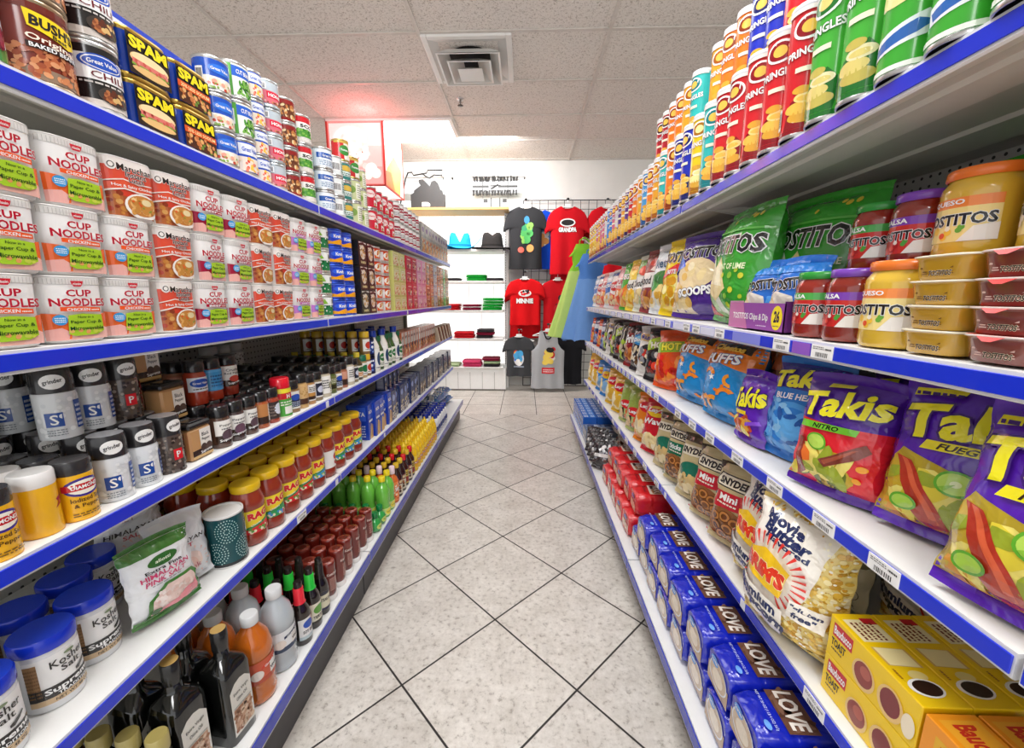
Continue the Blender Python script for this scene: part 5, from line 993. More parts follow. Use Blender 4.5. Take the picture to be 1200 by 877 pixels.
LAYG = chipbag('sour_cream_chip_bag', '#b7c47a', [('p',[(0,.5),(1,.6),(1,1),(0,1)],'#9ab04c'), ('e',.5,.44,.32,.12,'#d8262c'), ('t',"Lay's",.5,.44,.5,.09,WHITE,None,.05,4), ('n',.1,.04,.9,.3,16,.08,['#e8622c','#3a2a1c','#f0d09a'],1.3)], .18, .245, .09, 86)
LAYY = chipbag('classic_chip_bag', '#eebc1c', [('e',.5,.7,.34,.13,'#d8202c'), ('t',"Lay's",.5,.7,.56,.1,WHITE,None,.05,4), ('n',.1,.04,.9,.46,24,.09,['#f6e08a','#e8b83c','#fbf0c0'],1.3)], .18, .24, .09, 87)
LAYB = chipbag('salt_vinegar_chip_bag', '#2a86d8', [('e',.5,.7,.34,.13,'#f0c41e'), ('t',"Lay's",.5,.7,.5,.1,'#c8202c',None,.05,4), ('n',.1,.04,.9,.46,24,.09,['#dfeaf4','#8cc0ec','#f0dca0'],1.3)], .17, .235, .085, 88)
kern = ['#f6e392','#ecc95a','#fbf0bf','#e2b644','#f9e8a6']
def popcorn(word, seed, w=.2, h=.285, pink=False):
    it = [('n',0,.0,1,1,260,.02,['#c9982e'],1.1), ('n',0,.0,1,1,620,.0165,kern,1.1), ('n',0,0,1,1,300,.008,['#fff6d4','#d8a030','#fffbe8'],1.2), ('p',[(.0,.3),(.62,.24),(.78,.5),(.84,.8),(.9,1),(.0,1)],'#f3ede1'),
          ('t','Movie',.4,.9,.42,.07,'#1c2a58',None,.05,-8), ('t','Butter',.46,.82,.5,.08,'#1c2a58',None,.05,-8), ('t','Flavored',.5,.755,.46,.04,'#1c2a58',None,.03,-8)]
    it += [('p',[(.34+.3*math.cos(a),.52+.19*math.sin(a)),(.34+.42*math.cos(a+.04),.52+.28*math.sin(a+.04)),(.34+.42*math.cos(a-.04),.52+.28*math.sin(a-.04)),(.34+.3*math.cos(a-.03),.52+.19*math.sin(a-.03))],'#e23a30') for a in [i*.2-1.0 for i in range(30)]]
    it += [('p',[(.12,.44),(.56,.38),(.62,.6),(.34,.7),(.08,.62)],'#f4c51f'), ('t',"BRIM'S",.34,.53,.48,.11,'#e03a1e','#fff2b0',.07,-8),
           ('p',[(.0,.2),(.6,.08),(.62,.3),(.0,.4)],'#f3ede1'), ('t','Premium',.3,.3,.5,.075,'#1c2a58',None,.05,-12), ('t','Popcorn',.34,.2,.6,.1,'#1c2a58',None,.06,-12), ('p',[(.66,.3),(.95,.27),(.95,.42),(.66,.43)],'#f3ede1'), ('t','"gluten',.8,.38,.24,.04,'#1c2a58',None,.04,-5), ('t','free"',.8,.33,.18,.04,'#1c2a58',None,.04,-5)]
    return pillow('popcorn_bag', 'popcorn bag', w, h, .12, '#edd47e', it, seed, crimp=.01, wr=.006, pinch=.05)
POP = popcorn('x', 91); 
POPW = pillow('white_popcorn_bag', 'popcorn bag', .2, .26, .11, '#ece2bd', [('n',0,0,1,1,60,.075,['#8f8558'],1.05), ('n',0,0,1,1,0,.06,['#f3ebcb'])] + [x for k in range(26) for x in [('e',(k*.37)%1,(k*.231)%1,.105,.075,'#6a6244'),('e',(k*.37)%1,(k*.231)%1,.1,.071,'#f2e9c6')]], 92, crimp=.01, wr=.005)
def toastbox(bc='#f4cc12', kind='toast_box', orange=False):
    w, d, h = .168, .066, .074
    lab = '#c8232c'
    f = [('r',.05,.56,.3,.9,lab), ('t','Bauducco',.175,.73,.22,.2,WHITE,None,.03,0), ('t','TOAST',.14,.4,.18,.18,'#2a1a10',None,.03), ('ln',.06,.2,.2,.28,1,'#6a4a20'),
         ('e',.46,.36,.13,.34,'#e9c37a'), ('e',.46,.38,.105,.28,'#8e3a34'), ('e',.48,.46,.06,.14,'#b05a4c'), ('e',.75,.4,.13,.36,'#e9c37a'), ('e',.75,.42,.1,.29,'#7d2a2c'), ('e',.93,.36,.06,.26,'#f3e6c8')]
    t = [('r',.08,.1,.36,.9,'#f3e7b8'), ('r',.06,.55,.14,.9,lab), ('ln',.12,.2,.34,.8,5,'#7a3a20'), ('p',[(.42,.12),(.62,.12),(.64,.88),(.44,.88)],'#d8b060'), ('p',[(.425,.17),(.615,.17),(.635,.83),(.445,.83)],'#f2e3a8'), ('e',.72,.55,.05,.2,'#f0dc8a'), ('e',.84,.45,.09,.36,WHITE), ('e',.84,.47,.075,.29,'#2c140c'), ('ln',.66,.1,.76,.2,1,'#a8701c')]
    if orange:
        f = [('r',.1,.2,.6,.8,'#e9b01c'), ('t','Bauducco',.4,.5,.5,.34,'#c8321c',None,.03)]; t = [('r',.05,.1,.5,.9,'#f0a82c'), ('t','Bauducco',.28,.5,.38,.4,'#c8321c',None,.04), ('r',.56,.15,.7,.85,'#b8281c'), ('p',[(.75,.1),(.95,.2),(.9,.8),(.74,.7)],'#8a3a1c')]
    return carton(kind, 'box', w, d, h, bc if not orange else '#f0971c', f, t, l=[('r',.2,.2,.8,.8,lab if not orange else '#e8b41c')], r=[('r',.2,.2,.8,.8,lab)])
TOAST = toastbox(); WAFER = toastbox(kind='wafer_box', orange=True)
# bottom shelf
def biscuit(col, dark, lite, kind, word):
    """brick-shaped packet: end facing the aisle, lapped wrapper seams at both ends"""
    w, d, h = .112, .235, .098; mb = MB(); n = 24
    rr = random.Random(len(word)*7)
    P = []
    ys = [0, .004, .014, .03] + [.03 + (d-.06)*k/8 for k in range(1, 9)] + [d-.014, d-.004, d]
    for y in ys:
        e = min(1., (min(y, d-y)/.03)) ; k = .86 + .14*math.sqrt(max(0, e))
        row = []
        for a in range(n):
            t = 2*PI*(a+.5)/n; ca, sa = math.cos(t), math.sin(t); q = (abs(ca)**7 + abs(sa)**7) ** (-1/7)
            wv = 1 + .02*math.sin(y*150 + a*1.1) + .012*math.sin(y*61 + a*2.3)
            row.append((ca*q*w/2*k*wv, y, h/2 + sa*q*h/2*k*wv))
        P.append(row)
    mb.grid(P, col, 'film', True, True, flip=True)
    mb.add(P[0], col, 'film'); mb.add(P[-1][::-1], col, 'film')
    S = front(-w*.42, w*.42, -.001, h*.1, h*.9)
    if kind == 'b':
        art(mb, S, [('r',0,0,1,.56,'#b79a80'), ('e',.5,.5,.44,.42,'#d8dfe8'), ('e',.5,.5,.4,.38,'#c9b298'), ('e',.5,.45,.26,.24,'#e9dcc8'), ('e',.3,.82,.18,.14,'#3f8fe0'), ('t','Great Value',.3,.82,.28,.08,WHITE,None,.02)], 'film')
    else: art(mb, S, [('r',.05,.1,.95,.5,'#e8b8a0'), ('n',.1,.1,.9,.5,10,.09,['#c98a4a','#f0d8a8']), ('e',.5,.78,.2,.13,'#3a62c4')], 'film')
    S = topf(-w*.46, w*.46, .02, d-.02, h); S.lift = .0025; S.dl = .0006
    # the print on top reads from the near side of the packet
    if kind == 'b': it = [('r',.06,.2,.94,.5,'#6d4a38'), ('n',.1,.22,.9,.48,12,.03,['#7d5a46','#5a3a2c'],3), ('t','LOVE',.5,.35,.76,.17,'#efe6da',None,.03,-4), ('t','NET WT 20 OZ (1 LB 4 OZ) 567g',.5,.1,.8,.035,'#cfdaf8',None,.01,0), ('e',.8,.03,.1,.03,'#6fa8f0'), ('r',.06,.66,.94,.9,'#6d4a38')]
    else: it = [('p',[(.1,.22),(.9,.2),(.9,.54),(.1,.56)],'#e9d8c8'), ('r',.14,.26,.45,.5,'#3a2a28'), ('r',.5,.26,.86,.5,'#b98a5a'), ('t','MAX',.5,.38,.62,.13,'#fff4ea','#4a1a14',.03,-4), ('t','Baked',.5,.13,.5,.06,'#8a1420',None,.02,-4)]
    art(mb, S, it, 'film')
    return Spec('cookie_pack' if kind == 'b' else 'cracker_pack', 'packet', [('cookie_pack' if kind == 'b' else 'cracker_pack', mb.build('packet'))])
COOK = biscuit('#1023b4','#0a1680','#3a56e0','b','LOVE'); CRACK = biscuit('#cf1f25','#8a1018','#f05a50','r','SALT')
BLUECT = carton('biscuit_box', 'box', .07, .1, .05, '#1f5cb8', [('r',.1,.2,.9,.8,'#3f86dc'), ('ln',.15,.3,.85,.7,2,'#dfeaf8')], t=[('r',.06,.06,.94,.48,'#2f74cc'), ('r',.06,.54,.94,.94,'#3a86dc'), ('ln',.15,.1,.85,.44,3,'#e6f0fa'), ('ln',.15,.6,.85,.9,3,'#cfe2f6')])
GREYCT = carton('wafer_roll_box', 'box', .075, .12, .05, '#6f7a8c', [('ln',.1,.2,.9,.8,3,'#dfe4ea')], t=[('r',.08,.08,.92,.92,'#8d98a8'), ('r',.2,.2,.8,.6,'#3f4c66'), ('ln',.15,.65,.85,.88,2,'#e9edf2')])
DARKBAG = pillow('cookie_bag', 'bag', .16, .2, .075, '#d8d2c4', [('r',0,.3,1,.66,'#3a2f2a'), ('t','Pepperidge',.5,.52,.84,.1,'#e9dfc8',None,.02), ('n',.1,.03,.9,.28,14,.09,['#8a5a34','#5a3420','#c9a06a']), ('r',0,.7,1,.84,'#efe9dc'), ('e',.5,.84,.3,.08,'#8a2a2a')], 93, wr=.007)
BLKBAG = pillow('dark_cookie_bag', 'bag', .15, .17, .07, '#2a2528', [('n',.05,.05,.95,.95,22,.07,['#e6e2e0','#6a4a44','#8a8a90','#3a2a2c'],1.6), ('r',.1,.4,.9,.55,'#dcd8d6')], 94, wr=.009)
# dips and salsas
def salsa(lid, band, fill, rl, h=.122, r=.041, wide=False):
    it = [('r',0,.72,1,.9,band), ('r',0,.1,1,.72,'#c42a24' if not wide else '#efd98a'), ('n',.05,.1,.95,.5,16,.06,['#d8483a','#e8e0d4','#4a9a3a','#a81c1c'] if not wide else ['#e0552a','#f3ead0','#6aa83c','#f0c040']), ('t','TOSTITOS',.5,.5,.92,.19,BLACK,WHITE,.035), ('t','SALSA' if not wide else 'QUESO',.4,.81,.44,.1,WHITE,None,.03), ('p',[(.6,.1),(1,.1),(1,.4),(.75,.36)],'#e9e4dc')]
    pf = [(r*.9,0),(r,.006),(r*.985,.03),(r*.985,h*.66),(r,h*.74),(r*.98,h*.8),(r*.86,h*.87),(r*.84,h*.9)]
    return jar('salsa_jar' if not wide else 'queso_jar', 'sauce jar', pf, fill, [(r*.88,h*.885),(r*.93,h*.9),(r*.93,h*.985),(r*.89,h)], lid, None, it, h*.14, h*.74, span=2.2, rl=r*.988, n=26)
SAL_G = salsa('#2f9a3a','#4aa84a','#8e2416','r'); SAL_P = salsa('#7a44b4','#7a3fae','#842214','r'); QUESO = salsa('#ea7a2c','#ef8a3c','#d9b23a','r',.128,.046,True); SAL_T = salsa('#4a3050','#4a3a5a','#4a1a1a','r',.13)
def dip(fill, lidc, tab, dark):
    mb = MB(); prof = [(.037,0),(.0395,.003),(.0435,.03),(.0445,.032),(.0465,.0335)]
    P = []
    mb.lathe(prof, fill, 'wet', 32, power=4.); mb.disc(.037, .0003, fill, 'wet', 32, down=True)
    S = cyl_surf(.0435, .06, .03, .002, 32)
    flat = flat_surf((0,-.0418,.003), (1,0,0), (0,.12,1), (0,-1,.12), .066, .027); flat.lift = .0008
    art(mb, flat, [('ln',.12,.5,.88,.68,1,dark), ('ln',.2,.2,.9,.42,2,dark), ('t','TOSTITOS',.6,.26,.5,.26,'#2a1c14','#e8d8b8',.03)])
    body = mb.build('tub'); mb = MB(); mb.lathe([(.0465,.0332),(.047,.034),(.047,.0355),(.046,.0362)], lidc, 'gloss', 32, power=4.)
    n = 32; pts = []
    for k in range(n):
        a = 2*PI*k/n; ca, sa = math.cos(a), math.sin(a); q = (abs(ca)**4+abs(sa)**4)**(-.25); pts.append((.046*ca*q, .046*sa*q, .0362))
    mb.add(pts, tab, 'gloss')
    mb.add([(-.02,-.046,.0355),(.018,-.046,.0355),(.004,-.051,.028),(-.006,-.051,.028)], tab, 'gloss') if tab != lidc else None
    return Spec('dip_tub', 'dip tub', [('tub', body), ('foil_lid', mb.build('foil_lid'))])
DIPY = dip('#c69a2e', '#e4dcc4', '#e4dcc4', '#6a4a10'); DIPB = dip('#7d3f36', '#d8c8c0', '#d9302c', '#c9a498')
def dipbox():
    w, d = .23, .13; mb = MB(); t = .002
    mb.box(-w/2,0,0,w/2,t,.062,'#8a3f98','paper'); mb.box(-w/2,d-t,0,w/2,d,.075,'#7a3588','paper'); mb.box(-w/2,0,0,-w/2+t,d,.066,'#c98fb4','paper'); mb.box(w/2-t,0,0,w/2,d,.066,'#6a2c7a','paper'); mb.box(-w/2,0,0,w/2,d,.002,'#6a2c7a','paper')
    art(mb, front(-w/2,w/2,0,0,.062), [('p',[(0,0),(.4,0),(.28,1),(0,1)],'#b9659c'), ('t','TOSTITOS Chips & Dip',.42,.46,.66,.3,WHITE,None,.015), ('e',.89,.5,.085,.42,'#f2dc24'), ('t','26',.89,.54,.08,.36,'#2a1a3a',None,.04), ('ln',.84,.2,.94,.26,1,'#4a2a5a'), ('ln',.56,.16,.74,.22,1,'#e8d8f0')])
    return Spec('snack_box', 'box', [('snack_box', mb.build('snack_box'))])
DIPBOX = dipbox()
BLUESN = chipbag('chips_and_dip_bag', '#1c6fd0', [('p',[(0,0),(.7,0),(.6,.4),(.2,.5),(0,.4)],'#e6dfd0'), ('n',.05,.05,.6,.36,14,.08,cream,1.2), ('r',0,.82,1,1,'#2f86e2'), ('t','TOSTITOS',.52,.62,.9,.17,BLACK,WHITE,.05,6), ('p',[(.6,.1),(1,.2),(1,.45),(.7,.4)],'#4aa0f0')], .13, .165, .05, 95)
# ================================================================== clothes and display unit at the end of the aisle
UX0, UX1, UY0, UY1, UTOP = -1.62, -.235, 5.06, 5.43, 2.215
plain_mat('white_board', '#f4f3f1', '#fbfaf8', 2., .5)
lit_print('lit_board', .8)  # emission added so the plain white back panel looks overexposed
u = link('display_unit', None, None, (0, 0, 0)); tag(u, 'bright white display unit with shelves and a tan top at the aisle end', 'shelf unit')
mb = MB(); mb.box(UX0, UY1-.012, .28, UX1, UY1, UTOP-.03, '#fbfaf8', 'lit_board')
for i in range(9):
    x = UX0 + .08 + .162*i; mb.box(x-.0015, UY1-.0135, .28, x+.0015, UY1-.0118, UTOP-.03, '#c9c6c0', 'paper')
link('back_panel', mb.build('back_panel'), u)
mb = MB(); mb.box(UX0-.02, UY0-.02, UTOP-.03, UX1+.04, UY1, UTOP, '#c99a55', 'paper', .004); link('top', mb.build('unit_top'), u)
mb = MB(); mb.box(UX0, UY0+.02, .0, UX1, UY1-.014, .28, '#f3f2ef', 'enamel', .003)
for i in range(1, 9): mb.box(UX0+.155*i-.002, UY0+.0185, .02, UX0+.155*i+.002, UY0+.0205, .24, '#8d8a84', 'paper')
mb.box(UX0, UY0+.018, 0, UX1, UY0+.02, .02, '#6a655e', 'paper'); link('base', mb.build('unit_base'), u)
mb = MB(); mb.box(UX1, UY0+.2, 0, UX1+.03, UY1, UTOP-.03, '#e8e6e2', 'enamel', .002); link('side_panel', mb.build('side_panel'), u)
mb = MB(); mb.box(UX1-.02, UY0+.19, .28, UX1+.004, UY0+.205, UTOP-.03, '#f2f1ee', 'enamel')
for k in range(60): mb.box(UX1-.012, UY0+.188, .32+.031*k, UX1-.004, UY0+.191, .334+.031*k, '#55524e', 'paper')
link('slotted_standard', mb.build('slotted_standard'), u)
UZ = [1.742, 1.372, 1.016, .668, .306]
for z in UZ:
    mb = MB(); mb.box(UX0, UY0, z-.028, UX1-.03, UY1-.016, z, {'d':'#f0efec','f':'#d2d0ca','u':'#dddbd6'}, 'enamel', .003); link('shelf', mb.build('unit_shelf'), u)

# on top of the unit: grey cut-out, bent black cable and lettering against the windows
def cutout(pts, t, col, mat='paper'):
    mb = MB()
    tr = tessellate_polygon([[Vector((x, z, 0)) for x, z in pts]])
    for y, fl in ((0, False), (t, True)):
        for q in tr:
            p = [pts[i] for i in q]; ar = (p[1][0]-p[0][0])*(p[2][1]-p[0][1]) - (p[2][0]-p[0][0])*(p[1][1]-p[0][1])
            if (ar < 0) != fl: p = p[::-1]
            mb.add([(a, y, b) for a, b in p], col, mat)
    n = len(pts)
    for i in range(n):
        a, b = pts[i], pts[(i+1) % n]; mb.add([(a[0],0,a[1]),(b[0],0,b[1]),(b[0],t,b[1]),(a[0],t,a[1])], col, mat)
    return mb
hp = [(-.205,0),(.205,0),(.205,.17),(.18,.17),(.17,.215),(.15,.22),(.12,.3),(.09,.325),(.05,.31),(.03,.26),(-.0,.29),(-.05,.34),(-.1,.335),(-.1,.3),(-.08,.27),(-.16,.215),(-.165,.19),(-.205,.165)]
mb = cutout(hp, .05, '#2b2a29', 'rubber'); art(mb, front(-.205,.205,0,0,.34), [('p',[(.33,.1),(.56,.1),(.56,.18),(.5,.24),(.33,.24)],'#f6f5f2')], 'paper')
tag(link('display_cutout', mb.build('display_cutout'), None, (-1.17, 5.16, UTOP+.001)), 'dark grey house-like cut-out with a white patch on the display unit', 'cut-out')
mb = MB(); mb.tube([(-1.53,5.14,UTOP+.004),(-1.5,5.14,UTOP+.05),(-1.43,5.16,UTOP+.34),(-1.4,5.18,UTOP+.42),(-1.36,5.2,UTOP+.43),(-1.34,5.2,UTOP+.395),(-1.18,5.2,UTOP+.42),(-1.17,5.2,UTOP+.45),(-.99,5.2,UTOP+.45),(-1.0,5.2,UTOP+.39),(-1.09,5.19,UTOP+.395),(-1.14,5.14,UTOP+.345),(-1.18,5.13,UTOP+.365),(-1.22,5.13,UTOP+.4)], .0085, '#1e1c1b', 'rubber', 8)
tag(link('black_cable', mb.build('black_cable')), 'bent thick black cable rising above the grey cut-out', 'cable')
t = link('window_lettering', None, None, (-.37, YB-.012, 2.36)); tag(t, 'black backward lettering and pennant outline on the bright window', 'lettering')
rr = random.Random(5)
for k, z0 in enumerate((.235, .07)):
    mb = MB(); x = -.29
    while x < .28:
        w_ = rr.uniform(.024, .036); h_ = .068
        for _ in range(3):
            a = (x + rr.uniform(0, w_), z0 + rr.uniform(0, .012)); b = (x + rr.uniform(0, w_), z0 + h_ - rr.uniform(0, .012))
            mb.tube([(a[0], 0, a[1]), (b[0], 0, b[1])], .0085, '#171615', 'paper', 6)
        x += w_ + .008
    link('letter_row', mb.build('letter_row'), t)
mb = MB(); mb.box(-.29,-.004,.168,-.09,.004,.188,'#232120','paper'); mb.box(.03,-.004,.168,.27,.004,.188,'#232120','paper'); mb.tube([(-.06,0,.15),(.03,0,.2)], .009, '#232120', 'paper', 6); mb.tube([(-.07,0,.185),(.06,0,.19)], .005, '#232120', 'paper', 6); link('rule', mb.build('rule'), t)
mb = MB(); mb.tube([(-.06,0,.045),(-.06,0,-.12),(-.005,0,-.1),(.05,0,-.12),(.05,0,.045)], .006, '#232120', 'paper', 6); link('pennant', mb.build('pennant'), t)
for x in (-.13, .11):
    mb = MB(); mb.box(x-.025,-.004,-.01,x+.025,.004,.03,'#232120','paper'); link('block', mb.build('block'), t)
mb = MB()
for x in (-.165, .15): mb.tube([(x,.004,.3),(x,.004,.03)], .003, '#3a3836', 'paper', 6)
link('hanging_line', mb.build('hanging_line'), t)

# hats
def hat(col, dent, up):
    mb = MB(); P = []; n = 40
    prof = [(.19,0),(.186,.004),(.15,.002),(.115,.004),(.1,.012),(.094,.04),(.09,.075),(.083,.1),(.07,.115),(.04,.121),(.0,.121)]
    prof = [(r_, z_*(1 if r_ > .1 else 1.25)) for r_, z_ in prof]
    for i, (r, z) in enumerate(prof):
        row = []
        for k in range(n):
            a = 2*PI*k/n; x, y = r*1.05*math.cos(a), r*.82*math.sin(a); zz = z
            if i < 4: zz += up*(abs(math.cos(a))**3)*max(0, (r-.1)/.09)**1.4 - .012*(abs(math.sin(a))**4)*max(0, (r-.1)/.09)
            else: zz -= dent*math.exp(-(x/.03)**2)*max(0, (z-.06)/.06) + dent*.4*math.exp(-((y+.06)/.04)**2)*max(0, (z-.05)/.07)
            row.append((x, y, zz))
        P.append(row)
    mb.grid(P, col, 'cloth', True, True)
    # band round the crown
    Q = [[((r_+.002)*1.05*math.cos(2*PI*k/n), (r_+.002)*.82*math.sin(2*PI*k/n), z_) for k in range(n)] for r_, z_ in ((.1,.013),(.0955,.034))]
    band = MB(); band.grid(Q, tuple(c*.55 for c in lin(col)), 'cloth', True, True)
    return Spec('brimmed_hat', 'hat', [('hat_body', mb.build('hat_body')), ('hat_band', band.build('hat_band'))])
HT, HB = hat('#26a3d6', .06, .11), hat('#33302f', .02, .0)
put(HT, (-.80, 5.2, UZ[0]+.02), .25, 'turquoise cowboy hat with upturned brim on the display shelf', None, sc=1.35)
put(HB, (-.40, 5.19, UZ[0]+.02), .1, 'wide brimmed dark grey hat on the display shelf', None, sc=1.3)

# folded clothes
def folded(w, d, h, col, seed):
    rr = random.Random(seed); mb = MB(); c = lin(col)
    for lay in range(2):
        z0 = h/2*lay; P = []; n = 20
        for i in range(9):
            x = -w/2 + w*i/8; row = []
            for k in range(n):
                a = 2*PI*(k+.5)/n; ca, sa = math.cos(a), math.sin(a); q = (abs(ca)**4+abs(sa)**4)**(-.25)
                wob = 1 + .03*math.sin(9*x/w*3 + lay*2 + seed) ; e_ = .82 if i in (0, 8) else 1
                row.append((x + rr.uniform(-.002,.002), d/2 + ca*q*d/2*wob*e_, z0 + h/4 + sa*q*h/4*e_*(1 + .12*math.sin(x*40 + seed + k))))
            P.append(row)
        cc = tuple(v*(1 - .12*lay) for v in c)
        mb.grid(P, cc, 'cloth', True, True); mb.add(P[0][::-1], cc, 'cloth'); mb.add(P[-1], cc, 'cloth')
    return Spec('folded_shirt', 'folded shirt', [('folded_shirt', mb.build('folded_shirt'))])
FC = {'green': folded(.24,.26,.034,'#1fae3c',1), 'red': folded(.24,.26,.036,'#d8202a',2), 'maroon': folded(.22,.26,.03,'#8a1f3a',3), 'dark': folded(.2,.25,.032,'#3b3639',4), 'pink': folded(.23,.26,.034,'#e84a78',5), 'pale': folded(.21,.25,.03,'#b9d0a0',6)}
def pile(zi, x, cols, desc):
    for k, c in enumerate(cols):
        put(FC[c], (x + R.uniform(-.01,.01), UY0+.015, UZ[zi]+.004+.0375*k), R.uniform(-.05,.05), '%s folded shirt, %s%s' % (c, desc, '' if len(cols) == 1 else ', %s of the pile' % ['bottom', 'second', 'third', 'top'][k if k < len(cols)-1 or len(cols) == 4 else 3]), 'folded shirts on the display unit')
pile(1, -.90, ['dark'], 'at left on shelf below the hats'); pile(1, -.60, ['green','green'], 'on shelf below the hats'); pile(1, -.36, ['dark'], 'at right on shelf below the hats')
pile(2, -.93, ['red','red'], 'on the middle display shelf'); pile(2, -.66, ['maroon','maroon'], 'on the middle display shelf'); pile(2, -.405, ['green','green','green','green'], 'on the middle display shelf')
pile(3, -.76, ['red','red'], 'on the fourth display shelf'); pile(3, -.50, ['dark','maroon','dark'], 'on the fourth display shelf')
pile(4, -.93, ['pale'], 'on the lowest display shelf'); pile(4, -.67, ['pink','pink'], 'on the lowest display shelf'); pile(4, -.42, ['dark','pale','maroon'], 'on the lowest display shelf')

# black wire grid on the wall
g = link('grid_panel', None, None, (0, YB-.05, 0)); tag(g, 'black wire grid panel on the white wall behind the shirts', 'wire panel')
mb = MB(); gx0, gx1, gz0, gz1 = -.02, 1.6, .004, 2.36
for i in range(17): mb.tube([(gx0+(gx1-gx0)*i/16, 0, gz0), (gx0+(gx1-gx0)*i/16, 0, gz1)], .0035 if i % 16 else .006, '#2a2a2c', 'rubber', 6)
link('upright_wire', mb.build('upright_wire'), g)
mb = MB()
for i in range(23): mb.tube([(gx0, -.006, gz0+(gz1-gz0)*i/22), (gx1, -.006, gz0+(gz1-gz0)*i/22)], .0035 if i % 22 else .006, '#2a2a2c', 'rubber', 6)
link('cross_wire', mb.build('cross_wire'), g)

# shirts
def tee(col, w, h, items=(), sleeve=True, seed=1, neck=None, tank=False, pw=.6, pz=(.3,.8)):
    mb = MB(); rr = random.Random(seed); ph = [rr.uniform(0, 6) for _ in range(4)]
    b = w*.36 if sleeve else w*.46
    rows = [(0,b*1.04),(.05,b*1.03),(.2,b),(.35,b*.99),(.5,b*.99),(.6,b),(.655,b)]
    if sleeve: rows += [(.66,b*1.02),(.665,w*.485),(.7,w*.5),(.78,w*.465),(.86,w*.42),(.93,w*.35),(.97,w*.24),(.995,w*.16)]
    else: rows += [(.7,b*.8),(.78,b*.62),(.88,b*.58),(.96,b*.56),(.995,b*.5)]
    n = 26
    def yf(x, v, hw):
        a = min(1, abs(x/hw)) if hw else 0
        fl = .016*math.sin(x/w*17 + ph[0])*(1-v)**1.2 + .006*math.sin(x/w*9 + v*9 + ph[1])
        return -.035*(1 - a**2.5)**.5*(1 - .45*v) + fl
    def hwat(v):
        for i in range(len(rows)-1):
            if rows[i][0] <= v <= rows[i+1][0]:
                t_ = (v-rows[i][0])/(rows[i+1][0]-rows[i][0]); return rows[i][1] + (rows[i+1][1]-rows[i][1])*t_
        return rows[-1][1]
    dip = .13*h if tank else .07*h
    for s in (1, 0):
        P = []
        for v, hw in rows:
            row = []
            for k in range(n+1):
                x = -hw + 2*hw*k/n
                z = v*h
                if sleeve and v > .657: z -= .75*max(0, abs(x)-b)*max(0, 1-(v-.66)/.3)
                if v > .9: z -= (dip if s else dip*.35)*math.exp(-(x/(w*.1))**4)*((v-.9)/.095)
                row.append((x, yf(x, v, hw) if s else .012 + .5*yf(x, v, hw)*-.4, z))
            P.append(row)
        mb.grid(P, col, 'cloth', True, flip=not s)
    if items:
        S = Surf(lambda u_, v_, L: (u_, yf(u_, v_/h, hwat(v_/h)) - L - .003, v_), w*pw, h*(pz[1]-pz[0]), h*pz[0], w*pw/16, h*(pz[1]-pz[0])/14, .001, .0008)
        art(mb, S, items, 'matte')
    if neck:
        pts = []
        for k in range(15):
            x = -w*.13 + w*.26*k/14; pts.append((x, yf(x, .97, w*.2)-.006, h*.99 - dip*math.exp(-(x/(w*.1))**4)*.95))
        mb.tube(pts, .008, neck, 'cloth', 6)
    return Spec('t_shirt', 'shirt', [('t_shirt', mb.build('t_shirt'))])
def hanger_mesh():
    mb = MB(); mb.tube([(-.19,0,-.075),(-.1,0,-.04),(0,0,-.004),(.1,0,-.04),(.19,0,-.075)], .007, '#f2f1ee', 'gloss', 8); mb.tube([(-.19,0,-.075),(.19,0,-.075)], .005, '#f2f1ee', 'gloss', 8)
    mb.box(-.035,-.008,-.03,.035,.008,.012,'#f2f1ee','gloss',.004); bar = mb.build('hanger_bar')
    mb = MB(); mb.tube([(0,0,.01),(0,0,.05),(.012,0,.07),(.03,0,.075),(.04,0,.06),(.036,0,.045)], .0035, '#c9c9c9', 'metal', 8); mb.lathe([(.001,.052),(.016,.056),(.018,.068),(.013,.078),(.001,.08)], '#1a1a1a', 'gloss', 12); hook = mb.build('hanger_hook')
    return Spec('clothes_hanger', 'hanger', [('bar', bar), ('hook', hook)])
HANG = hanger_mesh()
def blob(cols, seed, n=26, u0=.2, v0=.1, u1=.8, v1=.9, sz=.09): return ('n', u0, v0, u1, v1, n, sz, cols, 1.2)
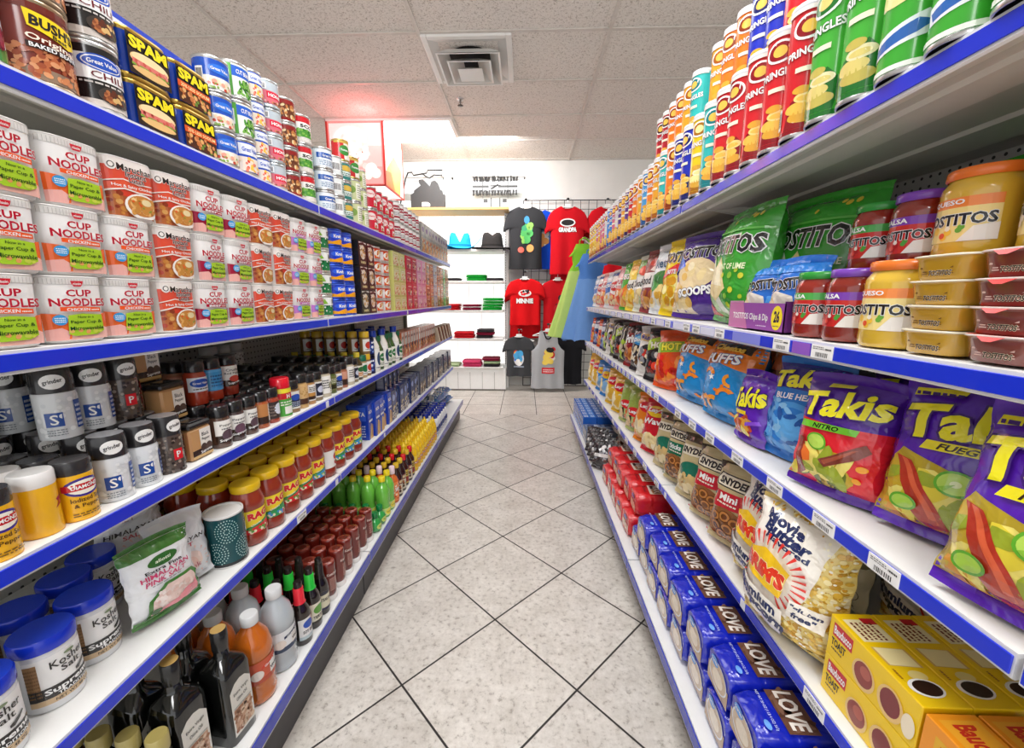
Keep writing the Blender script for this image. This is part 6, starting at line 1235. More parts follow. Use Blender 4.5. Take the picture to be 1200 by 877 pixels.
shirts = [   # x, top z, front y, spec, label, hanger?
    (.005, 2.225, 5.1, tee('#343436', .54, .72, [('e',.55,.86,.12,.09,'#3f8fc8'), ('p',[(.35,.3),(.62,.32),(.72,.62),(.5,.78),(.3,.6)],'#4fae5a'), blob(['#4fae5a','#8cc45a','#3a9a6a'],1,22,.35,.35,.7,.75,.07), ('e',.3,.16,.14,.07,'#e86a5a'), ('e',.7,.2,.16,.09,'#f0a05a')], seed=1, pw=.5, pz=(.2,.88)), 'charcoal tee with a green and orange print, upper left of the rack', True),
    (.165, 2.215, 5.24, tee('#1a4fd0', .5, .7, [blob(['#f0f0f0','#6aa8e0','#e8a05a'],2,14,.55,.2,.9,.7,.1)], seed=2), 'bright blue tee tucked behind the charcoal tee', False),
    (.50, 2.225, 5.1, tee('#cf1622', .54, .78, [('t','GRANDPA',.5,.32,.9,.2,WHITE,BLACK,.06), ('e',.5,.66,.4,.2,'#f2f0ee'), ('e',.5,.66,.33,.14,'#1b1a1a')], seed=3, pw=.42, pz=(.56,.86)), 'red tee printed GRANDPA in the upper row', True),
    (.525, 2.205, 5.25, tee('#b8121d', .56, .84, seed=4), 'darker red tee behind the printed red tee', False),
    (.97, 2.225, 5.12, tee('#cf1622', .54, .78, seed=5), 'plain red tee at the right end of the upper row', True),
    (.0, 1.395, 5.08, tee('#e0161c', .5, .56, [('t','MINNIE',.5,.2,.86,.24,WHITE,'#1b1a1a',.06), ('e',.5,.64,.34,.2,'#f2f0ee'), ('n',.28,.5,.72,.8,14,.06,['#1b1a1a','#e0161c','#1b1a1a'])], seed=6, pw=.46, pz=(.45,.82)), 'red tee with white lettering in the middle row', True),
    (.01, 1.40, 5.22, tee('#d4141b', .54, .74, seed=7), 'longer red tee hanging behind the lettered one', False),
    (.40, 1.385, 5.12, tee('#c4151f', .48, .66, [blob([WHITE,'#1b1a1a','#c4151f'],4,12,.5,.3,.95,.8,.12)], seed=8), 'red tee in the middle row beside the dresses', True),
    (-.07, .695, 5.06, tee('#47484b', .42, .5, [('e',.5,.5,.3,.3,'#dfe2ea'), blob(['#e8483a','#2f6ad0','#f0d05a','#f6f4f0','#4aa8e0'],5,20,.3,.25,.7,.75,.1), ('r',.2,.14,.8,.2,'#9aa4b4')], seed=9, pw=.5, pz=(.15,.75)), 'grey child tee with a colourful print in the lowest row', True),
    (.29, .765, 5.04, tee('#b4b5b8', .44, .72, [('r',.22,.1,.82,.26,'#d4202a'), ('ln',.28,.14,.76,.24,2,'#f2d8d8'), blob(['#d4202a','#1b1a1a','#f0d05a','#efe6dc'],6,18,.35,.34,.75,.78,.07)], sleeve=False, seed=10, neck='#1c1c1e', tank=True, pw=.6, pz=(.2,.85)), 'heather grey tank top with black neckline in the lowest row', True),
    (.58, .765, 5.12, tee('#222226', .4, .68, seed=11), 'black tee hanging low beside the grid', True),
]
for i, (x, zt, y, s, n, hg) in enumerate(shirts):
    h_ = max(v[2] for v in s.parts[0][1].vertices and [tuple(v.co) for v in s.parts[0][1].vertices])
    put(s, (x, y, zt - h_), 0, n, 'shirts on the rack')
    if hg: put(HANG, (x, y + .006, zt + .018), 0, 'white hanger holding the %s' % n.split(' in the')[0].split(' with')[0].split(', ')[0].split(' at the')[0].split(' beside')[0].split(' hanging')[0] + ({5:' of the middle row',7:' next to the dresses',4:' at right',2:' of the upper row'}.get(i, '')), 'hangers')

# dresses hooked on the end of the right shelving
def dress(col, col2, h, r, seed):
    mb = MB(); n = 48; rr = random.Random(seed); ph = rr.uniform(0, 6); P = []
    for i in range(15):
        t_ = i/14; z = h*t_; row = []
        rad = r*(1-t_)**.85 + .055 if t_ < .72 else .075 + .035*math.sin((t_-.72)/.28*PI)
        for k in range(n):
            a = 2*PI*k/n; q = 1 + (.16*(1-t_/.75) if t_ < .75 else 0)*math.sin(9*a + ph)
            row.append((rad*q*math.cos(a), rad*q*.5*math.sin(a), z + .01*math.sin(9*a)*(1-t_)))
        P.append(row)
    mb.grid(P, lambda i, j: col if i < 10 else col2, 'cloth', True, True)
    body = mb.build('skirt'); mb = MB()
    for s in (-1, 1):
        Q = [[(s*(.06+.05*q) + .03*math.cos(a)*(1+q*.3)*.8, .028*math.sin(a), h*.96 - .07*q + .035*math.cos(a)*.3) for a in [2*PI*k/12 for k in range(12)]] for q in (0, .5, 1.)]
        mb.grid(Q, col2, 'cloth', True, True)
        mb.tube([(s*.045,0,h*.98),(s*.04,0,h*1.04),(0,.0,h*1.07)], .006, col2, 'cloth', 6)
    return Spec('dress', 'dress', [('gown', body), ('sleeves', mb.build('sleeves'))])
put(dress('#c3e27c', '#8ccf3a', .86, .23, 2), (.55, 3.98, .80), 0., 'lime green dress hung at the end of the right shelving', 'dresses')
put(dress('#78a6e6', '#5a8cd8', .74, .17, 3), (.575, 3.67, .80), 0., 'light blue dress hung at the end of the right shelving', 'dresses')
mb = MB(); mb.tube([(.575,3.5,1.578),(.565,3.67,1.612),(.55,3.98,1.70),(.549,4.04,1.70),(.549,4.05,1.73)], .006, '#b9b9b9', 'metal', 8)
tag(link('hanging_rail', mb.build('hanging_rail')), 'thin metal rail at the shelving end that carries the dresses', 'rail')
# ================================================================== stocking the shelves
# how far round packs are turned towards whoever walks in
TURN = {'can': .55, 'noodle cup': .04, 'spice grinder': .3, 'shakers': .12, 'spice jar': .25, 'salt jar': .2, 'bottle': .15, 'cup': .3, 'bowl': .3, 'canister': .2}
def L_(spec, z, y, depth, label, group=None, xf=-.69, **k):
    j = k.pop('jit', .05)
    return put(spec, (xf - depth, y, z), LEFT - TURN.get(spec.cat, 0.) + R.uniform(-j, j), label, group, **k)
def R_(spec, z, y, depth, label, group=None, xf=.52, **k):
    j = k.pop('jit', .05); a = k.pop('a', .6 if spec.cat in ('crisp can',) else (.12 if spec.cat == 'sauce jar' else 0.))
    return put(spec, (xf + depth, y, z), RIGHT + a + R.uniform(-j, j), label, group, **k)
e = .0006                                     # goods rest a hair above what carries them
def column(place, spec, z, y, depth, n, h, desc, where, group, sc=1., **k):
    for t in range(n):
        tier = '' if n == 1 else [', bottom tier', ', second tier', ', third tier', ', fourth tier', ', fifth tier'][t] if t < n-1 or n == 1 else ', topmost'
        place(spec, z + e + t*(h*sc + .0004), y + R.uniform(-.0012, .0012), depth + R.uniform(-.001, .001), desc + tier + where, group, sc=sc, **k)

# ---- left, top shelf: tins
z = LZ[0]; G = 'tins on the top left shelf'
column(L_, KIDNEY, z, .585, .05, 2, .112, 'kidney bean can with white label', ', at the near end', G)
column(L_, BEANS, z, .668, .05, 2, .125, 'brown baked bean can with yellow emblem', '', G, sc=.92)
column(L_, ORANGE, z, .722, .115, 2, .125, 'orange soup can behind the baked beans', '', G)
column(L_, CHILI, z, .752, .045, 3, .112, 'black chili can with white and blue label', '', G, sc=.94)
for y, s, n in ((.84, SPAM_A, 'blue luncheon meat tin with sandwich picture'), (.947, SPAM_B, 'blue luncheon meat tin with orange band')):
    column(L_, s, z, y, .018, 2, .085, n, '', G, jit=.02)
column(L_, SPAM_A, z, .85, .085, 2, .085, 'luncheon meat tin in the second row back', '', G, jit=.02)
column(L_, SPAM_B, z, .957, .085, 2, .085, 'orange banded luncheon meat tin in second row', '', G, jit=.02)
L_(BLUEBOX, z + 2*.086, .90, .088, 'long blue wrap box lying on the luncheon meat tins', jit=.02)
column(L_, TUNA, z, 1.037, .042, 3, .077, 'blue vegetable can beside the luncheon meat', '', G)
column(L_, MIX, z, 1.111, .042, 1, .086, 'blue mixed vegetable can under green cans', '', G)
column(L_, PEAS, z + .0868, 1.111, .042, 2, .086, 'green bean can above a blue can', '', G)
column(L_, MIX, z, 1.181, .042, 4, .086, 'blue mixed vegetable can in stack of four', '', G, sc=.8)
column(L_, TUNA, z, 1.1, .125, 3, .077, 'blue can behind the green bean cans', '', G)
column(L_, PINK, z, 1.255, .045, 4, .082, 'pink and silver meat can', '', G, sc=.87)
column(L_, BROWN, z, 1.34, .045, 4, .083, 'brown pasta can', '', G, sc=.84)
column(L_, SOUP, z, 1.425, .045, 3, .099, 'red white and green soup can', '', G, sc=.9)
column(L_, TEAL, z, 1.5, .08, 3, .08, 'teal spinach can', '', G, sc=.9)
column(L_, SILVER, z, 1.565, .045, 3, .076, 'white and blue milk can', '', G, sc=.95)
column(L_, SILVER2, z, 1.65, .045, 3, .076, 'pale barcode milk can', '', G, sc=.95)
column(L_, TEAL, z, 1.73, .045, 3, .08, 'teal can beneath a tomato can', '', G, sc=.92)
L_(TOMATO, z + .2225, 1.73, .045, 'gold rimmed red tomato can topping a teal stack', G, sc=.8)
column(L_, CREAM, z, 1.82, .045, 2, .1, 'pale green creamed corn can', '', G, sc=.9)
L_(TOMATO, z + .182, 1.82, .045, 'red tomato can topping the creamed corn stack', G, sc=.85)
column(L_, CREAM, z, 1.905, .045, 3, .1, 'creamed corn can in stack of three', '', G, sc=.8)
for i in range(4): column(L_, REDCAN, z, 2.0 + .085*i, .045, 2, .098, 'red fruit can', ', %s stack from the near end' % ORD[i+1], G)
for i in range(6): column(L_, MAROON, z, 2.36 + .084*i, .045, 2, .098, 'maroon banded white can', ', %s stack from the near end' % ORD[i+1], G, sc=1.1)
for i in range(9): L_(TALLBOX, z + e, 2.91 + .105*i, .01, 'tall grey rice box on top shelf, %s from near end' % ORD[i+1], 'rice boxes on the top left shelf', jit=.02)

# ---- left, second shelf: noodle cups, three tiers, and packaged meals
z = LZ[1]; G = 'instant noodle cups'
CU = {'C': (CN_C, 'white noodle cup with orange chicken band'), 'B': (CN_B, 'white noodle cup with maroon beef band'), 'S': (CN_S, 'white and lilac shrimp noodle cup'), 'M': (MAR, 'red hot and spicy noodle cup')}
rows = [[('C',.54),('C',.632),('C',.724),('M',.822),('B',.918),('B',1.012),('M',1.104),('M',1.198),('S',1.294),('S',1.388)],
        [('C',.555),('C',.648),('C',.74),('M',.836),('B',.93),('B',1.02),('M',1.112),('M',1.206),('S',1.3),('S',1.392)],
        [('C',.57),('C',.665),('M',.76),('M',.85),('B',.94),('B',1.034),('M',1.126),('M',1.218),('S',1.31),('S',1.4)]]
for t, row in enumerate(rows):
    seen = {}
    for c, y in row:
        seen[c] = seen.get(c, 0) + 1
        for d in (0, 1):
            L_(CU[c][0], z + e + t*.1029, y - d*.014, .052 + .098*d + (0 if t == 0 else R.uniform(-.002, .002)), '%s, %s tier, %s of them%s' % (CU[c][1], ['bottom','middle','top'][t], ORD[seen[c]], '' if d == 0 else ', second row back'), G, jit=.1)
for d in range(2): column(L_, GREENCUP, z, 1.49 + .003*d, .05 + .085*d, 4, .078, 'green and white soup cup', '' if d == 0 else ', second row back', 'soup cups')
for i in range(2): column(L_, BLUEBOWL, z, 1.59 + .093*i, .052, 5, .064, 'blue macaroni cup', ', %s stack' % ['near', 'far'][i], 'macaroni cups')
for i in range(2): column(L_, BLACKBOX, z, 1.795 + .09*i, .006, 3, .102, 'black ramen box', ', %s stack' % ['near', 'far'][i], 'ramen boxes', jit=.02)
for i in range(2): column(L_, ORBOWL, z, 2.005 + .122*i, .064, 5, .061, 'orange and white noodle bowl', ', %s stack' % ['near', 'far'][i], 'noodle bowls')
for i in range(2): column(L_, YELBOX, z, 2.255 + .116*i, .006, 4, .078, 'yellow green dinner box', ', %s stack' % ['near', 'far'][i], 'dinner boxes', jit=.02)
for i in range(11): column(L_, BOXES[[0,0,1,1,2,4,3,2,4,5,2][i]], z, 2.5 + .122*i, .006, 4, .078, '%s dinner box, %s stack from near end' % (['red','red','pink','pink','orange','rust','grey','orange','rust','green','orange'][i], ORD[i+1]), '', 'dinner boxes', jit=.02)

# ---- left, third shelf: salt, pepper and spices
z = LZ[2] + e; G = 'spices on the third left shelf'
L_(SHAKERS, z, .458, .032, 'yellow salt and pepper set at the near edge', G, jit=.02)
for d in range(3): L_(SHAKERS, z, .565, .034 + .052*d, 'yellow salt and pepper set, %s in its line' % ['front', 'second', 'third'][d], G, jit=.02)
low = [('s',.655),('s',.712),('p',.769)]
for d in range(5):
    for i in range(3 if d == 0 else 6):
        k, y = low[i] if d == 0 else ('s' if i < 4 else 'p', .49 + .058*i + (.02 if d > 2 else 0))
        if 0 < d < 3 and y < .63: continue
        L_(GS if k == 's' else GP, z, y, .038 + .058*d, '%s grinder with black cap, lower tier, %s in row %s' % ('salt' if k == 's' else 'peppercorn', ORD[i+1], ['one', 'two', 'three', 'four', 'five'][d]), G, jit=.5)
up = [('s',.664),('s',.722),('p',.78),('p',.838)]
for i, y in enumerate((.548,.606,.664,.722,.780)):
    k = 's' if i < 4 else 'p'
    L_(GS if k == 's' else GP, z + .1178, y, .212, '%s grinder standing on other grinders, %s along' % ('salt' if k == 's' else 'peppercorn', ORD[i+1]), G, jit=.4)
for i, (y, k) in enumerate(((.640,'s'),(.697,'s'),(.754,'p'))): L_(GS if k == 's' else GP, z + .1178, y, .096 if i < 3 else .1, '%s grinder in the upper front tier, %s along' % ('salt' if k == 's' else 'peppercorn', ORD[i+1]), G, jit=.3)
L_(PTIN, z, .838, .022, 'rectangular black pepper tin at the front', G, jit=.03)
column(L_, PTIN, z, .838, .068, 2, .086, 'pepper tin in the second row', '', G, jit=.03)
column(L_, PTIN, z, .838, .114, 2, .086, 'pepper tin in the third row', '', G, jit=.03)
sku = [(SJ[0],'purple label pepper jar'),(SJ[1],'mauve label pepper jar'),(SJ[0],'black peppercorn jar'),(SJ[2],'rusty paprika jar'),(SJ[3],'dark red chili jar'),(REDTOP,'red lidded seasoning jar with green label'),(SJ[4],'navy and white spice jar'),(SJ[5],'tall tan spice jar'),(SJ[6],'tan and black label spice jar'),(SJ[7],'navy label spice jar'),(SJ[8],'wide pale seasoning jar'),(SJ[9],'olive green spice jar'),(SJ[4],'blue label spice jar'),(SJ[10],'brick red label spice jar'),(SJ[8],'cream label spice jar'),(SJ[7],'dark label spice jar')]
y = .885
for i, (s, n) in enumerate(sku):
    r = .024 if s not in (REDTOP, SJ[8]) else .0285
    y += r
    for d in range(6 if i > 4 else 4): L_(s if d == 0 or s is not REDTOP else SJ[3], z, y, .034 + .056*d, '%s, %s in its line' % (n if d == 0 or s is not REDTOP else 'dark chili jar behind the red lidded jar', ['front', 'second', 'third', 'fourth', 'fifth', 'hindmost'][d]), G, jit=.25)
    y += r + .001
for i, (s, yy, n) in enumerate(((FLAKES,.925,'red flake jar with blue oval label, on other jars'),(FLAKES2,0.975,'red flake jar with sky blue label, on other jars'),(CRUSHED,1.03,'crushed red pepper jar with white label, on other jars'))):
    L_(s, z + .1002, yy, .092, n, G, jit=.1)
L_(PTIN, z + .172, .838, .116, 'dark pepper tin high at the back', G, jit=.03); L_(SJ[10], z + .1002, .93, .147, 'dark spice jar behind the flake jars', G)
for s, n, rr_, h_, lv in ((BOTTLEM,'yellow capped seasoning bottle',.024,0,1),(GREENJAR,'green lidded parmesan jar',.0235,0,1),(GOLDJAR,'yellow lidded spice jar',.0235,.1,2),(NAVYJAR,'navy seasoning can',.0245,.085,2)):
    y += rr_
    for t in range(lv):
        for d in range(6): L_(s, z + t*(h_+.0004), y, .034 + .054*d, '%s, %s in its line%s' % (n, ['front', 'second', 'third', 'fourth', 'fifth', 'hindmost'][d], '' if lv == 1 else [', lower', ', upper'][t]), G, jit=.2)
    y += rr_ + .001
for i in range(3): column(L_, CLEARJAR, z, 1.3 + .06*i, .35, 2, .095, 'clear glass spice jar at the back', ', %s one' % ORD[i+1], G)
y += .03
for i, (s, n) in enumerate([(BLUEBOTL,'white marinade bottle'),(GREENBOT,'green ranch bottle'),(BLUEBOTL,'second white marinade bottle'),(GREENBOT,'second green ranch bottle'),(GREENBOT,'third green ranch bottle'),(BLUEBOTL,'third white marinade bottle'),(GREENBOT,'fourth green ranch bottle')]):
    for d in range(3): L_(s, z, y + .062*i, .035 + .06*d, '%s, %s in its line' % (n, ['front', 'second', 'third'][d]), G, sc=1.1 if s is BLUEBOTL else 1.)
y += .062*7
i = 0
while y < 3.2:
    i += 1
    L_(SAUCEPK, z, y, .02, 'small gravy box on third shelf, %s from near end' % ORD[i], G, sc=1.15); y += .064
i = 0
while y < 3.78:
    i += 1
    put(PKT if i % 2 else PKT2, (-.70, y, z + .003), LEFT + .9, '%s seasoning packet leaning, %s of its row' % ('cream' if i % 2 else 'brown', ORD[i]), 'leaning seasoning packets', tilt=-.25)
    y += .058

# ---- left, fourth shelf: coarse salt, pasta sauce and pasta
z = LZ[3] + e; G = 'goods on the fourth left shelf'
for i, (y, d) in enumerate(((.455,.075),(.545,.085),(.628,.105))):
    L_(KOSHER, z, y, d, 'kosher salt jar with blue lid, front row, %s along' % ORD[i+1], G, sc=.86, jit=.2)
for i, (y, d) in enumerate(((.50,.17),(.585,.18),(.67,.19),(.742,.215))): L_(KOSHER, z, y, d, 'kosher salt jar with blue lid, back row, %s along' % ORD[i+1], G, sc=.86, jit=.2)
put(PINKSALT, (-.735, .722, z+.006), LEFT - .28, 'green and white pink salt pouch leaning at front', G, tilt=-.12, sc=.88)
put(WHITESALT, (-.768, .803, z+.006), LEFT - .4, 'white pink salt pouch beside the dotted canister', G, tilt=-.1, sc=.92)
put(WHITESALT, (-.90, .83, z+.006), LEFT - .5, 'white salt pouch behind the green topped pouch', G, tilt=-.2)
L_(DOTCAN, z, .905, .052, 'teal dotted salt canister beside the sauce jars', G, jit=.1); L_(DOTCAN, z, .885, .25, 'teal dotted salt canister behind the pouches', G)
for i in range(9):
    y = .99 + .0835*i
    for d in range(4):
        L_(RAGU[['r','g','r','r','b','w','g','b','b'][i]], z, y - .006*d, .052 + .0835*d, 'red pasta sauce jar, yellow lid, %s from near end, %s' % (ORD[i+1], ['front row', 'second row', 'third row', 'back row'][d]), 'pasta sauce jars', jit=.12)
y = 1.775; i = 0
while y < 3.82:
    s, w_, n = (PASTA, .056, 'blue spaghetti box') if i < 5 else ((NAVYBOX, .07, 'navy pasta box') if i < 13 else (GREYBOX, .065, 'grey macaroni box'))
    y += w_/2 + .003
    L_(s, z, y, .012 + (0 if i % 3 else .012), '%s on fourth shelf, %s box from near end' % (n, ORD[i+1]), 'pasta boxes', jit=.02)
    if 5 <= i < 9: L_(s, z + .1605, y, .05, '%s on top, %s box from near end' % (n, ORD[i-4]), 'pasta boxes', jit=.02, sc=.5)
    y += w_/2 + .001; i += 1

# ---- left, bottom shelf
z = LBASE + e; BX = -.60; G = 'bottles on the bottom left shelf'
for i in range(4):
    for d in range(4):
        L_(SMALLOIL, z, .43 + .0555*i, .075 + .056*d, 'small oil bottle with gold cap, %s along, row %s' % (ORD[i+1], ['one', 'two', 'three', 'four'][d]), G, xf=BX, sc=1.28)
for i, (y, d, n) in enumerate(((.748,.062,'front square black olive oil bottle'),(.668,.10,'second square black olive oil bottle'),(.748,.145,'black olive oil bottle behind the front one'),(.668,.18,'black olive oil bottle behind the second'))):
    L_(OIL, z, y, d, n, G, xf=BX, jit=.08)
for d in range(3):
    L_(JUGA, z, .838, .06 + .09*d, 'amber vinegar bottle with grey cap, %s in its line' % ['front', 'second', 'third'][d], G, xf=BX)
    L_(JUGC, z, .928, .056 + .09*d, 'clear vinegar bottle with grey cap, %s in its line' % ['front', 'second', 'third'][d], G, xf=BX)
for d in range(5):
    w3 = ['front', 'second', 'third', 'fourth', 'hindmost'][d]
    L_(SOYR, z, 1.002, .036 + .062*d, 'soy sauce bottle with red neck, %s in its line' % w3, G, xf=BX)
    L_(SOYG, z, 1.06, .036 + .062*d, 'teriyaki bottle with green neck, %s in its line' % w3, G, xf=BX)
    L_(STEAK, z, 1.113, .034 + .062*d, 'dark steak sauce bottle, %s in its line' % w3, G, xf=BX)
for i in range(6):
    for d in range(8): L_(KETCHUP, z, 1.172 + .066*i + R.uniform(-.003, .003), .04 + .058*d, 'upended dark red ketchup bottle, %s along, row %s' % (ORD[i+1], ['one','two','three','four','five','six','seven','eight'][d]), 'upended ketchup bottles', xf=BX, sc=.88, jit=.3)
for i in range(2):
    for d in range(6): L_(LIME, z, 1.565 + .06*i, .03 + .06*d, 'small lime shaped juice bottle, %s along, row %s' % (ORD[i+1], ORD[d+1]), 'lime juice bottles', xf=BX)
for i in range(2):
    for d in range(5): L_(LEMON, z, 1.69 + .066*i, .036 + .066*d, 'tall green juice bottle with yellow cap, %s along, row %s' % (ORD[i+1], ORD[d+1]), 'tall juice bottles', xf=BX)
for i in range(1):
    for d in range(5): L_(HOTO, z, 1.822, .034 + .061*d, 'orange wing sauce bottle, %s in its line' % ORD[d+1], G, xf=BX)
for i, (s, n) in enumerate(((BROWNB,'brown sauce bottle with yellow cap'),(BROWNB,'second brown sauce bottle, yellow cap'),(REDB,'red capped hot sauce bottle'),(BROWNB,'third brown sauce bottle, yellow cap'),(REDB,'second red capped hot sauce bottle'))):
    for d in range(5): L_(s, z, 1.885 + .06*i, .034 + .06*d, '%s, %s in its line' % (n, ORD[d+1]), G, xf=BX)
for i in range(10):
    for d in range(6): L_(MUST, z, 2.19 + .0555*i, .032 + .056*d, 'yellow mustard bottle, %s along, row %s' % (ORD[i+1], ORD[d+1]), 'mustard bottles', xf=BX)
for i in range(6):
    for d in range(5): L_(MAYO, z, 2.765 + .064*i, .036 + .064*d, 'white mayonnaise bottle with navy cap, %s along, row %s' % (ORD[i+1], ORD[d+1]), 'mayonnaise bottles', xf=BX)
for i in range(4):
    for t in range(2):
        for d in range(2): put(SUGAR, (BX - .1 - .16*d + R.uniform(-.015, .015), 3.24 + .165*i + R.uniform(-.01, .01), z + .036 + .072*t), LEFT + R.uniform(-.3, .3), 'blue and white bag lying flat, %s along, %s layer, %s row' % (ORD[i+1], ['lower', 'upper'][t], ['front', 'back'][d]), 'lying blue bags', tilt=-PI/2)
# ---- right, top shelf: crisp cans
z = RZ[0] + e; G = 'potato crisp cans'
seq = ['green','green','green','green_b','green_b','red','red','red','red','red','teal','yellow','blue','blue','orange','teal','amber','orange','sky','amber','orange','red','purple','amber','purple','white','pink','azure','azure','white','pink','pink','amber','pink','yellow','yellow','amber','yellow']
word = {'green':'green','green_b':'lime green','red':'red','teal':'teal','yellow':'yellow','blue':'dark blue','orange':'orange','amber':'amber','sky':'sky blue','purple':'purple','white':'white','pink':'pink','azure':'bright blue','darkred':'dark red'}
for i, c in enumerate(seq):
    R_(PC[c], z, .515 + .0775*i, .024, '%s potato crisp can, front row, %s from near end' % (word[c], ORD[i+1]), G, jit=.5)
for i, c in ((3,'green'),(4,'red'),(5,'red'),(6,'red'),(7,'red'),(8,'blue'),(9,'blue'),(10,'orange'),(11,'orange'),(12,'amber'),(14,'teal'),(15,'amber'),(16,'orange'),(17,'orange'),(18,'darkred'),(19,'darkred')):
    R_(PC[c], z, .525 + .0775*i, .098, '%s potato crisp can, second row, lower, %s from near end' % (word[c], ORD[i+1]), G, jit=.5)
    R_(PC[c], z + .2325, .525 + .0775*i, .098, '%s potato crisp can, second row, upper, %s from near end' % (word[c], ORD[i+1]), G, jit=.5)

# ---- right, second shelf: chips, salsa and dips
z = RZ[1] + .003; G = 'bags on the second right shelf'
def bag(spec, z, y, d, label, G, a=0., tilt=-.16, sc=1., xf=.52):
    return put(spec, (xf + d, y, z), RIGHT + a, label, G, tilt=tilt, sc=sc)
bag(GREENT, z, 1.19, .075, 'bright green tortilla chip bag beside the purple box', G, tilt=-.12)
bag(GREENT, z, 1.05, .19, 'green tortilla chip bag behind the purple snack box', G, a=.25, tilt=-.1)
bag(GREENT, z, .75, .33, 'green tortilla chip bag behind the salsa jars', G, a=.1, tilt=-.1)
bag(GREENT, z, .48, .36, 'green tortilla chip bag in the far corner shade', G, a=.1, tilt=-.1)
far = [(PURPLET,1.435,.45,'purple scoop chip bag'),(YELLOWT,1.6,.45,'yellow corn chip bag'),(WHITET,1.75,.45,'white kettle chip bag'),(MAROONT,1.9,.45,'maroon thin cracker bag'),(PALET,2.04,.45,'pale green thin cracker bag'),(YELT2,2.2,.45,'yellow thin cracker bag'),(GRORT,2.36,.45,'green and orange veggie chip bag'),(PINKT,2.51,.45,'pink puff bag'),(REDWT,2.68,.45,'red and white toast chip bag'),(BLUEWT,2.85,.45,'blue and white crisp bag'),(PINKT,3.01,.45,'second pink puff bag'),(REDWT,3.17,.45,'second red and white chip bag'),(BLUEWT,3.33,.45,'second blue and white crisp bag')]
for s, y, a, n in far:
    bag(s, z, y, .075, n + ', front row', G, a=a, tilt=-.16, sc=1.1 if y > 1.5 else 1.02)
    if y > 1.5: bag(s, z, y + .02, .185, n + ', second row', G, a=a, tilt=-.14)
R_(DIPBOX, z, .985, .018, 'purple chips and dip snack box', None, jit=0)
for i, (y, d, a) in enumerate(((1.045,.068,.3),(.935,.068,.3))):
    bag(BLUESN, z + .004, y, d, 'small blue chip bag in the purple box, %s' % ['far one', 'near one'][i], 'bags in the purple box', a=a, tilt=-.2)
G = 'salsa and queso jars'; hj = .1224
jars = [(SAL_G,.822,'green lidded salsa jar'),(SAL_P,.737,'purple lidded salsa jar'),(QUESO,.647,'orange lidded queso jar')]
for s, y, n in jars:
    for d in range(2): R_(s, z, y + .004*d, .052 + .094*d, '%s, %s row, on the shelf' % (n, ['front', 'second'][d]), G)
    R_(s, z + (hj if s is not QUESO else .1284), y + .004, .147, '%s, second row, upper tier' % n, G)
for d in range(2):
    R_(QUESO, z, .55, .16 + .094*d, 'orange lidded queso jar behind the dip tubs, %s' % ['front', 'back'][d], G); R_(QUESO, z + .1284, .55, .16 + .094*d, 'orange lidded queso jar above another, %s' % ['front', 'back'][d], G)
R_(SAL_T, z + .257, .55, .165, 'dark lidded salsa jar topmost of the back stack', G, sc=.66)
for y, s, n in ((.560, DIPY, 'yellow cheese dip tub'), (.476, DIPB, 'brown bean dip tub')):
    column(R_, s, z, y, .046, 4, .0363, n, ', front stack', 'dip tubs', jit=.06, sc=.87)
    if s is DIPB: column(R_, s, z, y, .132, 4, .0363, n, ', second stack', 'dip tubs', jit=.06, sc=.87)
R_(SAL_G, z, .318, .05, 'green lidded salsa jar at the near end', G)

# ---- right, third shelf
z = RZ[2] + .003; G = 'bags on the third right shelf'
bag(TK_F, z + .004, .40, .035, 'purple rolled chip bag nearest the aisle entrance', G, a=.3, tilt=-.24, sc=.965)
bag(TK_F, z + .004, .562, .105, 'large purple rolled chip bag with yellow banner', G, a=.5, tilt=-.22, sc=.955)
bag(TK_N, z, .66, .22, 'red and purple rolled chip bag in second row', G, a=.38, tilt=-.18)
bag(TK_N, z, .725, .05, 'red and purple rolled chip bag at the front', G, a=.4, tilt=-.16, sc=.96)
bag(TK_N, z, .80, .24, 'third red and purple rolled chip bag, at back', G, a=.4, tilt=-.16)
bag(TK_B, z, .885, .085, 'bright blue rolled chip bag', G, a=.34, tilt=-.16)
bag(TK_S, z, 1.005, .05, 'small purple rolled chip bag', G, a=.1, tilt=-.1)
bag(DARKCH, z, 1.03, .17, 'dark brown puff bag behind the small purple bag', G, a=.3, tilt=-.14)
bag(CHEETO, z, 1.195, .08, 'blue and orange cheese puff bag, near one', G, a=.18, tilt=-.16)
bag(CHEETO, z, 1.43, .08, 'blue and orange cheese puff bag, far one', G, a=.18, tilt=-.16)
bag(CHEETO, z, 1.32, .22, 'blue and orange cheese puff bag in second row', G, a=.18, tilt=-.16)
row3 = [(REDHOT,1.62,'orange hot cheese snack bag'),(BLKC,1.745,'black and lime spicy chip bag'),(WBLK,1.875,'black and white ridged chip bag'),(BLUDIP,2.01,'dark chip bag with blue emblem'),(FRITO,2.14,'maroon corn chip bag'),(BWSTR,2.27,'striped chip bag'),(BLKC,2.39,'second black and lime chip bag'),(BWSTR,2.51,'second striped chip bag'),(WBLK,2.63,'second black and white chip bag'),(BWSTR,2.75,'third striped chip bag'),(NAVYC,2.88,'navy chip bag'),(ORNGC,3.02,'orange chip bag'),(NAVYC,3.17,'second navy chip bag'),(ORNGC,3.32,'second orange chip bag')]
for s, y, n in row3:
    bag(s, z, y, .065, n + ', third shelf front row', G, a=.62, tilt=-.14)
    bag(s, z, y + .02, .17, n + ', third shelf second row', G, a=.62, tilt=-.14)

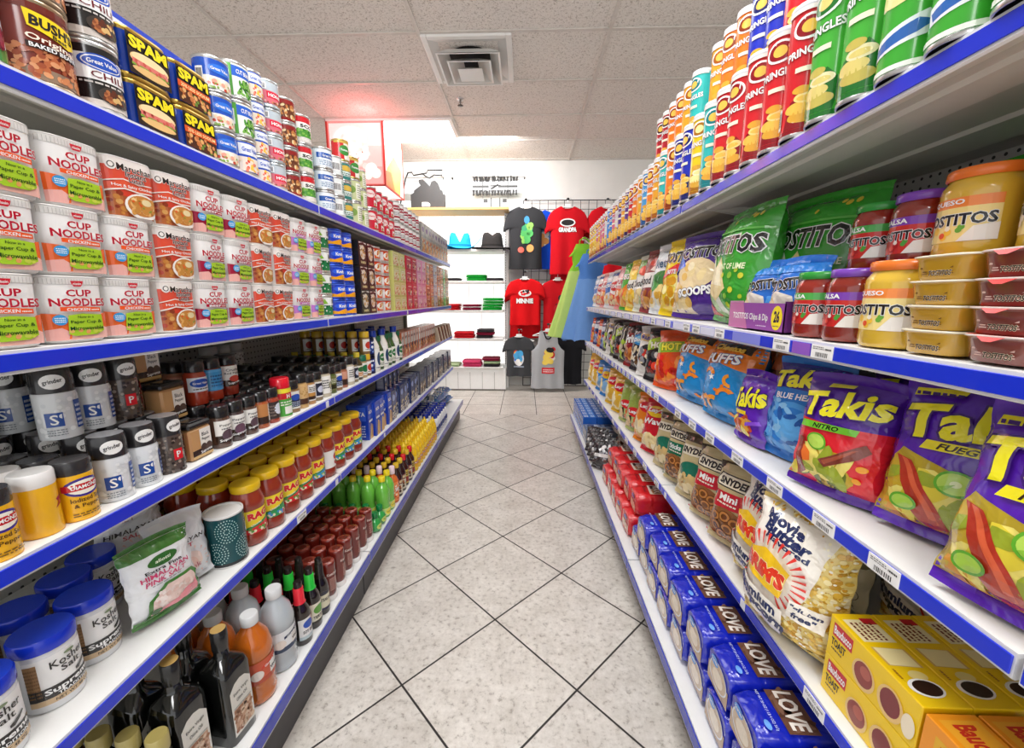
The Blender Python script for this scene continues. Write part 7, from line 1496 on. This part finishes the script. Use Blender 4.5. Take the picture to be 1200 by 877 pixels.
# ---- right, fourth shelf
z = RZ[3] + .003; G = 'bags on the fourth right shelf'
row4 = [(SNY_R,1.05,'tan pretzel bag with red panel, near one'),(SNY_R,1.185,'tan pretzel bag with red panel, far one'),(SNY_S,1.315,'tan pretzel bag with teal oval, near one'),(SNY_G,1.445,'tan pretzel bag with green panel'),(SNY_S,1.575,'tan pretzel bag with teal oval, far one'),(WAVY,1.735,'red wavy chip bag'),(LAYO,1.88,'orange cheddar chip bag'),(LAYG,2.04,'pale green chip bag'),(LAYG,2.2,'second pale green chip bag'),(LAYY,2.4,'yellow classic chip bag, near one'),(LAYY,2.6,'yellow classic chip bag, second one'),(LAYB,2.82,'blue chip bag, near one'),(LAYB,3.0,'blue chip bag, far one'),(LAYY,3.18,'yellow classic chip bag, third one'),(LAYY,3.35,'yellow classic chip bag, far one')]
for i, (s, y, n) in enumerate(row4):
    bag(s, z, y, .065, n + ', front row', G, a=.52, tilt=-.16)
    bag(s, z, y + .03, .18, n + ', second row', G, a=.52, tilt=-.16)
G = 'popcorn bags'
bag(POP, z + .004, .895, .06, 'popcorn bag beside the pretzels', G, a=.3, tilt=-.14, sc=.94)
bag(POP, z + .004, .745, .022, 'large popcorn bag at the shelf edge', G, a=.42, tilt=-.1, sc=.98)
bag(POP, z + .004, .72, .285, 'popcorn bag behind the toast boxes', G, a=.2, tilt=-.14, sc=.98)
bag(POPW, z + .004, .885, .185, 'white popcorn print bag behind the others', G, a=.35, tilt=-.2)
bag(POP, z + .004, .52, .33, 'popcorn bag in the back corner', G, a=.5, tilt=-.12, sc=.98)
z = RZ[3] + e; G = 'toast boxes'
for d in range(3):
    for t in range(2): R_(TOAST, z + .0745*t, .56, .022 + .0675*d, 'yellow toast box, %s column back, %s' % (ORD[d+1], ['lower', 'upper'][t]), G, jit=.0)
    for t in range(2): R_(WAFER, z + .0745*t, .383 + .006*t, .02 + .0675*d, 'orange wafer box at the near end, %s column back, %s' % (ORD[d+1], ['lower', 'upper'][t]), 'wafer boxes', jit=.0, sc=.97)

# ---- right, bottom shelf
z = RBASE + e; BX = .41; G = 'blue cookie packs'
for i in range(9):
    y = .56 + .118*i
    for t in range(2):
        if i == 8 and t: continue
        R_(COOK, z + .002 + .1*t, y + (.012 if t else 0), .035 + R.uniform(-.007, .007), 'blue cookie pack with brown panel, %s along, %s layer' % (ORD[i+1], ['lower', 'upper'][t]), G, xf=BX, jit=.03)
for i in range(5):
    for t in range(2):
        R_(CRACK, z + .002 + .099*t, 1.645 + .12*i, .04 + .02*t + R.uniform(-.008, .008), 'red cracker pack, %s along, %s layer' % (ORD[i+1], ['lower', 'upper'][t]), 'red cracker packs', xf=BX, jit=.05)
for i in range(4): put(BLKBAG, (BX + .06, 2.285 + .09*i, z + .008), RIGHT + 1.15, 'dark cookie bag propped at the edge, %s along' % ORD[i+1], 'dark cookie bags', tilt=-.35)
for i in range(3):
    for t in range(2): put(DARKBAG, (BX + .2, 2.32 + .17*i, z + .045 + .078*t), RIGHT + R.uniform(-.1, .1), 'cream and dark cookie bag lying flat, %s along, %s' % (ORD[i+1], ['lower', 'upper'][t]), 'lying cookie bags', tilt=-PI/2)
for i in range(2):
    for d in range(2):
        for t in range(2): R_(GREYCT, z + .0505*t, 2.76 + .079*i, .02 + .123*d, 'grey wafer roll box, %s along, %s row, %s layer' % (ORD[i+1], ['front', 'back'][d], ['lower', 'upper'][t]), 'grey boxes', xf=BX, jit=.02)
for i in range(8):
    for d in range(3):
        for t in range(3): R_(BLUECT, z + .0505*t, 2.915 + .073*i, .02 + .103*d, 'small blue biscuit box, %s along, row %s, layer %s' % (ORD[i+1], ['one', 'two', 'three'][d], ['one', 'two', 'three'][t]), 'small blue boxes', xf=BX, jit=.015)
# ================================================================== light and camera
def area(name, loc, rot, sx, sy, power, col=(1,1,1)):
    l = bpy.data.lights.new(name, 'AREA'); l.shape = 'RECTANGLE'; l.size = sx; l.size_y = sy; l.energy = power; l.color = col
    o = bpy.data.objects.new(name, l); COL.objects.link(o); o.location = loc; o.rotation_euler = rot
    return o
area('aisle_lamp', (-.08, .8, CZ-.06), (0,0,0), 1.1, .55, 26)
area('aisle_lamp', (-.08, 2.45, CZ-.06), (0,0,0), 1.1, .9, 12)
area('rear_lamp', (-.08, -1.6, CZ-.06), (math.radians(35),0,0), 1.6, .9, 60)  # unseen fill light added behind the camera to brighten the room
area('window_lamp', (-.7, 4.55, CZ-.1), (math.radians(40),0,0), 1.2, .5, 52)  # fill light added to overexpose the display unit, not light from the window
pl = bpy.data.lights.new('sign_lamp', 'POINT'); pl.energy = 5; pl.color = (1, .12, .12); pl.shadow_soft_size = .08
po = bpy.data.objects.new('sign_lamp', pl); COL.objects.link(po); po.location = (-1.45, 4.0, CZ-.14)
w = bpy.data.worlds.new('room_air'); scene.world = w; w.use_nodes = True
bg = w.node_tree.nodes['Background']; bg.inputs[0].default_value = (.98, .99, 1, 1); bg.inputs[1].default_value = 1.35

cam = bpy.data.cameras.new('camera'); co = bpy.data.objects.new('camera', cam); COL.objects.link(co)
f = 478.; cam.sensor_fit = 'HORIZONTAL'; cam.sensor_width = 36.; cam.lens = 36.*f/1200; cam.clip_start = .02
fw = Vector(((615-600)/f, (349-438.5)/f, 1.)).normalized()        # image of the aisle's direction
hz = Vector((0, (349-438.5)/f, 1.)).normalized()
dn = Vector((0, hz.z, -hz.y)); rt = dn.cross(fw)
# camera axes written in the room's axes (x right, y along the aisle, z up)
ax = lambda i: Vector((rt[i], fw[i], -dn[i]))
M = Matrix((ax(0), -ax(1), -ax(2))).transposed()
co.matrix_world = Matrix.Translation((0, 0, EYE)) @ M.to_4x4()
scene.camera = co
scene.view_settings.view_transform = 'Standard'
scene.view_settings.look = 'None'
scene.view_settings.exposure = 0.
scene.cycles.max_bounces = 8; scene.cycles.transparent_max_bounces = 12
scene.cycles.sample_clamp_indirect = 6.
dup = {k: v for k, v in USED.items() if len(v) > 1}
if dup: print('DUPLICATE LABELS', len(dup), list(dup.items())[:12])
lg = [k for k in USED if not 4 <= len(k.split()) <= 16]
if lg: print('LABEL LENGTH', len(lg), lg[:12])
print('THINGS', sum(len(v) for v in USED.values()), 'OBJECTS', len(bpy.data.objects))
